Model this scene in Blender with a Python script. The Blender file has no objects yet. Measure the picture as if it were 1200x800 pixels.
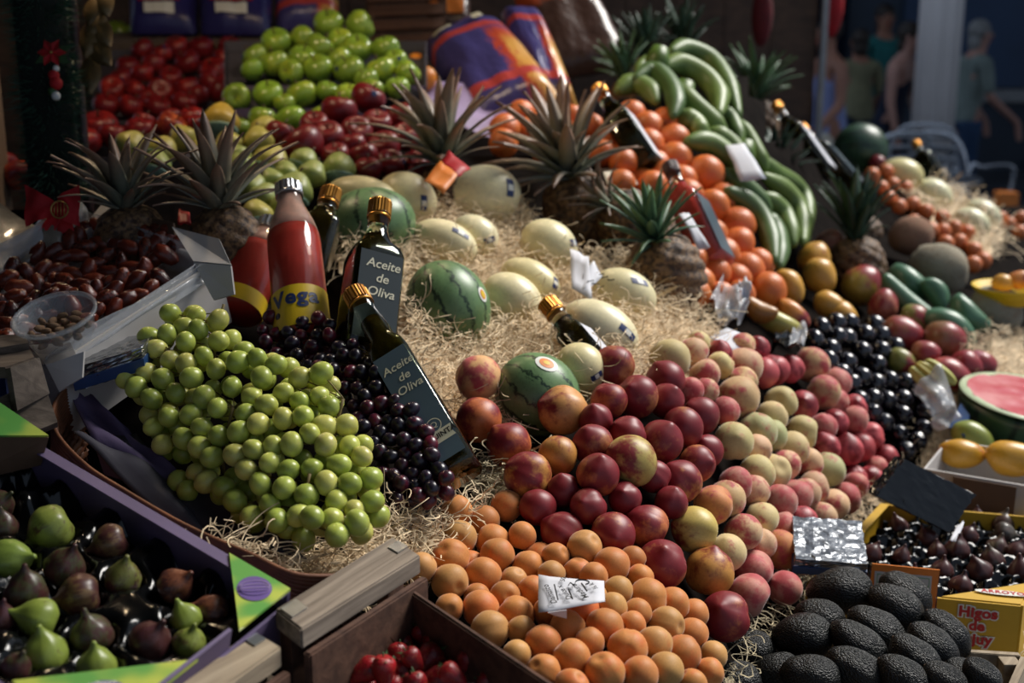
import bpy, bmesh, math, random
import numpy as np
from mathutils import Vector, Matrix, Quaternion, noise as mnoise

random.seed(7)
SC = bpy.context.scene
COL = SC.collection
R = math.radians

# ------------------------------------------------------------------ camera
F = 1500.0                 # focal length in pixels of the 1200 px wide frame
PITCH = R(14.5)
CAMZ = 1.7
cam_d = bpy.data.cameras.new('camera')
cam = bpy.data.objects.new('camera', cam_d)
COL.objects.link(cam)
cam.location = (0, 0, CAMZ)
cam.rotation_euler = (R(90) - PITCH, 0, 0)
cam_d.sensor_width = 36.0
cam_d.lens = 36.0 * F / 1200.0
cam_d.clip_start = 0.05
cam_d.dof.use_dof = True
cam_d.dof.focus_distance = 1.62
cam_d.dof.aperture_fstop = 4.0
SC.camera = cam

# ------------------------------------------------------------------ light
world = bpy.data.worlds.new('world')
SC.world = world
world.use_nodes = True
wb = world.node_tree.nodes['Background']
wb.inputs['Color'].default_value = (0.62, 0.76, 1.0, 1)
wb.inputs['Strength'].default_value = 0.36
sun_d = bpy.data.lights.new('sun', 'SUN')
sun_d.energy = 4.6
sun_d.angle = R(26)
sun_d.color = (1.0, 0.96, 0.90)
sun = bpy.data.objects.new('sun', sun_d)
COL.objects.link(sun)
SUN_AZ, SUN_EL = R(54), R(48)
sdir = Vector((math.cos(SUN_EL) * math.sin(SUN_AZ), math.cos(SUN_EL) * math.cos(SUN_AZ), math.sin(SUN_EL)))
sun.rotation_euler = sdir.to_track_quat('Z', 'Y').to_euler()
sun.location = sdir * 12
vs = SC.view_settings
vs.view_transform = 'Standard'
vs.look = 'None'
vs.gamma = 1.0
vs.use_curve_mapping = False
vs.exposure = 0.14

# ------------------------------------------------------------------ survey: points of the place seen along a pixel at a distance
CR = Vector((1, 0, 0))
CF = Vector((0, math.cos(PITCH), -math.sin(PITCH)))
CU = Vector((0, math.sin(PITCH), math.cos(PITCH)))
CAM = Vector((0, 0, CAMZ))
def P(u, v, d):
    return CAM + d * (CF + CR * ((u - 600) / F) + CU * ((400 - v) / F))
def uv_of(p):
    q = p - CAM
    d = q.dot(CF)
    return 600 + F * q.dot(CR) / d, 400 - F * q.dot(CU) / d, d
def at_z(u, v, z):
    k = CF + CR * ((u - 600) / F) + CU * ((400 - v) / F)
    return CAM + k * ((z - CAMZ) / k.z)

class Plane:
    def __init__(self, *pts):
        A = np.array([[p[0], p[1], 1.0] for p in pts]); b = np.array([1.0 / p[2] for p in pts])
        self.c = np.linalg.lstsq(A, b, rcond=None)[0]
    def __call__(self, u, v):
        return 1.0 / float(self.c[0] * u + self.c[1] * v + self.c[2])
    def P(self, u, v, lift=0.0):
        return P(u, v, self(u, v)) + Vector((0, 0, lift))

class TPS:
    def __init__(self, pts, inv=True):
        self.inv = inv
        X = np.array([[p[0], p[1]] for p in pts]) / 500.0
        y = np.array([1.0 / p[2] if inv else p[2] for p in pts])
        n = len(X)
        K = self.k(np.linalg.norm(X[:, None] - X[None], axis=2)) + np.eye(n) * 0.02
        Q = np.hstack([np.ones((n, 1)), X])
        M = np.zeros((n + 3, n + 3)); M[:n, :n] = K; M[:n, n:] = Q; M[n:, :n] = Q.T
        self.w = np.linalg.solve(M, np.concatenate([y, np.zeros(3)])); self.X = X
    def k(self, r):
        return np.where(r > 1e-9, r * r * np.log(np.maximum(r, 1e-9)), 0.0)
    def __call__(self, u, v):
        x = np.array([u, v]) / 500.0
        n = len(self.X)
        s = float(self.w[:n] @ self.k(np.linalg.norm(self.X - x, axis=1)) + self.w[n] + self.w[n + 1:] @ x)
        return 1.0 / s if self.inv else s

# distance of the heaped goods, measured from the size of the fruit
SURVEY = [
 # apricots
 (540,600,1.68),(492,668,1.50),(530,690,1.51),(620,750,1.42),(750,790,1.37),(830,775,1.47),(770,700,1.54),(640,640,1.62),(720,660,1.57),
 # nectarines
 (720,430,1.95),(670,485,1.80),(600,520,1.76),(630,565,1.67),(560,443,1.90),(770,655,1.62),(850,725,1.66),(740,550,1.71),(800,500,1.88),(850,520,1.97),
 # peaches
 (830,420,2.17),(880,500,2.10),(930,470,2.32),(965,420,2.52),(900,600,1.95),(890,680,1.82),(960,560,2.25),(1030,560,2.50),(1000,490,2.48),
 # plums
 (980,390,2.75),(1050,450,2.75),(1075,495,2.72),(1000,460,2.62),
 # melons
 (520,430,2.0),(525,358,2.10),(630,460,1.90),(700,385,2.12),(600,350,2.2),(640,280,2.42),(565,230,2.52),(475,235,2.45),(430,260,2.3),(740,340,2.32),(800,330,2.45),(840,395,2.28),
 # dark grapes, bottles
 (330,380,1.76),(440,450,1.68),(500,540,1.62),(350,330,1.95),
 # pears, red apples
 (310,190,2.5),(270,230,2.35),(400,190,2.58),(360,170,2.62),(430,120,2.82),(480,180,2.68),
 # oranges, plantains
 (760,190,2.9),(830,230,2.85),(880,300,2.8),(840,330,2.6),(610,160,2.92),(800,100,3.1),(920,270,2.95),(880,180,3.1),
 # mangoes, coconuts
 (890,350,2.62),(960,320,3.0),(1010,340,3.1),(1100,400,2.8),(1120,435,2.72),(1080,350,3.1),(1100,310,3.25),(1065,275,3.6),(1165,360,3.05),(990,290,3.4),
 (1050,210,4.4),(1150,290,4.0),(1100,225,4.6),(1160,260,4.4),
 # left side
 (200,180,2.5),(100,250,2.05),(240,260,2.15),(100,330,1.75),(0,300,1.9),(250,600,1.55),(100,520,1.7),(300,480,1.6),
]
D = TPS(SURVEY)
def H(u, v, lift=0.0):
    return P(u, v, D(u, v)) + Vector((0, 0, lift))
def in_poly(u, v, poly):
    c = False; j = len(poly) - 1
    for i in range(len(poly)):
        xi, yi = poly[i]; xj, yj = poly[j]
        if (yi > v) != (yj > v) and u < (xj - xi) * (v - yi) / (yj - yi) + xi: c = not c
        j = i
    return c
def poisson(poly, dist, seed=0, tries=4000):
    rg = random.Random(seed); out = []
    x0 = min(p[0] for p in poly); x1 = max(p[0] for p in poly); y0 = min(p[1] for p in poly); y1 = max(p[1] for p in poly)
    for _ in range(tries):
        u = rg.uniform(x0, x1); v = rg.uniform(y0, y1)
        if in_poly(u, v, poly) and all((u - a) ** 2 + (v - b) ** 2 > dist * dist for a, b in out): out.append((u, v))
    return out
def relax(items, it=40, slack=0.97, tether=0.08):
    # items: list of [pos Vector, radius]; pushes overlapping round fruit apart
    org = [i[0].copy() for i in items]
    for _ in range(it):
        cell = {}
        rmax = max(i[1] for i in items) * 2
        for k, i in enumerate(items):
            cell.setdefault(tuple(int(math.floor(c / rmax)) for c in i[0]), []).append(k)
        for k, a in enumerate(items):
            cx = tuple(int(math.floor(c / rmax)) for c in a[0])
            for dx in (-1, 0, 1):
                for dy in (-1, 0, 1):
                    for dz in (-1, 0, 1):
                        for m in cell.get((cx[0] + dx, cx[1] + dy, cx[2] + dz), ()):
                            if m <= k: continue
                            b = items[m]; w = b[0] - a[0]; L = w.length; need = (a[1] + b[1]) * slack
                            if 1e-6 < L < need:
                                w *= (need - L) / L * 0.5
                                a[0] = a[0] - w; b[0] = b[0] + w
        for k, i in enumerate(items): i[0] = i[0].lerp(org[k], tether)
    return items

def relax_ray(items, it=30, slack=.95):
    # slides overlapping things back along the line of sight, the further one of each pair
    for _ in range(it):
        for i in range(len(items)):
            for j in range(i):
                a, b = items[i], items[j]; L = (a[0] - b[0]).length; need = (a[1] + b[1]) * slack
                if L < need:
                    f = a if (a[0] - CAM).dot(CF) > (b[0] - CAM).dot(CF) else b
                    f[0] = f[0] + (f[0] - CAM).normalized() * (need - L) * .4
    return items
# ------------------------------------------------------------------ materials
def lin(h):
    h = h.lstrip('#'); o = []
    for i in (0, 2, 4):
        c = int(h[i:i + 2], 16) / 255.0
        o.append(c / 12.92 if c <= 0.04045 else ((c + 0.055) / 1.055) ** 2.4)
    return (o[0], o[1], o[2], 1.0)
class NT:
    def __init__(self, name):
        self.m = bpy.data.materials.new(name); self.m.use_nodes = True
        self.t = self.m.node_tree; self.b = self.t.nodes['Principled BSDF']
    def n(self, typ, props=None, **ins):
        nd = self.t.nodes.new('ShaderNode' + typ)
        for k, v in (props or {}).items(): setattr(nd, k, v)
        for k, v in ins.items(): self.set(nd, k, v)
        return nd
    def set(self, nd, k, v):
        s = nd.inputs[int(k[1:])] if k[0] == 'i' and k[1:].isdigit() else nd.inputs[k.replace('_', ' ')]
        if isinstance(v, bpy.types.NodeSocket): self.t.links.new(v, s)
        else: s.default_value = v
    def math(self, op, a, b=0.0, c=0.0, clamp=False):
        nd = self.n('Math', {'operation': op, 'use_clamp': clamp}); self.set(nd, 'i0', a); self.set(nd, 'i1', b)
        if op in ('MULTIPLY_ADD', 'SMOOTH_MIN', 'COMPARE'): self.set(nd, 'i2', c)
        return nd.outputs[0]
    def mix(self, f, a, b):
        nd = self.n('Mix', {'data_type': 'RGBA'}); self.set(nd, 'i0', f); self.set(nd, 'i6', a); self.set(nd, 'i7', b)
        return nd.outputs[2]
    def step(self, x, lo, hi):
        nd = self.n('MapRange', {'interpolation_type': 'SMOOTHSTEP'}); self.set(nd, 'i0', x); self.set(nd, 'i1', lo); self.set(nd, 'i2', hi)
        return nd.outputs[0]
    def obj(self): return self.n('TexCoord').outputs['Object']
    def noise(self, vec, scale, detail=2.0, rough=0.5, dist=0.0):
        nd = self.n('TexNoise', Scale=scale, Detail=detail, Roughness=rough, Distortion=dist); self.set(nd, 'Vector', vec); return nd.outputs[0]
    def sep(self, vec):
        nd = self.n('SeparateXYZ'); self.set(nd, 'i0', vec); return nd.outputs
    def bump(self, h, strength=0.3, dist=0.002, normal=None):
        nd = self.n('Bump', Strength=strength, Distance=dist, Height=h)
        if normal: self.set(nd, 'Normal', normal)
        return nd.outputs[0]
    def out(self, **k):
        for a, v in k.items(): self.set(self.b, a, v)
        return self.m
def simple(name, color, rough=0.5, metal=0.0, var=0.15, scale=30.0, bump=0.0, spec=0.5, bscale=None, coat=0.0):
    t = NT(name); c = lin(color) if isinstance(color, str) else color
    o = t.obj(); nz = t.noise(o, scale, 4.0)
    dk = tuple(x * (1 - var) for x in c[:3]) + (1,); lt = tuple(min(1, x * (1 + var)) for x in c[:3]) + (1,)
    k = dict(Base_Color=t.mix(t.step(nz, 0.3, 0.7), dk, lt), Roughness=rough, Metallic=metal)
    t.b.inputs['Specular IOR Level'].default_value = spec
    t.b.inputs['Coat Weight'].default_value = coat
    if bump: k['Normal'] = t.bump(t.noise(o, bscale or scale * 3, 5.0), bump, 0.003)
    return t.out(**k)
def fruit_mat(name, blush, scale=1.6, lo=0.42, hi=0.62, rough=0.45, spec=0.5, grad=0.0, speck=None, bump=None, sss=0.0, coat=0.0, streak=0.0, sheen=0.0, gain=1.0):
    t = NT(name); oi = t.n('ObjectInfo'); o = t.obj()
    off = t.n('VectorMath', {'operation': 'ADD'}); t.set(off, 'i0', o)
    rnd = t.n('CombineXYZ', X=t.math('MULTIPLY', oi.outputs['Random'], 37.0), Y=t.math('MULTIPLY', oi.outputs['Random'], 91.0), Z=0.0)
    t.set(off, 'i1', rnd.outputs[0]); v = off.outputs[0]
    s = t.math('MULTIPLY_ADD', t.noise(v, scale, 4.0, 0.6), gain, 0.5 - 0.5 * gain)
    s = t.math('ADD', s, t.math('MULTIPLY', t.math('SUBTRACT', oi.outputs['Alpha'], 0.5), 0.75))
    z = t.sep(o)
    if grad: s = t.math('ADD', s, t.math('MULTIPLY', z[2], grad))
    if streak:
        st = t.n('VectorMath', {'operation': 'MULTIPLY'}); t.set(st, 'i0', v); st.inputs[1].default_value = (9, 9, 0.8)
        s = t.math('ADD', s, t.math('MULTIPLY', t.math('SUBTRACT', t.noise(st.outputs[0], 1.0, 3.0), 0.5), streak))
    f = t.step(s, lo, hi)
    c = t.mix(f, oi.outputs['Color'], lin(blush))
    fine = t.noise(v, 9.0, 4.0, 0.7)
    hs = t.n('HueSaturation'); t.set(hs, 'Color', c); t.set(hs, 'Value', t.math('MULTIPLY_ADD', fine, 0.5, 0.75)); t.set(hs, 'Hue', 0.5)
    c = hs.outputs[0]
    if speck:
        vo = t.n('TexVoronoi', Scale=speck[1]); t.set(vo, 'Vector', v)
        c = t.mix(t.math('MULTIPLY', t.math('LESS_THAN', vo.outputs['Distance'], speck[2]), 0.7), c, lin(speck[0]))
    k = dict(Base_Color=c, Roughness=rough)
    if bump: k['Normal'] = t.bump(t.noise(v, bump[0], 3.0), bump[1], 0.0015)
    t.b.inputs['Specular IOR Level'].default_value = spec
    t.b.inputs['Coat Weight'].default_value = coat
    t.b.inputs['Coat Roughness'].default_value = 0.12
    t.b.inputs['Sheen Weight'].default_value = sheen
    t.b.inputs['Sheen Roughness'].default_value = 0.4
    if sss:
        t.b.inputs['Subsurface Weight'].default_value = sss
        t.b.inputs['Subsurface Radius'].default_value = (1.0, 0.8, 0.3)
        t.b.inputs['Subsurface Scale'].default_value = 0.006
    return t.out(**k)

M = {}
M['peach'] = fruit_mat('peach_skin', '#b04a4c', 1.1, 0.36, 0.78, 0.62, 0.3, grad=-0.10, sheen=0.25, bump=(40, 0.05), streak=0.25, gain=2.0)
M['nectarine'] = fruit_mat('nectarine_skin', '#7c2228', 1.0, 0.34, 0.72, 0.44, 0.45, grad=-0.20, bump=(20, 0.03), streak=0.25, gain=1.7)
M['apricot'] = fruit_mat('apricot_skin', '#c86c34', 1.0, 0.45, 0.75, 0.55, 0.3, sheen=0.2, bump=(30, 0.04), speck=('#a8561e', 7.0, 0.045))
M['apple'] = fruit_mat('apple_skin', '#70161c', 1.4, 0.35, 0.6, 0.36, 0.4, streak=0.25, coat=0.05, speck=('#d8b090', 11.0, 0.06))
M['green_apple'] = fruit_mat('green_apple_skin', '#a8b83a', 1.2, 0.45, 0.75, 0.25, 0.5, coat=0.2, speck=('#d8e0a0', 12.0, 0.05))
M['orange'] = fruit_mat('orange_peel', '#cc6a34', 1.5, 0.4, 0.7, 0.38, 0.5, bump=(26, 0.35))
M['plum'] = fruit_mat('plum_skin', '#2a1026', 1.5, 0.5, 0.75, 0.2, 0.6, coat=0.4)
M['grape'] = fruit_mat('green_grape_skin', '#c2b878', 1.3, 0.5, 0.85, 0.33, 0.45, sss=0.6, speck=('#8a7a3a', 5.0, 0.05), bump=(8, 0.05))
M['dark_grape'] = fruit_mat('dark_grape_skin', '#5a1628', 1.1, 0.42, 0.7, 0.3, 0.5, sss=0.1, bump=(8, 0.05))
M['mango'] = fruit_mat('mango_skin', '#8e3236', 1.0, 0.42, 0.66, 0.35, 0.5, grad=0.18, speck=('#d8c090', 12.0, 0.05))
M['pear'] = fruit_mat('pear_skin', '#b5b04e', 1.2, 0.45, 0.75, 0.4, 0.4, speck=('#7a7a38', 14.0, 0.07))
M['fig'] = fruit_mat('fig_skin', '#4a2a28', 1.2, 0.42, 0.66, 0.36, 0.45, streak=0.5, grad=-0.05, speck=('#a8a070', 12.0, 0.035))
M['date'] = fruit_mat('date_skin', '#34140c', 2.0, 0.4, 0.7, 0.26, 0.5, bump=(6, 0.6), coat=0.2)
M['melon'] = fruit_mat('melon_rind', '#dcd398', 0.9, 0.45, 0.8, 0.36, 0.45, bump=(12, 0.04))
M['strawberry'] = fruit_mat('strawberry_flesh', '#5a0a14', 1.6, 0.4, 0.7, 0.28, 0.5, speck=('#c0904a', 7.0, 0.20), bump=(9, 0.5), coat=0.1)
M['papaya'] = fruit_mat('papaya_skin', '#c88a2e', 1.0, 0.5, 0.8, 0.35, 0.5)
M['coconut'] = fruit_mat('coconut_husk', '#8a7a66', 2.5, 0.35, 0.7, 0.9, 0.1, streak=0.8, bump=(14, 0.9))
M['plantain'] = fruit_mat('plantain_skin', '#4f6a26', 2.0, 0.45, 0.8, 0.42, 0.45)
# avocado: pebbled near-black skin
t = NT('avocado_skin'); o = t.obj(); mpv = t.n('Mapping'); t.set(mpv, 'Vector', o); mpv.inputs['Scale'].default_value = (17, 17, 9); vo = t.n('TexVoronoi', {'feature': 'SMOOTH_F1'}, Scale=1.0); dv = t.n('VectorMath', {'operation': 'ADD'}); t.set(dv, 'i0', mpv.outputs[0]); nv = t.n('TexNoise', Scale=6.0, Detail=3.0); t.set(nv, 'Vector', o); t.set(dv, 'i1', nv.outputs[1]); t.set(vo, 'Vector', dv.outputs[0])
hh = t.math('ADD', t.math('MULTIPLY', vo.outputs['Distance'], -1.0), t.math('MULTIPLY', t.noise(o, 20.0, 4.0), 0.8))
M['avocado'] = t.out(Base_Color=t.mix(t.step(t.noise(o, 2.0), 0.4, 0.8), lin('#0b0c0c'), lin('#151712')), Roughness=0.36, Normal=t.bump(hh, 0.55, 0.004))
M['avocado'].node_tree.nodes['Principled BSDF'].inputs['Specular IOR Level'].default_value = 0.34
# watermelon rind: stripes along the axis
def watermelon_mat(name, base, stripe, n=11.0):
    t = NT(name); o = t.obj(); s = t.sep(o)
    ang = t.math('ARCTAN2', s[1], s[0])
    wob = t.math('MULTIPLY', t.math('SUBTRACT', t.noise(o, 5.0, 4.0, 0.7), 0.5), 0.55)
    a = t.math('ADD', ang, wob)
    w = t.math('ABSOLUTE', t.math('SINE', t.math('MULTIPLY', a, n / 2)))
    f = t.math('SUBTRACT', 1.0, t.step(w, 0.05, 0.42))
    thin = t.step(t.noise(o, 14.0, 5.0, 0.7), 0.54, 0.62)
    f = t.math('MAXIMUM', f, t.math('MULTIPLY', thin, 0.25))
    pale = t.mix(t.step(t.noise(o, 3.0), 0.3, 0.7), lin(base), tuple(x * 1.35 for x in lin(base)[:3]) + (1,))
    t.b.inputs['Specular IOR Level'].default_value = 0.5
    return t.out(Base_Color=t.mix(f, pale, lin(stripe)), Roughness=0.38)
M['watermelon'] = watermelon_mat('watermelon_rind', '#5d7a50', '#1f3524')
M['watermelon_dark'] = watermelon_mat('dark_watermelon_rind', '#2a4430', '#16281c')
# pineapple body
t = NT('pineapple_rind'); o = t.obj(); nz = t.noise(o, 7.0, 3.0)
M['pineapple'] = t.out(Base_Color=t.mix(t.step(nz, 0.35, 0.65), lin('#38261c'), lin('#7e6040')), Roughness=0.6, Normal=t.bump(t.noise(o, 18.0, 3.0), 0.5, 0.004))
def leaf_mat(name, a, b):
    t = NT(name); oi = t.n('ObjectInfo'); o = t.obj(); s = t.sep(o)
    f = t.math('ADD', t.step(s[2], 0.2, 1.0), t.math('MULTIPLY', oi.outputs['Random'], 0.3), clamp=True)
    return t.out(Base_Color=t.mix(f, lin(a), lin(b)), Roughness=0.42)
M['leaf_brown'] = leaf_mat('dry_crown_leaf', '#6e7464', '#8a6c5a')
M['leaf_green'] = leaf_mat('green_crown_leaf', '#3f5a44', '#4f6e4a')
M['leaf_dark'] = leaf_mat('dark_crown_leaf', '#2c4434', '#344a3a')
M['stem'] = simple('brown_stem', '#4a3420', 0.7)
M['grape_stem'] = simple('grape_stem', '#6a5a2c', 0.7)
M['calyx'] = simple('green_calyx', '#2c4a22', 0.6, var=0.3)
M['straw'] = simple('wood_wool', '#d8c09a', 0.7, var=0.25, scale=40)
M['straw_shaded'] = simple('shaded_wood_wool', '#b5a684', 0.75, var=0.25, scale=40)  # same wood wool, with shade put into a darker colour
def wood(name, a, b, scale=1.0, rough=0.8, axis=0, rot=0.0):
    t = NT(name); o = t.obj(); vr = t.n('VectorRotate', {'rotation_type': 'Z_AXIS'}, Angle=-R(rot)); t.set(vr, 'Vector', o); o = vr.outputs[0]; mp = t.n('Mapping'); t.set(mp, 'Vector', o)
    sc = [60.0 * scale] * 3; sc[axis] = 3.0 * scale; mp.inputs['Scale'].default_value = sc
    g = t.noise(mp.outputs[0], 1.0, 6.0, 0.65, 0.4); big = t.noise(o, 9.0 * scale, 3.0)
    c = t.mix(t.step(g, 0.3, 0.72), lin(a), lin(b))
    c = t.mix(t.math('MULTIPLY', t.step(big, 0.55, 0.8), 0.55), c, tuple(x * 0.35 for x in lin(a)[:3]) + (1,))
    return t.out(Base_Color=c, Roughness=rough, Normal=t.bump(g, 0.5, 0.002))
M['crate_wood'] = wood('grey_crate_wood', '#574b40', '#9a8c7c', rot=61)
M['crate_dark'] = wood('dark_crate_wood', '#3c2418', '#5e4030')
M['old_wood'] = wood('old_brown_wood', '#4c4036', '#75675a')
M['pale_wood'] = wood('pale_crate_wood', '#7c6c58', '#ac9c84', rot=55)
M['wall_wood'] = wood('wall_boards', '#3a2a1e', '#574030', 0.3)
M['post_wood'] = wood('pale_post_wood', '#6a5644', '#8a7460', 0.4, axis=2)
M['tin'] = simple('tin', '#b9bcc0', 0.35, 0.9, 0.1, 60)
M['white_card'] = simple('white_cardboard', '#b9b5b2', 0.6, var=0.06, scale=12)
M['grey_card'] = simple('grey_cardboard', '#6a6560', 0.75, var=0.1, scale=20)
M['brown_card'] = simple('brown_cardboard', '#5a4433', 0.8, var=0.1, scale=25)
M['purple_card'] = simple('purple_cardboard', '#5d5070', 0.6, var=0.08, scale=14)
M['yellow_card'] = simple('yellow_cardboard', '#c39a22', 0.5, var=0.07, scale=16)
M['paper'] = simple('white_paper', '#c6c7ce', 0.7, var=0.03, scale=14)
M['cream_paper'] = simple('cream_paper', '#d8d2c0', 0.7, var=0.05, scale=20)
M['lilac_paper'] = simple('lilac_paper', '#8d7ba0', 0.6, var=0.15, scale=10)
M['tissue'] = simple('dark_tissue', '#3c3a44', 0.6, var=0.2, scale=14)
M['black_plastic'] = simple('black_plastic', '#08090a', 0.15, var=0.1, scale=20, spec=0.35)
M['ink'] = simple('black_ink', '#141418', 0.6, var=0.05)
M['print_white'] = simple('white_print', '#dcdcd4', 0.5, var=0.02)
M['print_cream'] = simple('cream_print', '#c9c4aa', 0.5, var=0.04)
M['print_red'] = simple('red_print', '#b41c22', 0.5, var=0.05)
M['print_purple'] = simple('purple_print', '#5f4a8a', 0.5, var=0.06)
M['print_blue'] = simple('blue_print', '#20305f', 0.45, var=0.06)
M['print_yellow'] = simple('yellow_print', '#d8b41c', 0.5, var=0.05)
M['print_green'] = simple('green_print', '#3c8a4a', 0.5, var=0.05)
M['print_orange'] = simple('orange_print', '#d87a2a', 0.5, var=0.05)
M['gold_cap'] = simple('gold_cap', '#c08436', 0.32, 0.85, 0.08, 40)
M['silver'] = simple('silver_cap', '#c9ccd0', 0.25, 0.9, 0.08, 40)
M['red_cloth'] = simple('red_velvet', '#a81018', 0.75, var=0.2, scale=20)
M['gold'] = simple('gold_metal', '#a88a4e', 0.35, 0.8, 0.2, 30)
M['bark_gold'] = simple('gilded_leaf', '#6e5a38', 0.45, 0.3, 0.35, 14, bump=0.5)
M['bench'] = simple('dark_bench_cloth', '#15110f', 1.0, var=0.3, scale=18, bump=0.3, spec=0.04)
M['garland'] = simple('green_tinsel', '#2f5240', 0.5, var=0.35, scale=30)
M['garland_core'] = simple('garland_core', '#0f1a13', 0.9)
M['maroon'] = simple('maroon_pole', '#3a2226', 0.5, var=0.1)
M['foil'] = simple('crinkled_foil', '#8f9296', 0.26, 0.9, 0.25, 40, bump=0.8, bscale=60)
M['foil_dark'] = simple('dark_crinkled_wrap', '#121416', 0.14, 0.0, 0.3, 30, bump=1.0, bscale=16, spec=0.55)
M['blue_wrap'] = simple('blue_wrap', '#20406e', 0.35, var=0.1)
M['wicker'] = simple('wicker', '#6a3f26', 0.55, var=0.3, scale=40)
M['nuts'] = simple('shelled_nuts', '#7a5c40', 0.7, var=0.4, scale=50, bump=0.5)
M['pink_flesh'] = None
t = NT('watermelon_flesh'); o = t.obj(); nz = t.noise(o, 9.0, 4.0)
M['pink_flesh'] = t.out(Base_Color=t.mix(t.step(nz, 0.35, 0.7), lin('#c25a62'), lin('#e0a0a0')), Roughness=0.22)
M['rind_white'] = simple('pale_rind', '#b9c8a4', 0.35, var=0.08)
def glass(name, color, rough=0.03, trans=1.0):
    t = NT(name); t.b.inputs['Transmission Weight'].default_value = trans; t.b.inputs['IOR'].default_value = 1.45
    nz = t.noise(t.obj(), 8.0, 2.0)
    return t.out(Base_Color=lin(color), Roughness=t.math('MULTIPLY_ADD', nz, 0.04, rough))
M['glass'] = glass('clear_glass', '#eef4ee')
M['green_glass'] = glass('green_glass', '#c8d4b8')
M['oil'] = simple('olive_oil', '#3a3008', 0.12, var=0.15, scale=8)
M['oil'].node_tree.nodes['Principled BSDF'].inputs['Transmission Weight'].default_value = 0.35
M['juice'] = simple('tomato_juice', '#d8463a', 0.35, var=0.2, scale=14, coat=0.5)
M['juice_film'] = simple('juice_film', '#e0b0a0', 0.35, var=0.3, scale=25, coat=0.4)
M['label_slate'] = simple('slate_label', '#2e3638', 0.3, var=0.1, scale=10)
M['painted_sheen'] = simple('painted_sheen_label', '#52626c', 0.3, 0.1, 0.12, 9)  # sky reflection on the label painted in as blue-grey base colour
def film(name, color, alpha):
    t = NT(name); nz = t.noise(t.obj(), 30.0, 4.0)
    t.b.inputs['Alpha'].default_value = alpha
    return t.out(Base_Color=lin(color), Roughness=0.15, Normal=t.bump(nz, 0.6, 0.004))
M['film'] = film('clear_plastic_film', '#cfd2d6', 0.35)
M['cup'] = film('clear_plastic_cup', '#b8bec4', 0.22)
# ------------------------------------------------------------------ mesh helpers
def link(o, parent=None):
    COL.objects.link(o)
    if parent is not None: o.parent = parent
    return o
def tag(o, label=None, cat=None, group=None, kind=None):
    if label: o['label'] = label
    if cat: o['category'] = cat
    if group: o['group'] = group
    if kind: o['kind'] = kind
    return o
def root(name, loc, label, cat, group=None, rot=None):
    o = bpy.data.objects.new(name, None); o.empty_display_size = 0.02
    o.location = loc
    if rot is not None:
        o.rotation_mode = 'QUATERNION'; o.rotation_quaternion = rot
    link(o); return tag(o, label, cat, group)
def mk(name, vs_, fs, m, smooth=True):
    me = bpy.data.meshes.new(name)
    me.from_pydata([tuple(v) for v in vs_], [], fs); me.update()
    if smooth: me.polygons.foreach_set('use_smooth', [True] * len(me.polygons))
    if m: me.materials.append(m)
    return me
def part(name, me, parent=None, label=None, kind=None, loc=None):
    o = bpy.data.objects.new(name, me); link(o, parent)
    if loc is not None: o.location = loc
    if label: o['label'] = label
    if kind: o['kind'] = kind
    return o
def wpart(name, V, Fs, m, rt=None, smooth=False, label=None, kind=None):
    # world-space vertices; the part hangs on an unrotated root, or stands alone around its own centre
    if rt is not None:
        L = rt.location; return part(name, mk(name, [Vector(v) - L for v in V], Fs, m, smooth), rt, label, kind)
    c = sum((Vector(v) for v in V), Vector()) / len(V)
    return part(name, mk(name, [Vector(v) - c for v in V], Fs, m, smooth), None, label, kind, c)
def blob(name, prof, seg=24, rings=16, m=None, fn=None):
    V = []; Fs = []
    for i in range(rings + 1):
        t = math.pi * i / rings; r, z = prof(t)
        if i in (0, rings): V.append(Vector((0, 0, z))); continue
        for k in range(seg):
            a = 2 * math.pi * k / seg; V.append(Vector((r * math.cos(a), r * math.sin(a), z)))
    if fn: V = [fn(v) for v in V]
    row = lambda i: 1 + (i - 1) * seg
    for k in range(seg):
        k2 = (k + 1) % seg
        Fs.append((0, row(1) + k, row(1) + k2))
        for i in range(1, rings - 1): Fs.append((row(i) + k, row(i + 1) + k, row(i + 1) + k2, row(i) + k2))
        Fs.append((row(rings - 1) + k, len(V) - 1, row(rings - 1) + k2))
    return mk(name, V, Fs, m)
def lathe(name, pts, seg=24, m=None, cap=True):
    V = []; Fs = []
    for r, z in pts:
        for k in range(seg):
            a = 2 * math.pi * k / seg; V.append((r * math.cos(a), r * math.sin(a), z))
    for i in range(len(pts) - 1):
        for k in range(seg):
            k2 = (k + 1) % seg; Fs.append((i * seg + k, i * seg + k2, (i + 1) * seg + k2, (i + 1) * seg + k))
    if cap:
        Fs.append(tuple(range(seg))[::-1]); Fs.append(tuple(range((len(pts) - 1) * seg, len(pts) * seg)))
    return mk(name, V, Fs, m)
def frames(pts):
    out = []; n = None
    for i, p in enumerate(pts):
        t = (pts[min(i + 1, len(pts) - 1)] - pts[max(i - 1, 0)]).normalized()
        if n is None: n = t.orthogonal().normalized()
        else:
            n = (n - t * n.dot(t)); n = n.normalized() if n.length > 1e-6 else t.orthogonal().normalized()
        out.append((t, n, t.cross(n)))
    return out
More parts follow.
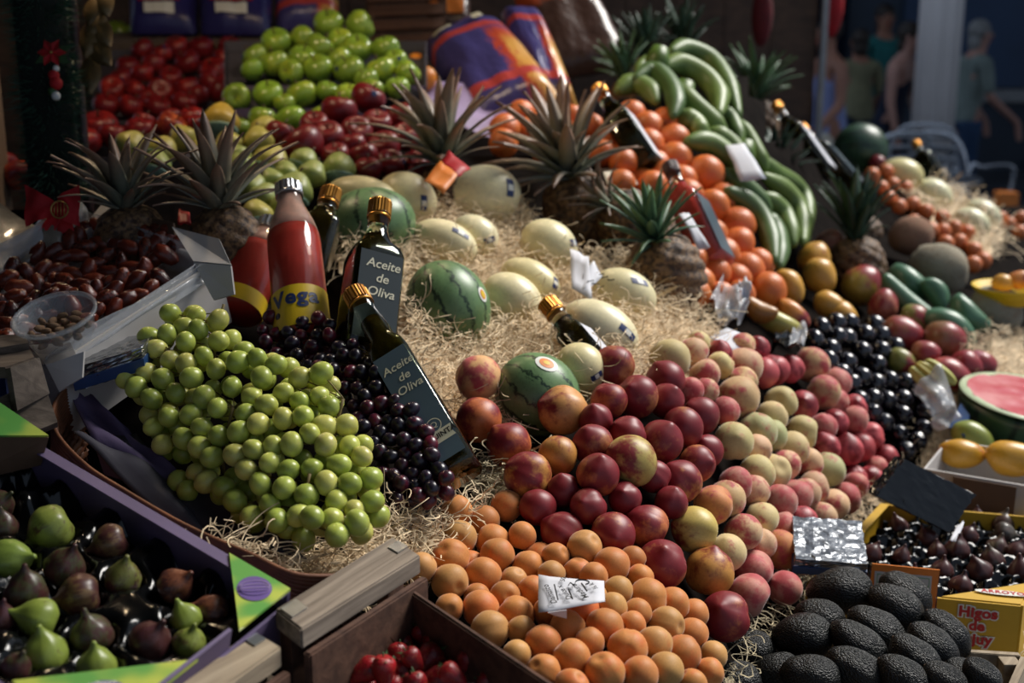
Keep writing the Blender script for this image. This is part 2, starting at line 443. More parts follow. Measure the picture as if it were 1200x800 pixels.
def tube_geo(pts, rad, sides=6, flat=1.0):
    V = []; Fs = []
    for i, ((t, n, b), p) in enumerate(zip(frames(pts), pts)):
        r = rad[i] if isinstance(rad, (list, tuple)) else rad
        for k in range(sides):
            a = 2 * math.pi * k / sides; V.append(p + n * (math.cos(a) * r) + b * (math.sin(a) * r * flat))
    for i in range(len(pts) - 1):
        for k in range(sides):
            k2 = (k + 1) % sides; Fs.append((i * sides + k, i * sides + k2, (i + 1) * sides + k2, (i + 1) * sides + k))
    Fs.append(tuple(range(sides))[::-1]); Fs.append(tuple(range((len(pts) - 1) * sides, len(pts) * sides)))
    return V, Fs
def spline(pts, n):
    pts = [Vector(p) for p in pts]; out = []
    for s in range(n):
        x = s / (n - 1) * (len(pts) - 1); i = min(int(x), len(pts) - 2); f = x - i
        p0 = pts[max(i - 1, 0)]; p1 = pts[i]; p2 = pts[i + 1]; p3 = pts[min(i + 2, len(pts) - 1)]
        out.append(0.5 * (2 * p1 + (p2 - p0) * f + (2 * p0 - 5 * p1 + 4 * p2 - p3) * f * f + (3 * p1 - p0 - 3 * p2 + p3) * f ** 3))
    return out
def merge(geos):
    V = []; Fs = []
    for v, f in geos:
        o = len(V); V += v; Fs += [tuple(i + o for i in q) for q in f]
    return V, Fs
def slab(name, q, th, m, rt=None, label=None, sub=1, warp=0.0, seed=0, kind=None):
    # a board or sheet through four world points, th thick, optionally subdivided and warped
    q = [Vector(x) for x in q]; n = (q[1] - q[0]).cross(q[3] - q[0]).normalized()
    V = []; Fs = []; N = sub
    for side in (0, 1):
        for j in range(N + 1):
            for i in range(N + 1):
                a = i / N; b = j / N
                p = q[0].lerp(q[1], a).lerp(q[3].lerp(q[2], a), b)
                if warp: p = p + n * (mnoise.noise(Vector((a * 2.3 + seed * 7.1, b * 2.3, seed * 3.3))) * warp)
                V.append(p - n * (th * side))
    o = (N + 1) ** 2; ix = lambda i, j, s: s * o + j * (N + 1) + i
    for j in range(N):
        for i in range(N):
            Fs.append((ix(i, j, 0), ix(i + 1, j, 0), ix(i + 1, j + 1, 0), ix(i, j + 1, 0)))
            Fs.append((ix(i, j, 1), ix(i, j + 1, 1), ix(i + 1, j + 1, 1), ix(i + 1, j, 1)))
    for i in range(N):
        Fs.append((ix(i, 0, 0), ix(i, 0, 1), ix(i + 1, 0, 1), ix(i + 1, 0, 0)))
        Fs.append((ix(i, N, 0), ix(i + 1, N, 0), ix(i + 1, N, 1), ix(i, N, 1)))
        Fs.append((ix(0, i, 0), ix(0, i + 1, 0), ix(0, i + 1, 1), ix(0, i, 1)))
        Fs.append((ix(N, i, 0), ix(N, i, 1), ix(N, i + 1, 1), ix(N, i + 1, 0)))
    return wpart(name, V, Fs, m, rt, sub > 1 and warp > 0, label, kind)
def bevel_me(me, w=0.002, seg=2):
    bm = bmesh.new(); bm.from_mesh(me)
    bmesh.ops.bevel(bm, geom=list(bm.edges), offset=w, segments=seg, affect='EDGES', profile=0.6)
    bm.to_mesh(me); bm.free(); return me
def block(name, c, ex, ey, ez, m, rt=None, bev=0.002, label=None, kind=None):
    # a bevelled block with centre c and half extents along three world vectors
    V = [c + ex * sx + ey * sy + ez * sz for sx in (-1, 1) for sy in (-1, 1) for sz in (-1, 1)]
    Fs = [(0, 1, 3, 2), (4, 6, 7, 5), (0, 4, 5, 1), (2, 3, 7, 6), (0, 2, 6, 4), (1, 5, 7, 3)]
    o = wpart(name, V, Fs, m, rt, False, label, kind)
    bm = bmesh.new(); bm.from_mesh(o.data); bmesh.ops.recalc_face_normals(bm, faces=bm.faces)
    if bev: bmesh.ops.bevel(bm, geom=list(bm.edges), offset=bev, segments=2, affect='EDGES', profile=0.6)
    bm.to_mesh(o.data); bm.free(); return o
def text_geo(s, size, bold=0.0, shear=0.0, align='CENTER', space=1.0):
    cu = bpy.data.curves.new('writing', 'FONT'); cu.body = s; cu.size = size; cu.shear = shear; cu.offset = bold
    cu.align_x = align; cu.align_y = 'CENTER'; cu.resolution_u = 3; cu.space_character = space
    o = bpy.data.objects.new('writing', cu); COL.objects.link(o)
    dg = bpy.context.evaluated_depsgraph_get(); me = bpy.data.meshes.new_from_object(o.evaluated_get(dg))
    V = [v.co.copy() for v in me.vertices]; Fs = [tuple(p.vertices) for p in me.polygons]
    bpy.data.objects.remove(o); bpy.data.curves.remove(cu); bpy.data.meshes.remove(me)
    return V, Fs
def on_plane(geo, o, ex, ey, n, lift=0.0006):
    return [o + ex * v.x + ey * v.y + n * lift for v in geo[0]], geo[1]
def quad_frame(q):
    q = [Vector(x) for x in q]; ex = (q[1] - q[0]); ey = (q[3] - q[0]); n = ex.cross(ey).normalized()
    return q[0], ex.normalized(), n.cross(ex.normalized()), n, ex.length, ey.length
def dir_img(ang, toward=0.0):
    a = R(ang); return (CR * math.cos(a) + CU * math.sin(a) - CF * toward).normalized()
def q_axis(axis, spin=0.0):
    return Vector(axis).to_track_quat('Z', 'Y') @ Quaternion((0, 0, 1), spin)
def q_rand(rg):
    u1, u2, u3 = rg.random(), rg.random(), rg.random()
    return Quaternion((math.sqrt(1 - u1) * math.sin(6.283 * u2), math.sqrt(1 - u1) * math.cos(6.283 * u2), math.sqrt(u1) * math.sin(6.283 * u3), math.sqrt(u1) * math.cos(6.283 * u3)))
def put(me, name, pos, r, rot, color=None, parent=None, sq=None):
    o = bpy.data.objects.new(name, me); o.location = pos
    o.scale = (r, r, r) if sq is None else (r * sq[0], r * sq[1], r * sq[2])
    o.rotation_mode = 'QUATERNION'; o.rotation_quaternion = rot
    if color is not None: o.color = color
    return link(o, parent)
def fit_mesh(me):
    return me
def hexc(h, a=0.5):
    c = lin(h); return (c[0], c[1], c[2], a)
ORD = ['first', 'second', 'third', 'fourth', 'fifth', 'sixth', 'seventh', 'eighth', 'ninth', 'tenth', 'eleventh', 'twelfth', 'thirteenth', 'fourteenth', 'fifteenth', 'sixteenth']
def rows(items, hgt):
    # reading order of a pile: list of (u, v) -> (row from the top, place from the left)
    idx = sorted(range(len(items)), key=lambda i: items[i][1]); res = {}; cur = []; rws = []
    for i in idx:
        if cur and items[i][1] - items[cur[0]][1] > hgt: rws.append(cur); cur = []
        cur.append(i)
    if cur: rws.append(cur)
    for ri, rw in enumerate(rws):
        for ci, i in enumerate(sorted(rw, key=lambda j: items[j][0])): res[i] = (ri, ci)
    return res
def sphere_patch(name, d, half_w, half_h, m, lift=1.012, roll=0.0, n=6, roundish=False):
    d = Vector(d).normalized(); q = d.to_track_quat('Z', 'Y') @ Quaternion((0, 0, 1), roll)
    V = []; Fs = []
    if roundish:
        V.append(q @ Vector((0, 0, lift)))
        for j in (1, 2):
            for k in range(16):
                a = k / 16 * 2 * math.pi; w = Vector((math.cos(a) * half_w * j / 2, math.sin(a) * half_h * j / 2, 1)).normalized() * lift
                V.append(q @ w)
        for k in range(16):
            k2 = (k + 1) % 16; Fs.append((0, 1 + k, 1 + k2)); Fs.append((1 + k, 17 + k, 17 + k2, 1 + k2))
    else:
        for j in range(n + 1):
            for i in range(n + 1):
                w = Vector(((i / n * 2 - 1) * half_w, (j / n * 2 - 1) * half_h, 1)).normalized() * lift; V.append(q @ w)
        for j in range(n):
            for i in range(n): a = j * (n + 1) + i; Fs.append((a, a + 1, a + n + 2, a + n + 1))
    return mk(name, V, Fs, m)

# ------------------------------------------------------------------ fruit shapes (unit radius)
sin, cos, exp = math.sin, math.cos, math.exp
def cleft(depth, width=0.25, ang=0.0):
    def f(v):
        a = math.atan2(v.y, v.x) - ang; a = (a + math.pi) % (2 * math.pi) - math.pi
        r = math.hypot(v.x, v.y); k = 1 - depth * exp(-(a / width) ** 2) * min(1, r * 1.6)
        return Vector((v.x * k, v.y * k, v.z))
    return f
def lumpy(f, amp, seed, sc=1.3):
    def g(v):
        if f: v = f(v)
        k = 1 + amp * mnoise.noise(v * sc + Vector((seed * 5.3, seed * 2.7, 1.1))); return v * k
    return g
def p_peach(t): return sin(t) * (1 + 0.03 * cos(t)), 0.94 * cos(t) - 0.20 * exp(-(t / 0.36) ** 2) - 0.07 * exp(-((math.pi - t) / 0.2) ** 2)
def p_nect(t): return sin(t), 0.97 * cos(t) - 0.16 * exp(-(t / 0.33) ** 2) - 0.13 * exp(-((math.pi - t) / 0.24) ** 2)
def p_apricot(t): return sin(t), 1.0 * cos(t) - 0.16 * exp(-(t / 0.26) ** 2)
def p_apple(t): return sin(t) * (1 + 0.07 * cos(t)), 0.92 * cos(t) - 0.30 * exp(-(t / 0.42) ** 2) + 0.15 * exp(-((math.pi - t) / 0.36) ** 2)
def p_orange(t): return sin(t), 0.95 * cos(t) - 0.05 * exp(-(t / 0.2) ** 2)
def p_plum(t): return sin(t), 1.04 * cos(t) - 0.10 * exp(-(t / 0.25) ** 2)
def p_pear(t):
    z = cos(t); s = 0.5 + 0.5 * math.tanh((z - 0.25) * 3); return sin(t) * (1 - 0.24 * s), z * (1 + 0.16 * (z > 0) * z) - 0.06 * exp(-(t / 0.2) ** 2)
FIGP = [(0, 1.36), (.12, 1.35), (.145, 1.2), (.20, 1.03), (.36, .84), (.60, .64), (.82, .36), (.96, .05), (1.0, -.2), (.94, -.48), (.78, -.7), (.5, -.86), (.2, -.9), (0, -.87)]
def p_fig(t):
    x = t / math.pi * (len(FIGP) - 1); i = min(int(x), len(FIGP) - 2); f = x - i
    return FIGP[i][0] * (1 - f) + FIGP[i + 1][0] * f, FIGP[i][1] * (1 - f) + FIGP[i + 1][1] * f
def p_avo(t):
    z = cos(t); return sin(t) * 0.98 * (1 - 0.16 * z), 1.42 * z
def p_grape(t): return sin(t), 1.12 * cos(t)
def p_date(t): return sin(t) ** 0.85 if 0 < t < math.pi else 0, 1.75 * cos(t)
def p_mango(t): return sin(t) * (1 - 0.12 * cos(t)), 1.22 * cos(t)
def p_papaya(t): return sin(t) ** 0.8 if 0 < t < math.pi else 0, 2.4 * cos(t)
def p_straw(t):
    z = cos(t); return sin(t) ** .9 * (0.80 + 0.42 * z) if 0 < t < math.pi else 0, 1.25 * z - (0.12 if t < 0.3 else 0)
def p_ball(t): return sin(t), cos(t)
PEACH = [blob('peach', p_peach, 28, 20, M['peach'], lumpy(cleft(0.10), 0.05, s)) for s in (1, 2, 3)]
NECT = [blob('nectarine', p_nect, 32, 22, M['nectarine'], lumpy(cleft(0.09), 0.05, s)) for s in (4, 5, 6)]
APRI = [blob('apricot', p_apricot, 28, 20, M['apricot'], lumpy(cleft(0.07, 0.2), 0.05, s)) for s in (7, 8, 9)]
APPLE = [blob('apple', p_apple, 24, 18, M['apple'], lumpy(None, 0.05, s)) for s in (10, 11)]
GAPPLE = [blob('green_apple', p_apple, 24, 18, M['green_apple'], lumpy(None, 0.05, s)) for s in (12, 13)]
ORANGE = [blob('orange', p_orange, 20, 14, M['orange'], lumpy(None, 0.04, s)) for s in (14, 15)]
MANDARIN = [blob('mandarin', p_orange, 14, 10, M['orange'], lumpy(None, 0.04, 16))]
PLUM = [blob('plum', p_plum, 20, 14, M['plum'], lumpy(cleft(0.05), 0.04, s)) for s in (17, 18)]
PEAR = [blob('pear', p_pear, 24, 18, M['pear'], lumpy(None, 0.08, s)) for s in (19, 20)]
FIG = [blob('fig', p_fig, 26, 20, M['fig'], lumpy(lambda v: Vector((v.x * (1 + 0.03 * cos(9 * math.atan2(v.y, v.x))), v.y * (1 + 0.03 * cos(9 * math.atan2(v.y, v.x))), v.z)), 0.10, s)) for s in (21, 22, 23)]
AVO = [blob('avocado', p_avo, 36, 30, M['avocado'], lumpy(lumpy(None, 0.06, s), 0.018, s, 9.0)) for s in (24, 25)]
GRAPE = [blob('grape', p_grape, 18, 12, M['grape'], lumpy(None, 0.05, s)) for s in (26, 27)]
DGRAPE = [blob('dark_grape', p_grape, 16, 11, M['dark_grape'], lumpy(None, 0.05, s)) for s in (28, 29)]
DATE = [blob('date', p_date, 18, 14, M['date'], lumpy(lumpy(None, 0.14, s), 0.08, s, 4.0)) for s in (30, 31, 32)]
MANGO = [blob('mango', p_mango, 24, 18, M['mango'], lumpy(lambda v: Vector((v.x + 0.12 * v.z * v.z, v.y, v.z)), 0.06, s)) for s in (33, 34)]
PAPAYA = [blob('papaya', p_papaya, 20, 18, M['papaya'], lumpy(lambda v: Vector((v.x + 0.10 * v.z * v.z, v.y, v.z)), 0.06, s)) for s in (35, 36)]
COCO = [blob('coconut', p_ball, 22, 16, M['coconut'], lumpy(lumpy(None, 0.1, s), 0.03, s, 6.0)) for s in (37, 38)]
MELON = blob('melon', p_ball, 32, 22, M['melon'])
WMELON = blob('watermelon', p_ball, 36, 26, M['watermelon'])
WMELON2 = blob('dark_watermelon', p_ball, 28, 20, M['watermelon_dark'])
STRAWB = [blob('strawberry', p_straw, 20, 16, M['strawberry'], lumpy(None, 0.08, s)) for s in (39, 40)]
# short bent stem standing in the dimple of an apple, pear or fig
STEM = mk('stem', *tube_geo([Vector((0, 0, 0.55)), Vector((0.02, 0, 0.8)), Vector((0.10, 0.02, 1.06))], [0.05, 0.045, 0.06], 6), M['stem'])
STEM_PEAR = mk('pear_stem', *tube_geo([Vector((0, 0, 1.0)), Vector((0.03, 0, 1.2)), Vector((0.12, 0.02, 1.4))], [0.07, 0.06, 0.08], 6), M['stem'])
BUTTON = blob('stem_button', p_ball, 8, 5, M['stem'], lambda v: Vector((v.x * 0.09, v.y * 0.09, v.z * 0.05)))
STICK = sphere_patch('fruit_sticker', (0.75, 0.25, 0.55), 0.17, 0.17, M['print_blue'], 1.03, 0, roundish=True)
def calyx_me():
    V = []; Fs = []
    for k in range(7):
        a = k / 7 * 6.283; d = Vector((cos(a), sin(a), 0)); s = Vector((-sin(a), cos(a), 0)); o = len(V)
        V += [s * 0.05 + Vector((0, 0, 1.0)), s * -0.05 + Vector((0, 0, 1.0)), d * 0.45 + s * 0.17 + Vector((0, 0, 1.05)), d * 0.45 - s * 0.17 + Vector((0, 0, 1.05)), d * 1.05 + Vector((0, 0, 0.95 + 0.45 * (k % 2)))]
        Fs += [(o, o + 1, o + 3, o + 2), (o + 2, o + 3, o + 4)]
    v, f = tube_geo([Vector((0, 0, 0.95)), Vector((0.05, 0, 1.5))], 0.06, 5)
    V, Fs = merge([(V, Fs), (v, f)]); return mk('calyx', V, Fs, M['calyx'])
CALYX = calyx_me()
# ================================================================== the setting
def flat(name, V, m, kind='structure'):
    c = sum((Vector(v) for v in V), Vector()) / len(V)
    return tag(part(name, mk(name, [Vector(v) - c for v in V], [tuple(range(len(V)))], m, False), None, None, None, c), kind=kind)
def bx(name, lo, hi, m, kind='structure', bev=0.0):
    lo = Vector(lo); hi = Vector(hi); c = (lo + hi) / 2; h = (hi - lo) / 2
    return tag(block(name, c, Vector((h.x, 0, 0)), Vector((0, h.y, 0)), Vector((0, 0, h.z)), m, None, bev), kind=kind)
t = NT('street_paving'); o = t.obj(); nz = t.noise(o, 2.0, 6.0)
M['paving'] = t.out(Base_Color=t.mix(t.step(nz, 0.3, 0.7), lin('#34373d'), lin('#4c4f56')), Roughness=0.6, Normal=t.bump(nz, 0.3, 0.01))
M['dark_wall'] = simple('dark_shop_wall', '#2a3644', 0.6, var=0.3, scale=0.8)
M['shop_blue'] = simple('blue_shop_wall', '#2c4260', 0.5, var=0.3, scale=0.7)
M['column'] = simple('painted_column', '#8c8884', 0.6, var=0.06, scale=2.0)
M['frame_metal'] = simple('door_frame_metal', '#8f9090', 0.4, 0.3, 0.1)
M['roof'] = simple('roof_boards', '#2a2420', 0.9, var=0.2, scale=3)
M['dark_glass'] = simple('dark_window_glass', '#0e1826', 0.08, var=0.2, scale=0.6, spec=0.7)
tag(part('floor', mk('floor', [(-9, -4, 0), (14, -4, 0), (14, 20, 0), (-9, 20, 0)], [(0, 1, 2, 3)], M['paving'], False)), kind='structure')
# stall: back wall of boards behind the top shelves and an unseen roof over the stall; its street side is open
def wall_line(u0, d0, u1, d1, z0, z1, th, name, m, boards=0):
    a = P(u0, 0, d0); b = P(u1, 0, d1); a.z = b.z = 0
    ex = (b - a).normalized(); nrm = Vector((-ex.y, ex.x, 0)); L = (b - a).length
    w = slab(name, [a + Vector((0, 0, z0)), b + Vector((0, 0, z0)), b + Vector((0, 0, z1)), a + Vector((0, 0, z1))], th, m); tag(w, kind='structure')
    w.location += nrm * th
    for i in range(boards):
        f0 = i / boards; f1 = (i + 1) / boards - 0.004 / L
        p = a + ex * (L * f0); q = a + ex * (L * f1)
        s = slab('board', [p + Vector((0, 0, z0)) - nrm * 0.012, q + Vector((0, 0, z0)) - nrm * 0.012, q + Vector((0, 0, z1)) - nrm * 0.012, p + Vector((0, 0, z1)) - nrm * 0.012], 0.012, M['wall_wood'])
        mw = s.location.copy(); s.parent = w; s.location = mw - w.location
    return w
wall_line(-150, 4.3, 958, 5.6, 0, 2.75, 0.06, 'wall_back', M['wall_wood'], 16)
bx('wall_left', (-3.0, -3.0, 0), (-2.92, 4.0, 2.75), M['dark_wall'])
bx('shade_roof', (-3.0, -3.0, 2.75), (0.60, 5.8, 2.83), M['roof'])  # unseen roof; right edge placed so the left goods fall in shade
# across the passage: a dark blue shop front
bx('shade_roof_2', (2.6, 8.2, 4.2), (13.0, 14.0, 4.3), M['roof'])  # unseen slab added to keep sun off the people across the passage
bx('wall_far', (-3.0, 14.0, 0), (13.0, 14.2, 5.5), M['dark_wall'])
bx('window_1', (2.2, 13.95, 0.3), (3.55, 13.99, 3.4), M['dark_glass'])
bx('window_2', (4.15, 13.95, 0.9), (6.6, 13.99, 3.4), M['shop_blue'])
bx('window_3', (6.7, 13.95, 0.9), (9.5, 13.99, 3.4), M['dark_glass'])
bx('trim_1', (4.1, 13.9, 0.75), (9.6, 13.99, 0.88), M['frame_metal'])
bx('trim_2', (6.6, 13.9, 0.8), (6.7, 13.99, 3.5), M['frame_metal'])
# fluted column and slim door post
cx = P(1094, 130, 9.5)
M['column'] = simple('painted_column_light', '#e0dad6', 0.6, var=0.06, scale=2.0)
col_ = root('column', (cx.x, cx.y, 0), 'wide pale grey fluted column standing across the passage', 'column')
part('shaft', lathe('shaft', [(0.145 , 0.12), (0.145, 3.6)], 32, M['column']), col_)
for k in range(10):
    a = k / 10 * 6.283
    part('flute', mk('flute', *tube_geo([Vector((cos(a) * 0.138, sin(a) * 0.138, 0.14)), Vector((cos(a) * 0.138, sin(a) * 0.138, 3.58))], 0.024, 8), M['column']), col_)
part('base', lathe('base', [(0.2, 0), (0.2, 0.08), (0.17, 0.12)], 32, M['column']), col_)
px_ = P(960, 130, 5.7)
pst = root('door_post', (px_.x, px_.y, 0), 'slim pale metal post at the end of the stall wall', 'post')
block('post', pst.location + Vector((0, 0, 1.4)), Vector((0.013, 0, 0)), Vector((0, 0.02, 0)), Vector((0, 0, 1.4)), M['frame_metal'], pst)
block('foot_plate', pst.location + Vector((0, 0, 0.005)), Vector((0.04, 0, 0)), Vector((0, 0.04, 0)), Vector((0, 0, 0.005)), M['frame_metal'], pst)

# the sloping display bench under the heaped goods
BENCH = [(-260, 190), (-100, 180), (265, 168), (310, 135), (500, 128), (520, 150), (690, 142), (725, 90), (800, 52), (880, 70), (905, 120), (985, 165), (1060, 180), (1130, 210), (1300, 260), (1330, 620), (1095, 585), (1045, 575), (935, 690), (862, 775), (700, 930), (-260, 930)]
def bench():
    st = 22; V = []; Fs = []; ix = {}
    def vid(i, j):
        if (i, j) not in ix:
            u, v = i * st, j * st; n = drop(u, v); ix[(i, j)] = len(V); V.append(H(u, v) + Vector((0, 0, -n)) + CF * (n * 0.45))
        return ix[(i, j)]
    cells = set()
    for i in range(-13, 64):
        for j in range(0, 44):
            if in_poly((i + .5) * st, (j + .5) * st, BENCH): cells.add((i, j))
    edges = {}
    for (i, j) in cells:
        f = (vid(i, j), vid(i, j + 1), vid(i + 1, j + 1), vid(i + 1, j)); Fs.append(f)
        for k in range(4):
            e = (f[k], f[(k + 1) % 4])
            if (e[1], e[0]) in edges: del edges[(e[1], e[0])]
            else: edges[e] = 1
    low = {}
    def lowv(a):
        if a not in low: low[a] = len(V); V.append(Vector((V[a].x, V[a].y, 0.002)))
        return low[a]
    for a, b in edges: Fs.append((b, a, lowv(a), lowv(b)))
    rt = root('display_bench', (0, 2.2, 0), 'sloping stall bench covered in dark cloth underneath all the heaped fruit', 'bench')
    wpart('sloping_top', V, Fs, M['bench'], rt, True)
def drop(u, v):
    n = 0.052
    if u < 480: n += 0.05 * min(1, (480 - u) / 120)
    if u < 480 and v > 560: n += 0.10 * min(1, (v - 560) / 80)
    if 480 < u < 700 and v > 660: n += 0.03
    if 390 < u < 860 and v < 460 and v > 190: n += 0.03
    if u > 880 and v < 330: n += 0.02
    if 90 < u < 330 and 130 < v < 270: n += 0.03
    return n
bench()
# lower shelf in front, carrying the avocados and the box of dark figs
sz = 0.715
lo_pts = [at_z(920, 900, sz), at_z(1280, 900, sz), at_z(1330, 650, sz), at_z(1055, 650, sz)]
low = root('front_shelf', (0.9, 1.9, 0), 'low front shelf of dark boards holding the avocados', 'shelf')
a, b, c, d = [Vector((p.x, p.y, sz)) for p in lo_pts]
for k in range(7):
    f0, f1 = k / 7, (k + 0.97) / 7
    slab('shelf_board', [a.lerp(d, f0), b.lerp(c, f0), b.lerp(c, f1), a.lerp(d, f1)], 0.02, M['old_wood'], low)
for p in (a.lerp(c, .06), b.lerp(d, .06), c.lerp(a, .06), d.lerp(b, .06)):
    block('leg', Vector((p.x, p.y, (sz - .02) / 2)), Vector((.025, 0, 0)), Vector((0, .025, 0)), Vector((0, 0, (sz - .02) / 2)), M['old_wood'], low)

# ================================================================== wood wool
def straw(name, poly, count, label, cat='wood wool', seed=0, low=-0.03, hi=0.012, m='straw', ln=(0.035, 0.085), width=0.00055, dist=None, base=True, surf=None):
    rg = random.Random(seed); V = []; Fs = []; surf = surf or H
    xs = [p[0] for p in poly]; ys = [p[1] for p in poly]; n = 0
    while n < count:
        u = rg.uniform(min(xs), max(xs)); v = rg.uniform(min(ys), max(ys))
        if not in_poly(u, v, poly): continue
        n += 1; p = surf(u, v, rg.uniform(low, hi)); L = rg.uniform(*ln); st = 8
        a = rg.uniform(0, 6.28); d = Vector((cos(a), sin(a), rg.uniform(-0.5, 0.6))).normalized()
        ax = Vector((rg.gauss(0, .6), rg.gauss(0, .6), 1)).normalized(); crv = rg.gauss(0, 7.0 / st); w0 = width * rg.uniform(.6, 1.5)
        pts = [p]
        for k in range(st):
            d = Quaternion(ax, crv + rg.gauss(0, .15)) @ d; d.z *= 0.93; p = p + d * (L / st); pts.append(p)
        o = len(V)
        for k, q in enumerate(pts):
            tt = (pts[min(k + 1, st)] - pts[max(k - 1, 0)]).normalized(); s = tt.cross(Vector((0.3, -0.7, 0.65))).normalized() * w0
            V += [q - s, q + s]
        for k in range(st): Fs.append((o + 2 * k, o + 2 * k + 1, o + 2 * k + 3, o + 2 * k + 2))
    rt = tag(wpart(name, V, Fs, M[m], None, True, kind='stuff'), label, cat)
    if base:
        V = []; Fs = []; ix = {}; st = 12
        def vid(i, j):
            if (i, j) not in ix:
                ix[(i, j)] = len(V); V.append(surf(i * st, j * st, low * 0.9 + 0.018 * mnoise.noise(Vector((i * .6, j * .6, seed)))))
            return ix[(i, j)]
        for i in range(int(min(xs) // st), int(max(xs) // st) + 1):
            for j in range(int(min(ys) // st), int(max(ys) // st) + 1):
                if in_poly((i + .5) * st, (j + .5) * st, poly): Fs.append((vid(i, j), vid(i, j + 1), vid(i + 1, j + 1), vid(i + 1, j)))
        wpart('packed_layer', V, Fs, M[m], rt, True, kind='stuff')
    return rt

# ================================================================== melons and watermelons in the wood wool
straw('wood_wool', [(395, 245), (450, 270), (540, 215), (600, 220), (640, 262), (690, 292), (735, 285), (800, 330), (850, 380), (840, 400), (760, 420), (700, 440), (640, 440), (600, 480), (560, 470), (520, 440), (480, 420), (470, 340), (450, 300), (400, 290)], 9500, 'pale wood wool bedding the white melons and striped watermelons', seed=1, low=-0.055, hi=0.008)
MELONS = [
 # u, v, width, height, long-axis angle, sticker direction (image angle, toward viewer) or None, label
 (565,230,92,74,5,(12,0.8),'large white melon at the top middle of the wood wool, beside the orange tag'),
 (477,233,74,62,-30,(-20,1.1),'white melon at upper left, behind the round watermelon, with blue sticker'),
 (424,232,90,52,-10,None,'cream melon peeking out over the top of the rear watermelon'),
 (521,284,82,52,-22,(25,.9),'white melon half sunk in wood wool, right of the rear watermelon'),
 (556,276,60,48,-25,(-20,1.0),'small white melon with a dark blue sticker below the large top melon'),
 (643,288,72,60,-35,(5,.5),'yellowish white melon at the upper right, above the folded paper tag'),
 (622,330,78,50,-30,(-5,.6),'white melon left of the folded white paper tag'),
 (600,352,78,62,-35,None,'white melon without sticker, touching the front watermelon\'s upper right'),
 (703,387,98,66,-30,(-5,.9),'big white melon with blue sticker directly above the nectarine pile'),
 (731,345,80,60,-25,(40,1.0),'white melon right of the folded paper tag, blue sticker on top'),
 (681,430,62,56,-40,(-30,1.1),'white melon partly hidden between the front watermelon and the nectarines'),
]
melon_col = ['#e4dab2', '#e0d6aa', '#dccf9e', '#e4d8ae']
for i, (u, v, w, h, an, stk, lb) in enumerate(MELONS):
    d = D(u, v); r = h / 2 * d / F; ax = dir_img(an, 0.25)
    q = q_axis(ax, i * 1.3)
    o = put(MELON, 'honeydew_melon', P(u, v, d), r, q, hexc(melon_col[i % 4], 0.35), sq=(1, 1, w / h))
    tag(o, lb, 'melon', 'white melons bedded in wood wool')
    if stk:
        ld = q.inverted() @ dir_img(stk[0], stk[1]); ld = Vector((ld.x, ld.y, ld.z * h / w))
        part('sticker', sphere_patch('sticker', ld, 0.30, 0.13, M['print_blue'], 1.012, roll=0.6 * i), o, 'dark blue oval-ended sticker')
        part('sticker_print', sphere_patch('sticker_print', ld, 0.10, 0.10, M['print_white'], 1.016, roll=0.6 * i), o, 'pale print on the sticker')
WM = [
 (432,264,112,88,12,None,'striped green watermelon behind the upright olive oil bottle', 1),
 (525,359,112,98,-62,(18,.55),'striped green watermelon in the middle, right of the olive oil bottles', .6),
 (630,462,104,96,-38,(75,.75),'striped green watermelon with a round sticker, next to the nectarines', 1),
]
for i, (u, v, w, h, an, stk, lb, ks) in enumerate(WM):
    d = D(u, v); r = h / 2 * d / F; q = q_axis(dir_img(an + 90 if i == 0 else an, 0.15), 0.4 + i)
    o = put(WMELON, 'watermelon', P(u, v, d), r, q, sq=(w / h, w / h, 1) if i == 0 else (1, 1, w / h)); tag(o, lb, 'watermelon')
    if stk:
        ld = q.inverted() @ dir_img(*stk); ld = Vector((ld.x, ld.y, ld.z * h / w))
        part('sticker', sphere_patch('sticker', ld, 0.25 * ks, 0.28 * ks, M['print_white'], 1.010, roundish=True), o, 'round white sticker')
        part('sticker_ring', sphere_patch('sticker_ring', ld, 0.16 * ks, 0.18 * ks, M['print_orange'], 1.014, roundish=True), o, 'orange centre of the sticker')
        part('sticker_star', sphere_patch('sticker_star', ld, 0.07, 0.08, M['print_yellow'], 1.018, roundish=True), o)

# ================================================================== stone fruit heaps
pile = []   # [pos, r, meshes, name, color, label, cat, group, seed]
def heap(lst, meshes, name, cat, group, colours, label, hgt, lift=0.0, surf=None, labels=None, amt=None, rmin=0.0, rmax=9.0):
    rw = rows([(e[0], e[1]) for e in lst], hgt); out = []
    for i, e in enumerate(lst):
        u, v, dia = e[:3]; key = e[3] if len(e) > 3 else None
        d = (surf or D)(u, v); r = min(max(dia / 2 * d / F, rmin), rmax)
        cl = colours[key]; lb = (labels or {}).get(i)
        if not lb: lb = label(key, ORD[min(rw[i][1], 15)], ORD[min(rw[i][0], 15)])
        out.append([P(u, v, d) + Vector((0, 0, lift)), r, meshes, name, cl, lb, cat, group, i])
    return out
def emit(items, axis=None, stem=None, sticker=0.0, seed=3):
    rg = random.Random(seed); res = []
    for pos, r, meshes, name, cl, lb, cat, group, i in items:
        c = hexc(cl[0], min(1, max(0, cl[1] + rg.uniform(-.12, .12)))); k = rg.uniform(.88, 1.12); c = (c[0] * k, c[1] * k * rg.uniform(.94, 1.04), c[2] * k, c[3])
        q = q_rand(rg) if axis is None else q_axis((Vector(axis) + Vector((rg.gauss(0, .45), rg.gauss(0, .45), rg.gauss(0, .45)))).normalized(), rg.uniform(0, 6.28))
        o = put(rg.choice(meshes), name, pos, r, q, c); tag(o, lb, cat, group); res.append(o)
        if stem: part('stem', stem, o)
        if sticker and rg.random() < sticker: part('sticker', STICK, o, 'small dark blue sticker')
    return res
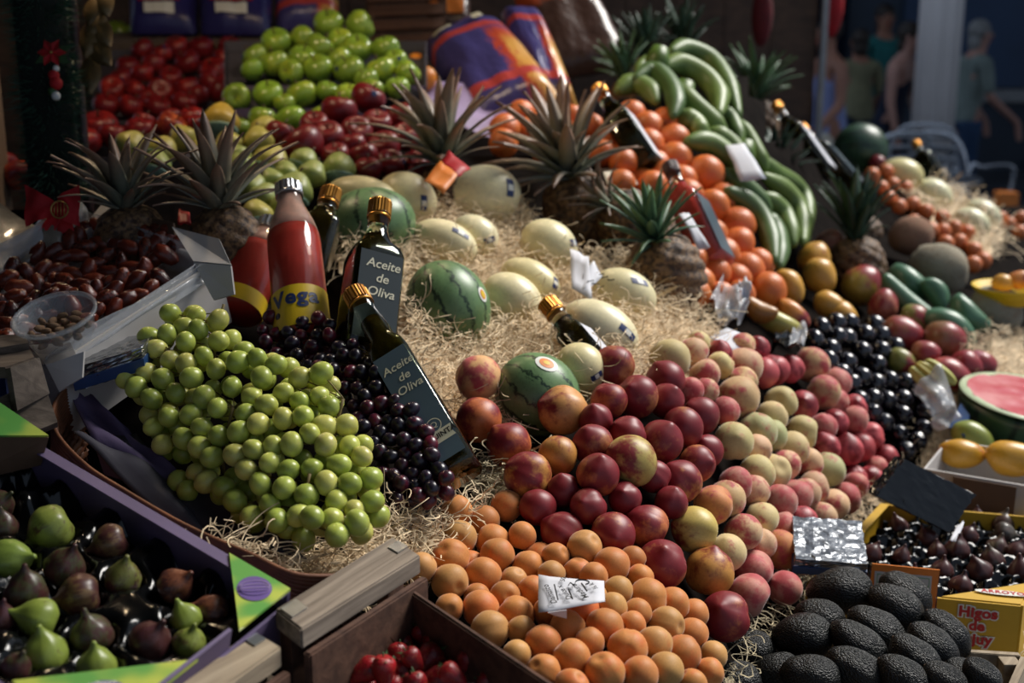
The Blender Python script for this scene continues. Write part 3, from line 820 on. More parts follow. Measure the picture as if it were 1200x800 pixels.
NEC = [(719,430,52,'d'),(782,446,47,'p'),(749,465,51,'d'),(714,469,44,'r'),(781,474,44,'p'),(671,484,60,'y'),(821,487,46,'p'),(801,500,50,'d'),(596,521,54,'r'),(775,517,52,'d'),
 (732,507,44,'p'),(697,525,50,'d'),(654,535,48,'o'),(740,550,64,'g'),(817,543,44,'d'),(625,567,58,'o'),(797,564,52,'d'),(825,525,40,'p'),(697,579,52,'r'),(750,607,54,'r'),
 (806,612,56,'g'),(656,612,52,'p'),(712,628,54,'d'),(773,656,60,'d'),(831,668,58,'o'),(850,722,60,'r'),(561,492,54,'r'),(560,443,55,'k'),(680,598,44,'p'),(640,600,44,'p'),(690,490,40,'p'),(760,560,40,'p'),(735,590,40,'p'),(660,570,42,'p'),(790,590,40,'p')]
nec_c = {'d': ('#b07044', .70), 'p': ('#7a3a34', .92), 'r': ('#b8683a', .62), 'y': ('#cf9858', .36), 'o': ('#c48c44', .44), 'g': ('#c0a85c', .30), 'k': ('#d2a26c', .42)}
nec_w = {'d': 'dark red nectarine', 'p': 'purple-red nectarine', 'r': 'orange-red nectarine', 'y': 'orange-yellow nectarine', 'o': 'amber and red nectarine', 'g': 'yellow-green and red nectarine', 'k': 'peach'}
nec_l = {0: 'red nectarine at the very top of the pile, below the big white melon', 5: 'orange-yellow nectarine leaning against the front watermelon', 13: 'yellow nectarine with red cheek in the middle of the dark red ones',
 27: 'downy peach sitting alone on the wood wool left of the front watermelon', 26: 'dark red nectarine under the lone peach, beside the oil bottle', 8: 'red nectarine left of the pile, below the front watermelon',
 25: 'rosy nectarine at the lower right foot of the pile, above the avocados', 23: 'dark red nectarine lowest in the middle, just above the apricots', 1: 'purple nectarine with pointed tip at the top right of the pile'}
pile += heap(NEC, NECT, 'nectarine', 'nectarine', 'nectarines in the big pile', nec_c, lambda k, c, r: f'{nec_w[k]}, {c} from the left in the {r} row of the nectarine pile', 24, labels=nec_l)
PEA = [(785,421,50,'y'),(812,415,40,'k'),(826,438,38,'k'),(828,459,32,'k'),(807,456,32,'p'),(870,430,48,'k'),(867,464,52,'h'),(890,505,48,'g'),(860,517,47,'y'),(887,552,44,'y'),(848,480,36,'p'),(839,414,34,'r'),
 (822,404,30,'y'),(862,567,42,'p'),(852,590,46,'h'),(895,437,38,'r'),(862,447,40,'h'),(952,427,44,'h'),(905,432,38,'r'),(915,472,40,'y'),(941,475,36,'r'),(967,461,42,'h'),(982,452,36,'p'),(905,488,38,'y'),
 (900,509,38,'g'),(940,507,42,'y'),(965,503,34,'p'),(980,500,34,'r'),(995,490,34,'p'),(1002,476,32,'r'),(930,528,42,'y'),(920,545,38,'k'),(907,552,42,'y'),(970,552,44,'g'),(951,567,40,'k'),(967,522,36,'r'),
 (994,535,40,'r'),(1007,518,36,'r'),(1020,512,34,'r'),(1037,536,32,'r'),(1026,548,30,'p'),(1017,562,34,'r'),(1002,566,32,'p'),(990,582,38,'p'),(932,582,42,'p'),(914,592,44,'p'),(976,592,40,'k'),(958,598,36,'k'),
 (872,628,46,'k'),(895,610,42,'y'),(852,647,46,'y'),(878,697,52,'p'),(894,664,50,'p'),(938,612,42,'r'),(916,640,48,'o'),(905,680,42,'p'),(930,650,36,'k'),(838,590,48,'o'),(884,580,40,'k'),(926,432,34,'r'),(888,410,32,'r'),(870,405,32,'h'),(850,432,34,'y'),(985,470,32,'p'),(945,545,38,'k'),(950,585,38,'k'),(1000,550,32,'r'),(890,640,40,'k'),(918,615,40,'p'),(885,530,40,'k')]
pea_c = {'y': ('#cbb880', .18), 'k': ('#cfa882', .42), 'p': ('#c08070', .62), 'h': ('#c8a676', .45), 'r': ('#ae4c4c', .85), 'g': ('#b8b880', .12), 'o': ('#cc8450', .45)}
pea_w = {'y': 'pale yellow peach', 'k': 'yellow-pink peach', 'p': 'rosy pink peach', 'h': 'yellow peach with red cheek', 'r': 'red peach', 'g': 'greenish yellow peach', 'o': 'orange-red peach'}
pea_l = {0: 'pale yellow peach topmost at the left end of the peach pile', 17: 'yellow-red peach standing highest beside the dark plums', 39: 'red peach lowest at the right end, touching the plums'}
pile += heap(PEA, PEACH, 'peach', 'peach', 'peaches in the stepped pile', pea_c, lambda k, c, r: f'{pea_w[k]}, {c} from left in {r} row of the peach pile', 17, labels=pea_l)
APR = [(496,666,36),(539,600,38),(571,604,36),(594,589,38),(539,632,42),(534,656,46),(580,634,40),(575,657,42),(534,684,44),(574,682,44),(530,712,34),(562,710,44),(587,737,46),(598,706,38),(616,660,38),(641,634,40),(684,645,42),
 (650,657,34),(721,664,44),(616,690,36),(648,672,34),(679,664,36),(692,678,34),(607,716,44),(722,692,36),(747,676,32),(757,698,46),(687,714,44,'r'),(717,714,36),(788,708,40),(637,717,36),(740,716,34),(780,731,44),(667,737,44),
 (712,738,46),(632,751,44),(765,752,44),(732,757,48),(814,745,38),(810,718,36),(833,765,34),(802,768,44),(672,771,46),(827,785,36),(780,785,44),(707,787,48),(750,790,44),(637,786,40),(606,766,34),(811,801,36),(670,804,42),(560,655,34),(600,680,34),(660,700,34),(690,750,36),(740,735,34),(600,735,34),(556,690,32),(615,635,34),(740,655,32),(700,695,32)]
APR = [e if len(e) > 3 else (*e, 'a' if i % 4 else 'b') for i, e in enumerate(APR)]
apr_c = {'a': ('#c07e42', .45), 'b': ('#be8c50', .35), 'r': ('#c26438', .75)}
apr_w = {'a': 'orange apricot', 'b': 'yellow-orange apricot', 'r': 'reddish orange apricot'}
apr_l = {27: 'reddish apricot right under the handwritten price tag', 0: 'apricot at the far left, by the end of the weathered crate rail', 26: 'apricot with a visible stem dimple, standing proud right of the price tag', 37: 'large apricot sitting on top of the front of the pile'}
pile += heap(APR, APRI, 'apricot', 'apricot', 'apricots in the front pile', apr_c, lambda k, c, r: f'{apr_w[k]}, {c} from the left in the {r} row of the apricot pile', 19, labels=apr_l)
PLUMPOLY = [(942, 392), (985, 376), (1022, 374), (1044, 400), (1062, 430), (1082, 470), (1090, 492), (1082, 520), (1066, 536), (1048, 528), (1028, 496), (1004, 470), (985, 446), (968, 420)]
for it_ in pile:
    if it_[5].startswith('downy peach'): it_[0] = it_[0] + (CAM - it_[0]).normalized() * .05; it_[2] = PEACH; it_[3] = it_[6] = 'peach'; continue
    if it_[3] == 'peach' and it_[5].startswith('red peach'): it_[2] = NECT; it_[3] = 'nectarine'; it_[6] = 'nectarine'; it_[4] = ('#c4565a', .40); it_[5] = it_[5].replace('red peach', 'glossy red nectarine')
plum_pts = poisson(PLUMPOLY, 15.5, 5, 9000)
plums = heap([(u, v, 25, 'p') for u, v in plum_pts], PLUM, 'plum', 'plum', 'black plums beside the peaches', {'p': ('#120f18', .3)}, lambda k, c, r: f'glossy blue-black plum, {c} from left in {r} row of the plum pile', 12)
pile += plums
relax(pile, 50, 0.96, 0.06)
emit([i for i in pile if i[3] == 'nectarine'], axis=(.45, .35, -.7), seed=5)
emit([i for i in pile if i[3] == 'peach'], axis=(.5, .1, -.5), seed=6)
emit([i for i in pile if i[3] not in ('nectarine', 'peach')], seed=8)

# ================================================================== grapes
def bunches(poly, dist, dia, surf, meshes, name, cat, col, labels, centres, seed, layer=0.02, thin=None):
    pts = poisson(poly, dist, seed, 9000); rg = random.Random(seed); items = []
    for u, v in pts: items.append([surf(u, v, rg.uniform(-.004, .006)), dia / 2 * rg.uniform(.9, 1.08), 0])
    for u, v in poisson(poly, dist * 1.05, seed + 50, 5000): items.append([surf(u, v, 0) + CF * layer - Vector((0, 0, layer * .5)), dia / 2 * rg.uniform(.9, 1.05), 1])
    relax(items, 40, 0.95, 0.05); rts = []
    for (cu, cv), lb in zip(centres, labels):
        rts.append(root(cat.replace(' ', '_') + '_bunch', surf(cu, cv, -dia * .6), lb, cat, labels[0].split(' ')[1] + ' grapes heaped in the basket'))
    used = [[] for _ in rts]
    for pos, r, ly in items:
        u, v, _ = uv_of(pos); k = min(range(len(rts)), key=lambda i: (u - centres[i][0]) ** 2 + (v - centres[i][1]) ** 2)
        c = hexc(*rg.choice(col)); g = rg.uniform(.85, 1.15); c = (c[0] * g, c[1] * g, c[2] * g, min(1, max(0, c[3] + rg.uniform(-.2, .2))))
        put(rg.choice(meshes), name, pos - rts[k].location, r, q_rand(rg), c, rts[k]); used[k].append((pos, r))
    for k, rt in enumerate(rts):
        geos = []; core = spline([rt.location - CU * dia * 1.5 + CF * .01, rt.location + CF * .004, rt.location + CU * dia * 1.8 + CR * .01 + CF * .012], 8)
        geos.append(tube_geo(core, 0.0022, 6))
        for pos, r in used[k]:
            if rg.random() < .75:
                b = min(core, key=lambda c_: (c_ - pos).length); mid = b.lerp(pos, .5) + CF * .006
                geos.append(tube_geo(spline([b + CF * .004, mid, pos], 5), 0.0009, 4))
        part('stem', mk('stem', *merge([([v - rt.location for v in g[0]], g[1]) for g in geos]), M['grape_stem']), rt)
    return rts
GPL = TPS([(230, 355, 1.72), (160, 430, 1.62), (250, 440, 1.58), (300, 500, 1.485), (360, 440, 1.56), (400, 625, 1.40), (445, 575, 1.46), (220, 580, 1.52), (170, 520, 1.58), (320, 620, 1.42), (430, 510, 1.50)])
def gsurf(u, v, lift=0.0): return P(u, v, GPL(u, v)) + Vector((0, 0, lift))
GPOLY = [(205, 358), (240, 352), (262, 378), (272, 400), (300, 412), (330, 418), (352, 424), (384, 440), (390, 462), (400, 490), (428, 512), (432, 535), (444, 560), (446, 590), (420, 615), (398, 628), (360, 628), (330, 612), (300, 606), (268, 598), (245, 580), (205, 580), (202, 562), (235, 545), (190, 525), (172, 490), (150, 455), (142, 435), (165, 425), (152, 398), (180, 384)]
bunches(GPOLY, 19.0, 0.0262, gsurf, GRAPE, 'grape', 'green grapes', [('#bec462', .3), ('#aeba58', .25), ('#c2c068', .45), ('#a0ae4e', .2)],
        ['pale green grape bunch spilling over the upper left edge of the basket', 'yellow-green grape bunch highest in the middle, below the tomato bottle', 'pale green grape bunch in the centre of the basket', 'pale green grape bunch hanging lowest, over the wood wool', 'pale green grape bunch on the right, against the dark grapes'],
        [(185, 440), (250, 385), (260, 510), (350, 590), (390, 500)], 11, 0.022)
DPL = TPS([(330, 372, 1.84), (400, 385, 1.78), (440, 450, 1.68), (500, 520, 1.60), (530, 570, 1.56), (450, 570, 1.58), (400, 440, 1.72)])
def dsurf(u, v, lift=0.0): return P(u, v, DPL(u, v)) + Vector((0, 0, lift))
DPOLY = [(302, 388), (322, 368), (352, 372), (388, 376), (402, 398), (424, 408), (438, 434), (452, 460), (478, 478), (498, 500), (511, 530), (529, 570), (514, 580), (488, 580), (462, 586), (446, 560), (440, 520), (410, 480), (395, 445), (350, 425), (312, 410)]
bunches(DPOLY, 13.0, 0.0200, dsurf, DGRAPE, 'grape', 'dark grapes', [('#1a1522', .22), ('#211a2a', .4), ('#2a1826', .55)],
        ['dark purple grape bunch upper left, in front of the tomato bottle', 'dark purple grape bunch in the middle, left of the leaning oil bottle', 'dark purple grape bunch lowest, on the foot of the leaning oil bottle'],
        [(345, 390), (430, 440), (490, 540)], 21, 0.016)

# ================================================================== figs (left tray) and the tray
FT = (-40, 472, 1.56); RT_ = (340, 695, 1.28); NT_ = (110, 880, 1.05)
pF, pR, pN = P(*FT), P(*RT_), P(*NT_); pL = pF + pN - pR
tn = (pR - pF).cross(pN - pR).normalized(); tn = tn if tn.z > 0 else -tn
tray = root('fig_tray', (pF + pN) / 2 - tn * .07, 'purple cardboard fruit tray of green figs with green corner labels', 'tray')
def tp(a, b, h=0.0): return pF + (pR - pF) * a + (pN - pR) * b + tn * h     # a along the long side, b along the short side
def tslab(name, q, th, m, **k): return slab(name, q, th, m, tray, **k)
tslab('side_panel', [tp(0, 0, 0), tp(1, 0, 0), tp(1, 0, -.075), tp(0, 0, -.075)], .004, M['purple_card'])
tslab('folded_rim', [tp(0, 0, 0.001), tp(1, 0, 0.001), tp(1, .055, 0.001), tp(0, .055, 0.001)], .002, M['purple_card'])
tslab('side_panel', [tp(0, 1, 0), tp(1, 1, 0), tp(1, 1, -.075), tp(0, 1, -.075)], .004, M['purple_card'])
tslab('end_panel', [tp(1, 0, -.012), tp(1, 1, -.012), tp(1, 1, -.075), tp(1, 0, -.075)], .004, M['purple_card'])
tslab('end_panel', [tp(0, 0, 0), tp(0, 1, 0), tp(0, 1, -.075), tp(0, 0, -.075)], .004, M['purple_card'])
tslab('bottom', [tp(0, 0, -.072), tp(1, 0, -.072), tp(1, 1, -.072), tp(0, 1, -.072)], .004, M['purple_card'])
tslab('end_flap', [tp(1.0, .34, .012), tp(1.0, .74, .012), tp(.99, .74, -.03), tp(.99, .34, -.03)], .004, M['purple_card'])
# green triangular corner labels with a purple medallion
t = NT('green_label'); o = t.obj(); s_ = t.sep(o)
M['green_label'] = t.out(Base_Color=t.mix(t.step(t.noise(o, 22.0, 1.0), .38, .62), lin('#5c9a48'), lin('#b2bd50')), Roughness=0.35)
def gusset(A, B, C, turn, emblem=False):
    # A = corner of the tray, B and C along its two walls
    g = tslab('corner_label', [A, B, (B + C) / 2, C], .003, M['green_label'], label='green and yellow triangular corner label')
    n = (B - A).cross(C - A).normalized(); n = n if n.z > 0 else -n
    ex = (C - B).normalized() * turn; ey = n.cross(ex); c0 = A * .36 + B * .32 + C * .32
    rad = .021
    ring = [ex * cos(k / 24 * 6.283) * rad + ey * sin(k / 24 * 6.283) * rad * .82 for k in range(24)]
    L = tray.location + g.location
    part('medallion', mk('medallion', [c0 + n * .0008 - L] + [c0 + w + n * .0008 - L for w in ring], [(0, 1 + k, 1 + (k + 1) % 24) for k in range(24)], M['print_purple'], False), g, 'purple medallion')
    if emblem:
        for k in range(-2, 3):
            geo = tube_geo([c0 + n * .0012 + ex * (k * .0062 * cos(s * .45)) + ey * (.016 * sin(s * .45)) for s in range(-3, 4)], .0006, 4, .4); part('emblem_rib', mk('emblem_rib', [v - L for v in geo[0]], geo[1], M['lilac_paper']), g)
        return
    V, Fs = on_plane(text_geo('C', .03, .0008), c0 + ey * .003, ex, ey, n, .0014)
    part('lettering', mk('lettering', [v - L for v in V], Fs, M['print_white'], False), g)
    V, Fs = on_plane(text_geo('collegue', .0075, .0001), c0 - ey * .012, ex, ey, n, .0014)
    part('lettering', mk('lettering', [v - L for v in V], Fs, M['print_white'], False), g)
gusset(P(-62, 432, 1.50), P(57, 512, 1.455), P(-60, 512, 1.42), 1)
tslab('corner_post', [P(57, 513, 1.455), P(-60, 513, 1.42), P(-60, 570, 1.45), P(48, 545, 1.48)], .003, M['brown_card'], label='brown inner face of the corner')
gusset(tp(1, 0, .006), tp(.84, 0, .006), tp(1.0, .30, .006), -1, True)
gusset(tp(1.0, 1.0, .010), tp(1.0, .52, .010), tp(.80, 1.0, .010), 1)
FIGS = [(58,620,62,'g',215),(15,655,56,'b',10),(77,662,54,'d',60),(128,636,50,'n',200),(145,675,48,'gn',75),(30,690,56,'d',85),(92,698,58,'n',190),(207,685,48,'rn',40),(43,724,56,'l',160),(107,742,56,'d',100),
 (52,763,60,'l',95),(113,778,52,'l',90),(177,750,56,'p',55),(217,722,42,'l',110),(246,716,48,'rn',160),(222,752,44,'g',70),(3,615,40,'d',90),(0,722,42,'p',70),(0,590,40,'d',40),(20,780,40,'d',60)]
fig_c = {'g': ('#7f8a3e', .40), 'b': ('#7f9440', .25), 'd': ('#4a4a30', .6), 'n': ('#6e5638', .6), 'gn': ('#6f7038', .5), 'rn': ('#7a4a34', .6), 'l': ('#84943f', .24), 'p': ('#57343a', .7)}
fig_l = ['green and brown striped fig, large, at the top of the tray', 'bright green fig at the left edge with its neck pointing right', 'dark purple-brown fig behind the tray centre', 'brown fig alone near the purple rim', 'green fig with red-brown cheek beside the empty cell', 'dark green fig with short neck at the left', 'striped brown fig lying on its side in the tray centre', 'small reddish brown fig with a yellow neck at the right', 'pale green fig with grey stripes at lower left', 'dark maroon fig in the lower middle', 'largest bright green fig at the bottom left', 'green fig half hidden behind the bottom label', 'dark plum-coloured fig left of the small green fig', 'small upright green fig at the right end', 'red-brown fig at the right corner behind the small green one', 'olive fig tucked behind the purple flap', 'dark fig cut by the left frame edge, upper', 'purple fig cut by the left frame edge, lower', 'dark fig at the upper left frame edge', 'dark fig at the lower left, behind the largest green fig']
TPL = Plane(*[uv_of(p_ - tn * .026) for p_ in (pF, pR, pN)])
figs = []
for i, (u, v, dia, c, an) in enumerate(FIGS):
    p = P(u, v, TPL(u, v)); r = dia / 2 * (p - CAM).dot(CF) / F * .90; figs.append([p, r])
relax_ray(figs, 20, .9)
for i, (u, v, dia, c, an) in enumerate(FIGS):
    o = put(FIG[i % 3], 'green_fig', figs[i][0], figs[i][1], q_axis(dir_img(an, .35), i), hexc(*fig_c[c])); tag(o, fig_l[i], 'fig', 'green figs in the purple tray')
# black plastic cell liner: a sheet with a dished cell under each fig
def liner(fr, nx, ny, cells, depth, name, rt, m, rad):
    V = []; Fs = []
    for j in range(ny + 1):
        for i in range(nx + 1):
            p = fr(i / nx, j / ny); n_ = tn if rt is tray else Vector((0, 0, 1)); k = 0
            for c_, r_ in cells:
                dd = (p - c_); dd = (dd - n_ * dd.dot(n_)).length / (r_ * rad)
                k = max(k, exp(-dd ** 4))
            V.append(p - n_ * depth * k + n_ * .004 * mnoise.noise(p * 40))
    for j in range(ny):
        for i in range(nx): a = j * (nx + 1) + i; Fs.append((a, a + 1, a + nx + 2, a + nx + 1))
    return wpart(name, V, Fs, m, rt, True)
extra = [[tp(.62, .45, -.026), .025], [tp(.78, .18, -.026), .025], [tp(.25, .2, -.026), .025], [tp(.4, .12, -.026), .025]] + [[tp(.13 + .15 * k, .09 - .005 * k, -.026), .023] for k in range(6)] + [[tp(.08 + .15 * k, .27, -.026), .023] for k in range(3)]
liner(lambda a, b: tp(.01 + a * .98, .02 + b * .96, -.022), 70, 44, [(f[0], f[1]) for f in figs + extra], .034, 'plastic_liner', tray, M['black_plastic'], 1.12)

# ================================================================== dates in their white box, with a cup of nuts
S1, S2 = P(58, 430, 1.60), P(252, 305, 1.84)
back = P(112, 262, 2.02); side = back - S2; S4 = S1 + side
dbox = root('date_box', (S1 + back) / 2 - Vector((0, 0, .1)), 'open white cardboard box of dates lined with clear film', 'box')
bn = (S2 - S1).cross(side).normalized(); bn = bn if bn.z > 0 else -bn
def bp(a, b, h=0.0): return S1 + (S2 - S1) * a + side * b + bn * h
M['white_box'] = M['white_card']
slab('side_panel', [bp(0, 0, 0), bp(1, 0, 0), bp(1, 0, -.10), bp(0, 0, -.10)], .004, M['white_card'], dbox)
slab('print_band', [bp(.2, -.004, -.055), bp(.8, -.004, -.055), bp(.8, -.004, -.075), bp(.2, -.004, -.075)], .0015, M['print_blue'], dbox, label='dark blue printed band')
slab('side_panel', [bp(0, 1, 0), bp(1, 1, 0), bp(1, 1, -.10), bp(0, 1, -.10)], .004, M['white_card'], dbox)
slab('end_panel', [bp(1, 0, 0), bp(1, 1, 0), bp(1, 1, -.10), bp(1, 0, -.10)], .004, M['white_card'], dbox)
slab('end_panel', [bp(0, 0, 0), bp(0, 1, 0), bp(0, 1, -.10), bp(0, 0, -.10)], .004, M['white_card'], dbox)
slab('bottom', [bp(0, 0, -.095), bp(1, 0, -.095), bp(1, 1, -.095), bp(0, 1, -.095)], .004, M['white_card'], dbox)
slab('corner_flap', [P(203, 268, 1.90), P(258, 282, 1.84), P(272, 312, 1.80), P(228, 308, 1.82)], .004, M['white_card'], dbox)
slab('corner_flap', [P(228, 308, 1.82), P(272, 312, 1.80), P(276, 345, 1.80), P(252, 352, 1.80)], .004, M['white_card'], dbox)
slab('corner_flap', [P(104, 262, 2.02), P(120, 242, 2.05), P(172, 258, 1.98), P(166, 264, 1.98)], .004, M['white_card'], dbox)
slab('end_flap', [P(170, 255, 2.0), P(205, 262, 1.93), P(207, 276, 1.92), P(170, 268, 1.98)], .004, M['brown_card'], dbox)
slab('corner_flap', [P(36, 407, 1.64), P(84, 404, 1.62), P(94, 424, 1.58), P(60, 436, 1.58)], .004, M['white_card'], dbox)
slab('corner_flap', [P(56, 428, 1.575), P(100, 412, 1.57), P(98, 442, 1.565), P(71, 458, 1.57)], .004, M['white_card'], dbox)
for q, sd in (([bp(0, .03, .004), bp(1.02, .03, .008), bp(1.0, -.01, -.02), bp(0, -.01, -.02)], 1), ([bp(0, .07, -.03), bp(1, .07, -.03), bp(1.01, .0, .012), bp(0, .0, .012)], 2), ([bp(1, 1.06, .02), bp(1, -.02, .015), bp(.95, .02, -.03), bp(.95, 1.0, -.03)], 3), ([bp(-.2, 1.0, -.02), bp(1.0, 1.0, -.02), bp(1.0, 1.1, .03), bp(-.2, 1.16, .03)], 4)):
    slab('film_liner', q, .0008, M['film'], dbox, sub=10, warp=.02, seed=sd)
rg = random.Random(4); dates = []
CUP = P(66, 372, 1.60)
for u, v in poisson([(-30, 352), (30, 322), (70, 290), (95, 272), (160, 268), (200, 282), (212, 302), (190, 330), (150, 358), (118, 372), (108, 392), (60, 410), (-30, 410)], 12.5, 8, 9000):
    a = S1 + (S2 - S1) * 0; k = (CF + CR * ((u - 600) / F) + CU * ((400 - v) / F))
    o_ = bp(0, 0, -.012); p = CAM + k * ((o_ - CAM).dot(bn) / k.dot(bn))
    mound = bn * (.020 * mnoise.noise(p * 14) + .010)
    if (p - CUP).length > .062: dates.append([p + mound, .0102])
relax(dates, 20, 1.0, .1); drw = rows([uv_of(e[0])[:2] for e in dates], 11)
for i, (p, r) in enumerate(dates):
    u, v, _ = uv_of(p)
    o = put(DATE[i % 3], 'date', p, .0108 * rg.uniform(.9, 1.15), q_axis((dir_img(rg.uniform(0, 180), rg.uniform(-.3, .3)) - bn * 0).normalized(), rg.uniform(0, 6)), hexc(rg.choice(['#6a2a1a', '#562014', '#7a3420']), rg.uniform(.2, .6)))
    tag(o, f'wrinkled brown date, {ORD[min(drw[i][1], 15)]} from left in {ORD[min(drw[i][0], 15)]} row of the white box', 'date', 'dates in the white box')
cup = root('plastic_cup', CUP - bn * .03, 'clear plastic tub of shelled nuts standing on the dates', 'cup', rot=q_axis((bn + Vector((0, -.1, 0))).normalized()))
part('wall', lathe('wall', [(.036, 0), (.040, .004), (.047, .034), (.050, .036), (.0515, .036), (.052, .033), (.0505, .0325), (.0485, .034), (.0412, .005), (.037, .0015)], 40, M['cup'], False), cup)
part('rim', lathe('rim', [(.048, .0345), (.0525, .0345), (.0535, .0365), (.0525, .0385), (.0485, .0385), (.048, .0345)], 40, M['cup'], False), cup)
NUT = blob('nut', lambda t: (sin(t), 1.8 * cos(t)), 12, 9, M['nuts'], lumpy(cleft(.25, .5), .2, 51, 2.0))
cq = cup.rotation_quaternion
for i in range(34):
    a = i * 2.4; rr = .034 * math.sqrt((i % 17 + .5) / 17); lv = .010 + .008 * (i // 17)
    o = put(NUT, 'shelled_nut', cup.location + cq @ Vector((rr * cos(a), rr * sin(a), lv)), .0045, q_axis(Vector((cos(a * 3), sin(a * 3), .2)), a), None); tag(o, 'shelled brown nut in the clear plastic tub', 'nut', 'nuts in the plastic tub')
# ================================================================== bottles
def se_loft(name, secs, seg, m, cap=True):
    # sections (z, half width, exponent): square shoulders blending into a round neck
    V = []; Fs = []
    for z, w, e in secs:
        for k in range(seg):
            a = 2 * math.pi * (k + .5) / seg; c, s = cos(a), sin(a); r = w / ((abs(c) ** e + abs(s) ** e) ** (1 / e)); V.append((r * c, r * s, z))
    for i in range(len(secs) - 1):
        for k in range(seg):
            k2 = (k + 1) % seg; Fs.append((i * seg + k, i * seg + k2, (i + 1) * seg + k2, (i + 1) * seg + k))
    if cap: Fs.append(tuple(range(seg))[::-1]); Fs.append(tuple(range((len(secs) - 1) * seg, len(secs) * seg)))
    return mk(name, V, Fs, m)
def bottle_frame(top, base, face):
    z = (top - base).normalized(); y = -(face - z * face.dot(z)).normalized()   # -y is the front
    x = y.cross(z).normalized(); return Matrix((x, y, z)).transposed().to_quaternion(), (top - base).length
def cap_parts(rt, L, w, m, ridge=24, h=.024):
    V = []; Fs = []
    n = ridge * 2
    for z in (L - h, L - h * .1, L):
        for k in range(n):
            a = k / n * 6.283; r = w * (1.03 if k % 2 else .97) * (.93 if z == L else 1); V.append((r * cos(a), r * sin(a), z))
    for i in range(2):
        for k in range(n): k2 = (k + 1) % n; Fs.append((i * n + k, i * n + k2, (i + 1) * n + k2, (i + 1) * n + k))
    Fs.append(tuple(range(n))[::-1]); Fs.append(tuple(range(2 * n, 3 * n)))
    part('cap', mk('cap', V, Fs, m, False), rt)
    part('cap_ring', lathe('cap_ring', [(w * .98, L - h * 1.25), (w * 1.02, L - h * 1.25), (w * 1.02, L - h * 1.08), (w * .98, L - h * 1.08)], 24, m), rt)
def oil_bottle(top, base, face, w, label, lines, oil='oil', front='label_slate', capm='gold_cap', gl='green_glass', logo=False, text_h=.022, tilt=0.0):
    q, L = bottle_frame(top, base, face)
    rt = root('oil_bottle', base, label, 'bottle', None, q)
    hb = L * .60; nk = .0155
    sec = [(0, w * .9, 7), (.004, w, 8), (hb, w, 8), (hb + L * .05, w * .93, 5), (hb + L * .10, w * .66, 3), (hb + L * .15, nk * 1.25, 2), (L - .05, nk, 2), (L - .028, nk, 2), (L - .026, nk * 1.12, 2), (L - .022, nk * 1.12, 2), (L - .02, nk * .9, 2), (L - .004, nk * .9, 2)]
    part('glass', se_loft('glass', sec, 40, M[gl]), rt)
    sc = [(z, r - .0022, e) for z, r, e in sec[1:6]]; sc[0] = (.008, w - .003, 8)
    part('oil', se_loft('oil', sc + [(L - .062, nk * .78, 2)], 32, M[oil]), rt)
    cap_parts(rt, L, nk * 1.12, M[capm])
    lw = w * .86
    if front: part('label', mk('label', [(-lw, -w - .0008, hb * .06), (lw, -w - .0008, hb * .06), (lw, -w - .0008, hb * .97), (-lw, -w - .0008, hb * .97)], [(0, 1, 2, 3)], M[front], False), rt)
    X, Z = Vector((1, 0, 0)), Vector((0, 0, 1)); Y = Vector((0, -1, 0))
    for i, s in enumerate(lines):
        V, Fs = on_plane(text_geo(s, text_h, .0002, .18), Vector((w * .08, -w - .0008, hb * .84 - i * text_h * 1.12)), X, Z, Y, .0007)
        part('lettering', mk('lettering', V, Fs, M['print_cream'], False), rt, 'cream italic lettering')
    if logo:
        o0 = Vector((.0065, -w - .0010, hb * .225))
        bw, bh = w * .60, .0090
        pts = [(-bw, -bh), (bw, -bh), (bw * .86, 0), (bw, bh), (-bw, bh), (-bw * .86, 0)]
        part('emblem_banner', mk('emblem_banner', [o0 + X * a + Z * b for a, b in pts], [tuple(range(6))], M['print_cream'], False), rt, 'cream banner emblem')
        V, Fs = on_plane(text_geo('QUINTA', .0105, .0003), o0 + Z * .001, X, Z, Y, .0006); part('lettering', mk('lettering', V, Fs, M['ink'], False), rt)
        V = []; Fs = []; c0 = o0 + Z * .0185 + X * -.003
        for k in range(24):
            a = k / 24 * 6.283; V += [c0 + (X * cos(a) + Z * sin(a)) * .0105, c0 + (X * cos(a) + Z * sin(a)) * .0092]
        for k in range(24): k2 = (k + 1) % 24; Fs.append((2 * k, 2 * k2, 2 * k2 + 1, 2 * k + 1))
        part('emblem_ring', mk('emblem_ring', V, Fs, M['print_cream'], False), rt)
        V, Fs = on_plane(text_geo('Q', .012, .0), c0, X, Z, Y, .0003); part('emblem_letter', mk('emblem_letter', V, Fs, M['print_cream'], False), rt)
    return rt
oil_bottle(P(446, 236, 1.90), P(426, 415, 1.80), -CF + CR * .42, .037, 'upright dark olive oil bottle with gold cap behind the dark grapes', ['Aceite', 'de', 'Oliva'], text_h=.0195)
oil_bottle(P(415, 342, 1.80), P(540, 556, 1.60), -CF - CR * .08 + CU * .2, .0275, 'olive oil bottle leaning diagonally with painted blue-grey sheen, right of the dark grapes', ['Aceite', 'de', 'Oliva'], front='painted_sheen', logo=True, text_h=.0175)
oil_bottle(P(389, 222, 2.10), P(358, 330, 2.02), -CF, .030, 'small bottle with yellow cap leaning behind the tomato bottle', [], front=None, capm='gold_cap', gl='glass')
oil_bottle(P(640, 354, 2.07), P(722, 452, 1.98), -CF * .35 + CR + CU * .9, .024, 'olive oil bottle lying between white melons with bright white label', [], front='paper', gl='glass')
oil_bottle(P(700, 102, 2.95), P(762, 196, 2.82), -CF * .4 + CR + CU * .7, .030, 'oil bottle with silvery label leaning on the oranges near the plantains', [], front='paper', gl='green_glass')
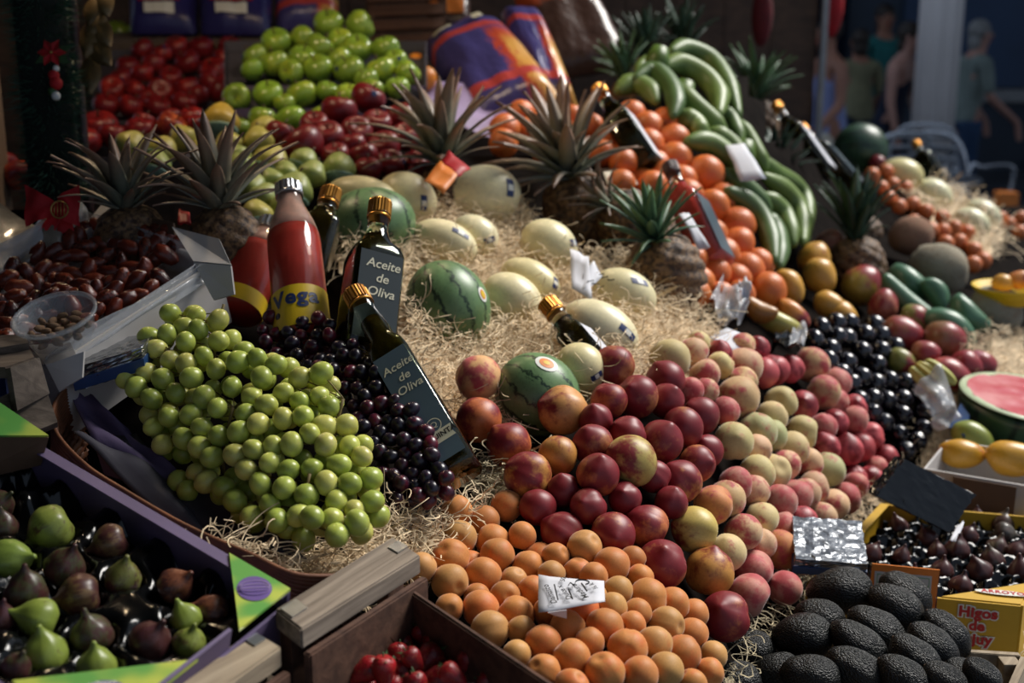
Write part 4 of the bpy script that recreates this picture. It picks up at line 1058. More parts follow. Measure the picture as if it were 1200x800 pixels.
oil_bottle(P(784, 192, 2.74), P(838, 312, 2.60), -CF * .5 + CR * .9 + CU * .5, .036, 'dark red sauce bottle leaning against the right side of the oranges', [], oil='juice', front='painted_sheen', capm='maroon', gl='glass')
oil_bottle(P(908, 122, 4.0), P(968, 206, 3.85), -CF * .6 + CR + CU * .7, .034, 'first of two far oil bottles leaning right of the plantains', [], front='paper', gl='glass')
oil_bottle(P(938, 148, 4.1), P(1006, 226, 3.95), -CF * .6 + CR + CU * .7, .034, 'second, lower of two far oil bottles right of the plantains', [], front='painted_sheen', gl='glass')
oil_bottle(P(1072, 166, 5.0), P(1100, 216, 4.9), -CF * .8 + CR, .036, 'far oil bottle with orange cap above the distant melons', [], front='label_slate', gl='green_glass')

def tomato_bottle(top, base, label, w=.0405, name=True, lab=(.03, .27)):
    q, L = bottle_frame(top, base, -CF)
    rt = root('tomato_bottle', base, label, 'bottle', None, q)
    pr = [(w * .85, 0), (w, .006), (w, L * .60), (w * .98, L * .66), (w * .85, L * .74), (w * .60, L * .84), (w * .47, L * .90), (w * .45, L - .012), (w * .5, L - .010), (w * .5, L - .004)]
    part('glass', lathe('glass', pr, 36, M['glass']), rt)
    part('juice', lathe('juice', [(r - .002, z) for r, z in [(w * .9, .006), (w, .012), (w, L * .60), (w * .97, L * .675)]], 32, M['juice']), rt)
    part('juice_film', lathe('juice_film', [(r - .002, z) for r, z in [(w * .97, L * .675), (w * .85, L * .74), (w * .60, L * .84), (w * .47, L * .90), (w * .45, L * .94)]], 32, M['juice_film']), rt, 'pinkish film of juice inside the neck')
    cap_parts(rt, L + .004, w * .52, M['silver'], 20, .018)
    V = []; Fs = []; n = 28
    for k in range(n + 1):
        a = -math.pi / 2 + (k / n - .5) * 4.2; V += [(cos(a) * (w + .0008), sin(a) * (w + .0008), L * lab[0]), (cos(a) * (w + .0008), sin(a) * (w + .0008), L * lab[1])]
    for k in range(n): Fs.append((2 * k, 2 * k + 2, 2 * k + 3, 2 * k + 1))
    part('label', mk('label', V, Fs, M['print_yellow']), rt, 'yellow paper label')
    if name:
        V, Fs = text_geo('Vega', .034, .0011, 0, space=1.1); z0 = L * .195
        bm = bmesh.new(); vv = [bm.verts.new(v) for v in V]
        for f in Fs:
            try: bm.faces.new([vv[i] for i in f])
            except ValueError: pass
        bmesh.ops.subdivide_edges(bm, edges=[e for e in bm.edges if e.calc_length() > .008], cuts=2)
        bmesh.ops.triangulate(bm, faces=bm.faces)
        for v in bm.verts:
            a = -math.pi / 2 + v.co.x / w; v.co = Vector((cos(a) * (w + .0016), sin(a) * (w + .0016), z0 + v.co.y))
        me = bpy.data.meshes.new('lettering'); bm.to_mesh(me); bm.free(); me.materials.append(M['print_blue']); part('lettering', me, rt, 'dark blue lettering')
    return rt
tomato_bottle(P(338, 220, 1.98), P(356, 402, 1.84), 'tall glass bottle of red tomato pulp with yellow label and crown cap')
tomato_bottle(P(318, 262, 2.06), P(276, 368, 1.96), 'second red tomato bottle lying behind, left of the upright one', name=False, lab=(.02, .17))

# ================================================================== wooden crates at the front
def tin(name, c, ex, ey, n, rt): return slab(name, [c - ex - ey, c + ex - ey, c + ex + ey, c - ex + ey], .0012, M['tin'], rt)
ZR = 1.13
crate = root('strawberry_crate', at_z(470, 760, 1.02), 'old wooden crate of strawberries with a thick weathered end rail', 'crate')
A0, A1, A2, A3 = [at_z(u, v, ZR) for u, v in ((322, 713), (460, 628), (493, 650), (353, 737))]
def board(name, q, th, m, rt, bev=.002):
    s = slab(name, q, th, m, rt); bm = bmesh.new(); bm.from_mesh(s.data); bmesh.ops.recalc_face_normals(bm, faces=bm.faces)
    bmesh.ops.bevel(bm, geom=list(bm.edges), offset=bev, segments=2, affect='EDGES'); bm.to_mesh(s.data); bm.free(); return s
board('end_rail', [A3, A2, A1, A0], .022, M['crate_wood'], crate)
ez = Vector((0, 0, 1)); ed = (A1 - A0).normalized(); wd = (A3 - A0).normalized()
tin('tin_strap', A0 + (A3 - A0) * .35 + ed * .016 + ez * .0006, ed * .012, wd * .012, ez, crate)
tin('tin_strap', A1 + (A2 - A1) * .42 - ed * .012 + ez * .0006, ed * .010, wd * .010, ez, crate)
board('end_board', [A3 - ez * .024, A2 - ez * .024, A2 - ez * .125, A3 - ez * .125], .010, M['crate_dark'], crate)
for e0 in (A0 + ed * .02, A1 - ed * .02):
    cpos = e0 + wd * .014 - ez * .075; block('corner_post', cpos, ed * .016, wd * .012, ez * .052, M['crate_dark'], crate)
B0 = at_z(478, 685, 1.10); B1 = at_z(668, 812, 1.10)
bd = (B1 - B0).normalized(); bw = Vector((-bd.y, bd.x, 0))
board('side_board', [B0, B1, B1 - ez * .10, B0 - ez * .10], .007, M['crate_dark'], crate)
C0 = A3 + wd * .02; C1 = C0 + bd * .25
board('side_board', [C0 - ez * .05, C1 - ez * .05, C1 - ez * .11, C0 - ez * .11], .007, M['crate_dark'], crate)
fb = at_z(430, 735, 1.0)
for k in range(4):
    o_ = A3 + (A2 - A3) * (k / 4 + .02) - ez * .118; e_ = A3 + (A2 - A3) * ((k + .9) / 4) - ez * .118
    o_.z = e_.z = 1.005; board('floor_slat', [o_, e_, e_ + bd * .34, o_ + bd * .34], .006, M['crate_dark'], crate, .001)
crate2 = root('wooden_crate', at_z(250, 800, 1.06), 'pale wooden crate end at the bottom left edge, beside the fig tray', 'crate')
Q = [at_z(u, v, 1.115) for u, v in ((150, 828), (299, 738), (330, 757), (205, 845))]
board('end_rail', [Q[3], Q[2], Q[1], Q[0]], .022, M['pale_wood'], crate2)
e2 = (Q[1] - Q[0]).normalized(); w2 = (Q[2] - Q[1]).normalized()
board('end_board', [Q[3] - ez * .024, Q[2] - ez * .024, Q[2] - ez * .10, Q[3] - ez * .10], .010, M['crate_dark'], crate2)
block('corner_post', Q[1] - e2 * .02 + w2 * .014 - ez * .06, e2 * .014, w2 * .012, ez * .038, M['crate_dark'], crate2)
tin('tin_strap', Q[1] + (Q[2] - Q[1]) * .3 - e2 * .012 + ez * .0006, e2 * .008, w2 * .010, ez, crate2)
slab('low_slat', [at_z(305, 790, 1.02), at_z(370, 830, 1.02), at_z(360, 850, 1.02), at_z(285, 800, 1.02)], .008, M['pale_wood'], crate2)
# paper liner and strawberries
liner_ = root('paper_liner', at_z(440, 770, 1.02), 'white paper liner crumpled under the strawberries', 'paper')
slab('sheet', [at_z(330, 812, 1.035), at_z(392, 762, 1.03), at_z(458, 727, 1.045), at_z(440, 790, 1.02)], .001, M['paper'], liner_, sub=8, warp=.012, seed=2)
slab('sheet', [at_z(440, 830, 1.02), at_z(520, 765, 1.025), at_z(560, 800, 1.05), at_z(540, 840, 1.04)], .001, M['paper'], liner_, sub=8, warp=.012, seed=5)
SB = [(394,779,34),(434,769,30),(427,787,32),(455,752,26),(465,772,30),(450,788,30),(472,791,32),(500,776,36),(485,774,26),(475,755,24),(472,738,22),(436,728,24),(507,797,32),(515,773,26),(532,792,28),(430,801,26),(495,745,24),(507,757,24),(412,798,30),(575,800,26),(545,776,22),(455,806,30),(487,806,30)]
sbs = [[at_z(u, v, 1.045 + .008 * (i % 3)), dia / 2 * 1.36 / F * 1.02] for i, (u, v, dia) in enumerate(SB)]
relax_ray(sbs, 20, .85); rg = random.Random(9); rws = rows([(e[0], e[1]) for e in SB], 14)
for i, (p, r) in enumerate(sbs):
    o = put(STRAWB[i % 2], 'strawberry', p, r, q_axis(dir_img(rg.uniform(20, 160), rg.uniform(-.7, .1))), hexc(rg.choice(['#8e1620', '#7a121c', '#9a1a22']), rg.uniform(.2, .6)))
    tag(o, f'shiny red strawberry, {ORD[rws[i][1]]} from left in {ORD[rws[i][0]]} row of the crate', 'strawberry', 'strawberries in the wooden crate'); part('calyx', CALYX, o)
# brown crate at the left edge, in front of the date box
lc = root('brown_crate', P(0, 450, 1.55), 'dark brown wooden crate end at the left edge, below the white date box', 'crate')
def lb(name, pts, th, m): return slab(name, [P(*p) for p in pts], th, m, lc)
lb('rail', [(-60, 432, 1.52), (6, 430, 1.50), (40, 418, 1.53), (32, 403, 1.58), ][:4], .014, M['old_wood'])
lb('corner_board', [(6, 432, 1.50), (40, 420, 1.53), (52, 462, 1.53), (14, 482, 1.50)], .012, M['old_wood'])
lb('lower_board', [(-60, 500, 1.48), (50, 448, 1.54), (68, 500, 1.52), (-40, 545, 1.46)], .012, M['old_wood'])
lb('rail', [(-60, 405, 1.60), (32, 402, 1.58), (36, 412, 1.56), (-60, 428, 1.54)], .012, M['old_wood'])
lb('printed_board', [(-40, 445, 1.60), (8, 438, 1.58), (12, 470, 1.56), (-40, 480, 1.56)], .006, M['print_blue'])

# wicker basket around the green grapes, with its card and tissue lining
wb_ = root('wicker_basket', P(200, 600, 1.56), 'brown wicker basket holding the green grapes, behind the fig tray', 'basket')
path = spline([P(92, 452, 1.66), P(66, 488, 1.60), P(66, 520, 1.54), P(100, 556, 1.485), P(150, 585, 1.45), P(220, 625, 1.405), P(290, 660, 1.37), P(350, 690, 1.35), P(420, 690, 1.37)], 60)
for j in range(12):
    pts = []
    for i, p in enumerate(path):
        a = i * .42 + j * .9; pts.append(p + CU * (sin(a * .35) * .004 + .012 - j * .0038) - CF * (cos(a * .35) * .003 + .004))
    part('rim_strand', mk('rim_strand', *tube_geo([q - wb_.location for q in pts], .0030, 6), M['wicker']), wb_)
for j in range(7):
    pts = [p - ez * (.022 + j * .011) + CF * .006 + CF * (.004 * (1 if (i + j) % 2 else -1)) for i, p in enumerate(path)]
    part('weave_strand', mk('weave_strand', *tube_geo([q - wb_.location for q in pts], .0056, 5), M['wicker']), wb_)
for i in range(1, 60, 3):
    p = path[i]; part('stake', mk('stake', *tube_geo([p - wb_.location + CF * .006, p - wb_.location - ez * .10 + CF * .006], .004, 5), M['wicker']), wb_)
lin_ = root('basket_lining', P(150, 520, 1.62), 'curled purple card lining the wicker basket under the green grapes', 'card')
slab('card', [P(78, 452, 1.66), P(150, 500, 1.60), P(235, 585, 1.53), P(120, 545, 1.54)], .003, M['purple_card'], lin_, sub=10, warp=.03, seed=3)
slab('card', [P(82, 455, 1.68), P(108, 462, 1.66), P(180, 545, 1.60), P(130, 520, 1.62)], .003, M['purple_card'], lin_, sub=8, warp=.02, seed=6)
slab('tissue', [P(86, 505, 1.56), P(160, 505, 1.60), P(300, 640, 1.47), P(200, 612, 1.47)], .001, M['tissue'], lin_, sub=12, warp=.02, seed=8)
slab('tissue', [P(190, 560, 1.54), P(300, 590, 1.52), P(360, 650, 1.43), P(250, 640, 1.45)], .001, M['tissue'], lin_, sub=12, warp=.02, seed=12)
def foil_block(name, c, ex, ey, ez_, label, mf, strip=None):
    rt = root(name, c, label, 'wrapped block')
    N = 16; V = []; Fs = []
    bmv = bmesh.new(); bmesh.ops.create_cube(bmv, size=2); bmesh.ops.subdivide_edges(bmv, edges=bmv.edges, cuts=13, use_grid_fill=True)
    for v in bmv.verts:
        p = v.co; k = mnoise.noise(p * 4.0 + Vector((c.x * 9, 3, 1))) * .05 + mnoise.noise(p * 9) * .03
        e = max(abs(p.x), abs(p.y), abs(p.z)); rr = Vector((p.x * (1 + k), p.y * (1 + k), p.z * (1 + 2.2 * k)))
        v.co = ex * rr.x + ey * rr.y + ez_ * rr.z
    me = bpy.data.meshes.new('foil'); bmv.to_mesh(me); bmv.free(); me.materials.append(mf); part('foil', me, rt)
    if strip: block('wrap_band', c - ez_ * .45, ex * 1.035, ey * 1.035, ez_ * .5, strip, rt, .001, 'blue printed band of the wrapper')
    return rt
foil_block('foil_block', P(140, 420, 1.66), (P(205, 415, 1.66) - P(140, 435, 1.66)) * .6, (P(120, 445, 1.60) - P(150, 415, 1.72)) * .42, Vector((0, -.004, .016)), 'foil-wrapped block with blue band tucked left under the green grapes', M['foil'], M['blue_wrap'])
# price tag with handwriting
def tag_root(name, loc, label): return root(name, loc, label, 'price tag')
pt = tag_root('price_tag', P(668, 695, 1.50), 'handwritten white price card lying on the apricots')
tq = [P(631, 718, 1.415), P(709, 705, 1.42), P(708, 681, 1.47), P(631, 673, 1.48)]
slab('card', tq, .0008, M['paper'], pt, sub=6, warp=.004, seed=4)
slab('folded_corner', [P(642, 717, 1.414), P(664, 714, 1.416), P(664, 724, 1.42), P(650, 721, 1.42)], .0008, M['paper'], pt)
o_, ex_, ey_, n_, lx, ly = quad_frame(tq)
def bil(a, b): return tq[0].lerp(tq[1], a).lerp(tq[3].lerp(tq[2], a), b)
def hand(s, a, b, size, ang, sx=1.0):
    V, Fs = text_geo(s, size, .0002, .15); ca, sa = cos(R(ang)), sin(R(ang))
    X = ex_ * ca + ey_ * sa; Y = -ex_ * sa + ey_ * ca
    V = [bil(a, b) + X * (v.x * sx) + Y * v.y + n_ * .0045 for v in V]
    wpart('handwriting', V, Fs, M['ink'], pt, label='black handwriting')
def stroke(pts, w=.0009):
    geo = tube_geo([bil(a, b) + n_ * .0045 for a, b in pts], w, 4, .3); wpart('pen_stroke', *geo, M['ink'], pt)
hand('Damasco', .18, .38, .0100, 98, 1.0); stroke([(.245, .66), (.30, .18)]); hand('Dulce x', .40, .40, .0092, 106); stroke([(.455, .52), (.52, .16)])
hand('Maduro', .63, .42, .0100, 110); stroke([(.655, .72), (.74, .40)]); hand('50', .38, .82, .008, 70); hand('½ k', .84, .60, .008, 110)
stroke(spline([o_ * 0 + Vector((.46, .62, 0)), Vector((.49, .72, 0)), Vector((.55, .64, 0)), Vector((.58, .80, 0)), Vector((.70, .85, 0)), Vector((.78, .76, 0)), Vector((.72, .67, 0))], 18) and [(p.x, p.y) for p in spline([Vector((.46, .62, 0)), Vector((.49, .72, 0)), Vector((.55, .64, 0)), Vector((.58, .80, 0)), Vector((.70, .85, 0)), Vector((.78, .76, 0)), Vector((.72, .67, 0))], 18)], .0011)
def small_tag(pts, label, m='paper', seed=1, lines=0):
    q = [P(*p) for p in pts]; c = sum(q, Vector()) / 4; rt = tag_root('price_tag', c, label)
    slab('card', q, .0008, M[m], rt, sub=4, warp=.008, seed=seed)
    o_, ex, ey, n, lx, ly = quad_frame(q)
    if n.dot(CAM - c) < 0: n = -n
    for i in range(lines):
        geo = tube_geo([o_ + ex * lx * f + ey * ly * (.3 + .25 * i + .06 * sin(f * 25 + i)) + n * .006 for f in (.2, .3, .4, .5, .6, .7, .8)], .0012, 4, .3); wpart('pen_stroke', *geo, M['ink'], rt)
    return rt
small_tag([(670, 338, 2.20), (694, 352, 2.18), (690, 300, 2.26), (668, 292, 2.30)], 'folded white price card standing between the white melons', lines=2)
small_tag([(682, 344, 2.19), (706, 324, 2.24), (696, 306, 2.28), (684, 318, 2.24)], 'second half of the folded card, right of the standing one', seed=2)
small_tag([(850, 170, 2.92), (872, 168, 2.94), (898, 210, 2.84), (868, 212, 2.84)], 'blank white card laid on the green plantains')
small_tag([(706, 200, 2.78), (732, 198, 2.80), (748, 216, 2.76), (714, 224, 2.72)], 'cream price card among the pineapple leaves and oranges', 'cream_paper', 3)
small_tag([(796, 250, 2.55), (808, 248, 2.56), (832, 290, 2.52), (818, 292, 2.52)], 'white card tilted against the lowest oranges', seed=5)
small_tag([(830, 396, 2.30), (852, 384, 2.36), (890, 400, 2.36), (856, 412, 2.28)], 'blank white card lying flat above the peaches', seed=6)
small_tag([(1112, 634, 2.03), (1120, 634, 2.03), (1130, 612, 2.12), (1122, 613, 2.12)], 'small white card standing among the dark figs', seed=7)
small_tag([(497, 212, 2.36), (520, 228, 2.34), (536, 206, 2.38), (516, 188, 2.42)], 'orange and green tag left of the top white melon', 'print_orange', 8)
small_tag([(516, 190, 2.42), (536, 206, 2.385), (552, 196, 2.42), (526, 176, 2.46)], 'red patterned tag tip above the orange tag', 'print_red', 9)
small_tag([(208, 262, 2.02), (224, 262, 2.02), (222, 247, 2.06), (210, 245, 2.06)], 'small red tag beside the left pineapple', 'print_red', 9)
small_tag([(147, 246, 2.02), (162, 250, 2.02), (158, 238, 2.05), (152, 238, 2.05)], 'tiny red tag tip behind the date box', 'print_red', 10)

# ================================================================== avocados
AVS = [(984,692,76,56,4,'topmost large avocado at the left of the pile, under the foil block'),(1049,712,70,54,-40,'avocado upper middle, leaning down to the right'),(1060,696,66,50,-38,'avocado behind the upper middle one, by the yellow flap'),(1026,738,74,52,-36,'avocado in the middle of the pile, second row'),
 (940,746,70,56,2,'broad avocado at left, second row'),(876,764,64,56,0,'leftmost avocado, next to the lowest nectarine'),(1006,757,78,52,-42,'avocado in the centre left, pointing down right'),(1108,742,68,48,-52,'rightmost long avocado beside the yellow fig box'),(1092,758,70,50,-48,'avocado second from the right, steeply tilted'),(1072,772,70,50,-46,'avocado in the right centre, third row'),
 (1002,785,72,52,-35,'avocado at the bottom centre'),(1058,795,70,52,-40,'avocado at the bottom right of centre'),(950,792,70,54,-10,'avocado at the bottom, left of centre'),(912,790,66,54,0,'avocado at the bottom left'),(1132,795,60,48,-40,'avocado at the bottom right corner of the pile'),(1106,798,56,46,-40,'greenish avocado at the bottom between two black ones'),(1150,792,50,40,-50,'dark green avocado in the shade by the fig box'),(960,725,60,50,-20,'hidden avocado beneath the topmost one'),(860,800,64,54,5,'avocado at the bottom left frame edge of the pile')]
AP = Plane((984,692,1.80),(875,763,1.68),(1060,790,1.62),(1112,740,1.72),(940,745,1.72))
av = []
for i, (u, v, L, w, an, lb_) in enumerate(AVS): av.append([P(u, v, AP(u, v)), w / 2 * AP(u, v) / F])
relax_ray(av, 30, .92)
for i, (u, v, L, w, an, lb_) in enumerate(AVS):
    q = q_axis(-dir_img(an, .15), i * 1.1)
    o = put(AVO[i % 2], 'avocado', av[i][0], av[i][1], q, sq=(1, 1, L / w / 1.40)); tag(o, 'black ' + lb_ if 'green' not in lb_ else lb_, 'avocado', 'avocados on the front shelf')
    part('stem_button', BUTTON, o, loc=(0, 0, 1.40))

# ================================================================== yellow box of dark figs
ZB = .86
K1, K2, K4 = at_z(945, 684, ZB), at_z(1196, 709, ZB), at_z(1032, 590, ZB); K3 = K4 + (K2 - K1)
fbx = root('fig_box', (K1 + K3) / 2 - ez * .1, 'yellow cardboard box of dark figs with red lettering', 'box')
def kp(a, b, h=0.0): return K1 + (K2 - K1) * a + (K4 - K1) * b + ez * h
BH = .115
slab('front_panel', [kp(.0, 0, 0), kp(.30, 0, 0), kp(.30, 0, -BH), kp(0, 0, -BH)], .004, M['yellow_card'], fbx)
slab('front_panel', [kp(.30, 0, -.02), kp(.62, 0, -.02), kp(.62, 0, -BH), kp(.30, 0, -BH)], .004, M['yellow_card'], fbx)
slab('front_panel', [kp(.62, 0, 0), kp(1, 0, 0), kp(1, 0, -BH), kp(.62, 0, -BH)], .004, M['yellow_card'], fbx, 'yellow panel with red lettering')
slab('green_band', [kp(.62, -.012, -.080), kp(1, -.012, -.080), kp(1, -.012, -BH), kp(.62, -.012, -BH)], .001, M['print_green'], fbx, 'dark green lower band')
slab('side_panel', [kp(0, 0, 0), kp(0, 1, 0), kp(0, 1, -BH), kp(0, 0, -BH)], .004, M['yellow_card'], fbx)
slab('side_panel', [kp(1, 0, 0), kp(1, 1, 0), kp(1, 1, -BH), kp(1, 0, -BH)], .004, M['yellow_card'], fbx)
slab('side_panel', [kp(0, 1, 0), kp(1, 1, 0), kp(1, 1, -BH), kp(0, 1, -BH)], .004, M['yellow_card'], fbx)
slab('folded_rim', [kp(0, 0, .001), kp(.05, 0, .001), kp(.05, 1, .001), kp(0, 1, .001)], .002, M['yellow_card'], fbx)
slab('bottom', [kp(0, 0, -BH + .004), kp(1, 0, -BH + .004), kp(1, 1, -BH + .004), kp(0, 1, -BH + .004)], .004, M['yellow_card'], fbx)
top_t = [kp(.64, 0, .002), kp(1, 0, .002), kp(1.0, .13, .002), kp(.99, .22, .002)]
slab('corner_top', top_t, .003, M['yellow_card'], fbx)
ek = (K2 - K1).normalized(); fk = (K4 - K1).normalized(); nk_ = ez.cross(ek)
nf = Vector((ek.y, -ek.x, 0)).normalized()
def front_text(s, a, h, size, col='print_red', off=.0052, halo=True):
    for dz, m_, bd_ in (((.0, 'print_white', .0030),) if halo else ()) + ((.0006, col, .0010),):
        V, Fs = on_plane(text_geo(s, size, bd_, 0, space=1.05), kp(a, 0, h) + nf * (.0004), ek, ez, nf, off + dz); wpart('lettering', V, Fs, M[m_], fbx, label='red lettering with white outline' if m_ == 'print_red' else None)
front_text('Higos', .81, -.0165, .0225); front_text('de', .81, -.0375, .0215); front_text('Jujuy', .81, -.0585, .0225)
ct = kp(.90, .075, .004); V, Fs = on_plane(text_geo('ARROYO', .014, .0004, space=1.1), ct, ek, nf.cross(ez).cross(ek) if False else ez.cross(ek), ez, .0016)
e6 = [(ek * cos(k / 20 * 6.283) * .040 + ez.cross(ek) * sin(k / 20 * 6.283) * .0085) for k in range(20)]
wpart('print_oval', [ct + w + ez * .001 for w in e6], [tuple(range(20))], M['print_white'], fbx); wpart('lettering', V, Fs, M['print_red'], fbx)
# raised flap with a printed grid
fl = [at_z(1022, 706, .862), at_z(1102, 722, .862), None, None]
f0 = kp(.30, -.01, -.035); f1 = kp(.615, -.01, -.035); f2 = kp(.615, .02, .040); f3 = kp(.30, .02, .040)
slab('printed_flap', [f0, f1, f2, f3], .003, M['print_orange'], fbx, 'orange-bordered flap with a printed table')
o_, ex_, ey_, n_, lx, ly = quad_frame([f0, f1, f2, f3])
if n_.dot(CAM - o_) < 0: n_ = -n_
def fq(a0, b0, a1, b1, m, h, nm): wpart(nm, [o_ + ex_ * lx * a + ey_ * ly * b + n_ * h for a, b in ((a0, b0), (a1, b0), (a1, b1), (a0, b1))], [(0, 1, 2, 3)], M[m], fbx)
fq(.08, .0, .93, .86, 'white_card', .0006, 'printed_field')
for b in (.30, .48, .64, .80): fq(.12, b, .89, b + .012, 'print_green', .0010, 'grid_line')
for a in (.12, .89): fq(a, .30, a + .008, .81, 'print_green', .0010, 'grid_line')
for a in (.23, .34, .45, .56, .67, .78): fq(a, .30, a + .006, .64, 'print_green', .0010, 'grid_line')
V, Fs = on_plane(text_geo('Unidades', .0125, .0002, space=1.15), o_ + ex_ * lx * .5 + ey_ * ly * .72, ex_, ey_, n_, .0012); wpart('lettering', V, Fs, M['print_green'], fbx)
for i, s in enumerate(['20', '25', '30', '36', '32', '42', '47']):
    V, Fs = on_plane(text_geo(s, .0085, .0001), o_ + ex_ * lx * (.178 + .11 * i) + ey_ * ly * .56, ex_, ey_, n_, .0012); wpart('lettering', V, Fs, M['ink'], fbx)
BF = [(1086,630,32,'f'),(1122,643,36,'f'),(1169,642,34,'o'),(1175,612,34,'o'),(1147,668,36,'f'),(1162,655,34,'o'),(1104,668,32,'f'),(1196,668,36,'r'),(1022,648,30,'f'),(1135,627,30,'f'),(1057,651,26,'f'),(1178,625,32,'g'),(1126,686,32,'f'),(1052,615,30,'f'),(1110,606,32,'f'),(1075,600,28,'f'),(1145,606,28,'f'),(1192,645,28,'f'),(1070,675,28,'f'),(1098,645,26,'f')]
bfig_c = {'f': ('#2c2128', .75), 'o': ('#4e4436', .6), 'r': ('#4a2a2c', .7), 'g': ('#55504a', .4)}
bf = [[at_z(u, v, ZB - .016), dia / 2 * 2.05 / F * .86] for u, v, dia, c in BF]; relax_ray(bf, 20, .9); rws = rows([(e[0], e[1]) for e in BF], 13)
wrd = {'f': 'dark purple fig', 'o': 'olive-brown fig', 'r': 'reddish dark fig', 'g': 'grey fig on its side'}
for i, (u, v, dia, c) in enumerate(BF):
    o = put(FIG[i % 3], 'dark_fig', bf[i][0], bf[i][1], q_axis(dir_img(90 + rg.uniform(-30, 30) if c != 'g' else -10, .1), i), hexc(*bfig_c[c])); tag(o, f'{wrd[c]}, {ORD[rws[i][1]]} from left in {ORD[rws[i][0]]} row of the yellow box', 'fig', 'dark figs in the yellow box')
cells_ = [(kp((i + .5) / 9, (j + .5) / 10, 0), .017) for i in range(9) for j in range(10)]
liner(lambda a, b: kp(.055 + a * .93, .02 + b * .96, -.012 + .0), 80, 84, cells_, .022, 'plastic_liner', fbx, M['black_plastic'], 1.0)
foil_block('foil_block', P(970, 640, 1.93), (P(1016, 642, 1.93) - P(934, 636, 1.93)) * .5, (P(954, 662, 1.88) - P(950, 612, 1.99)) * .5, Vector((0, -.006, .014)), 'silver foil-wrapped block with blue band lying on the yellow box corner', M['foil'], M['blue_wrap'])
foil_block('foil_block', P(1080, 578, 2.16), (P(1132, 590, 2.14) - P(1048, 548, 2.16)) * .5, (P(1026, 580, 2.15) - P(1058, 537, 2.18)) * .5, Vector((.004, -.014, .002)), 'dark block in crinkled clear wrap standing beside the peaches', M['foil_dark'])
# crate under the avocados
ac = root('avocado_crate', at_z(1010, 770, .72), 'pale wooden crate holding the pile of black avocados', 'crate')
zc = .852; v0, v1, v2, v3 = [at_z(u, v, zc) for u, v in ((882, 862), (1150, 872), (1196, 768), (945, 752))]
def crate_wall(a, b, th=.010): return board('side_board', [a, b, b - ez * .06, a - ez * .06], th, M['pale_wood'], ac, .001), board('side_board', [a - ez * .075, b - ez * .075, b - ez * .135, a - ez * .135], th, M['pale_wood'], ac, .001)
for a, b in ((v0, v1), (v1, v2), (v2, v3), (v3, v0)): crate_wall(a, b)
for k in range(6):
    f0, f1 = (k + .05) / 6, (k + .95) / 6; dz = ez * .07
    board('floor_slat', [v0.lerp(v3, f0) - dz, v1.lerp(v2, f0) - dz, v1.lerp(v2, f1) - dz, v0.lerp(v3, f1) - dz], .006, M['pale_wood'], ac, .001)
for p in (v0, v1, v2, v3):
    c_ = (v0 + v2) / 2; i_ = (c_ - p); i_.z = 0; i_.normalize(); block('corner_post', p + i_ * .02 - ez * .068, Vector((.012, 0, 0)), Vector((0, .012, 0)), ez * .066, M['pale_wood'], ac)
# ================================================================== mangoes, papayas, coconuts on the right
def ell(lst, meshes, name, cat, group, asp, surf=None, toward=.2, sd=1, stem=None, seed=0):
    rg = random.Random(seed)
    for i, (u, v, L, w, an, c, lb_) in enumerate(lst):
        d = (surf or D)(u, v); r = w / 2 * d / F
        o = put(meshes[i % len(meshes)], name, P(u, v, d), r, q_axis(dir_img(an, toward), i * 1.7), hexc(*c), sq=(1, 1, L / w / asp)); tag(o, lb_, cat, group)
        if stem: part('stem', stem, o)
YM = ('#c9953c', .12); OM = ('#c8813a', .4); RM = ('#8a5038', .6); GM = ('#7a7a3c', .45); YG = ('#a8a050', .2)
ell([(955,303,42,38,60,YM,'yellow mango highest, just right of the plantains'),(960,324,44,40,-70,YM,'yellow mango under the highest one'),(926,336,46,32,-60,YM,'yellow mango left of the two upper ones'),(903,338,44,30,-65,OM,'orange mango beside the lowest orange'),(929,369,46,28,-40,OM,'orange mango leaning down right above the white tag'),
 (972,358,40,32,-30,YM,'yellow mango in the middle, left of the large red-green one'),(988,370,42,32,-40,YM,'yellow mango lowest of the yellow ones, above the plums'),(1009,334,50,46,60,('#a08a3c',.5),'big red and green mango in front of the coconuts'),(1036,358,40,34,70,('#b0705a',.6),'pinkish mango right of the big red-green one'),
 (1056,392,50,44,-10,RM,'dark red mango above the plum pile'),(1072,372,36,34,20,GM,'olive mango left of the long green papayas'),(1107,398,50,44,0,('#7f5a3c',.5),'brown-red mango right of the dark red one'),(1056,424,34,30,-30,GM,'small greenish mango touching the plums'),(1112,440,52,42,-20,('#b0584a',.7),'bright red mango behind the plastic bag of carambolas'),(1133,428,40,36,-20,('#8a3040',.9),'purple-red mango right of the bright red one'),(1150,428,36,34,-10,('#b0707a',.7),'pinkish mango rightmost beside the wood wool'),(1085,415,34,32,0,RM,'dark mango in the shade between two red mangoes')],
 MANGO, 'mango', 'mango', 'mangoes on the right', 1.22, seed=2)
ell([(911,378,60,26,-25,('#a8a050',.25),'long yellow-green papaya below the orange mangoes'),(890,366,40,26,-25,('#9a6a34',.5),'brownish papaya tip next to the crumpled plastic')], PAPAYA, 'papaya', 'papaya', 'papayas by the mangoes', 2.4, seed=3)
PG = ('#4d7358', .05)
ell([(1066,332,58,32,-40,PG,'green papaya at upper left of the green group'),(1064,354,84,24,-42,PG,'longest green papaya, in front at the left'),(1098,343,42,26,-60,PG,'small green papaya pointing up in the middle'),(1116,381,70,32,-35,PG,'green papaya lowest at the right of the group'),(1134,370,56,30,-48,PG,'green papaya at the right end of the group')], PAPAYA, 'green_papaya', 'papaya', 'long green papayas', 2.4, seed=4)
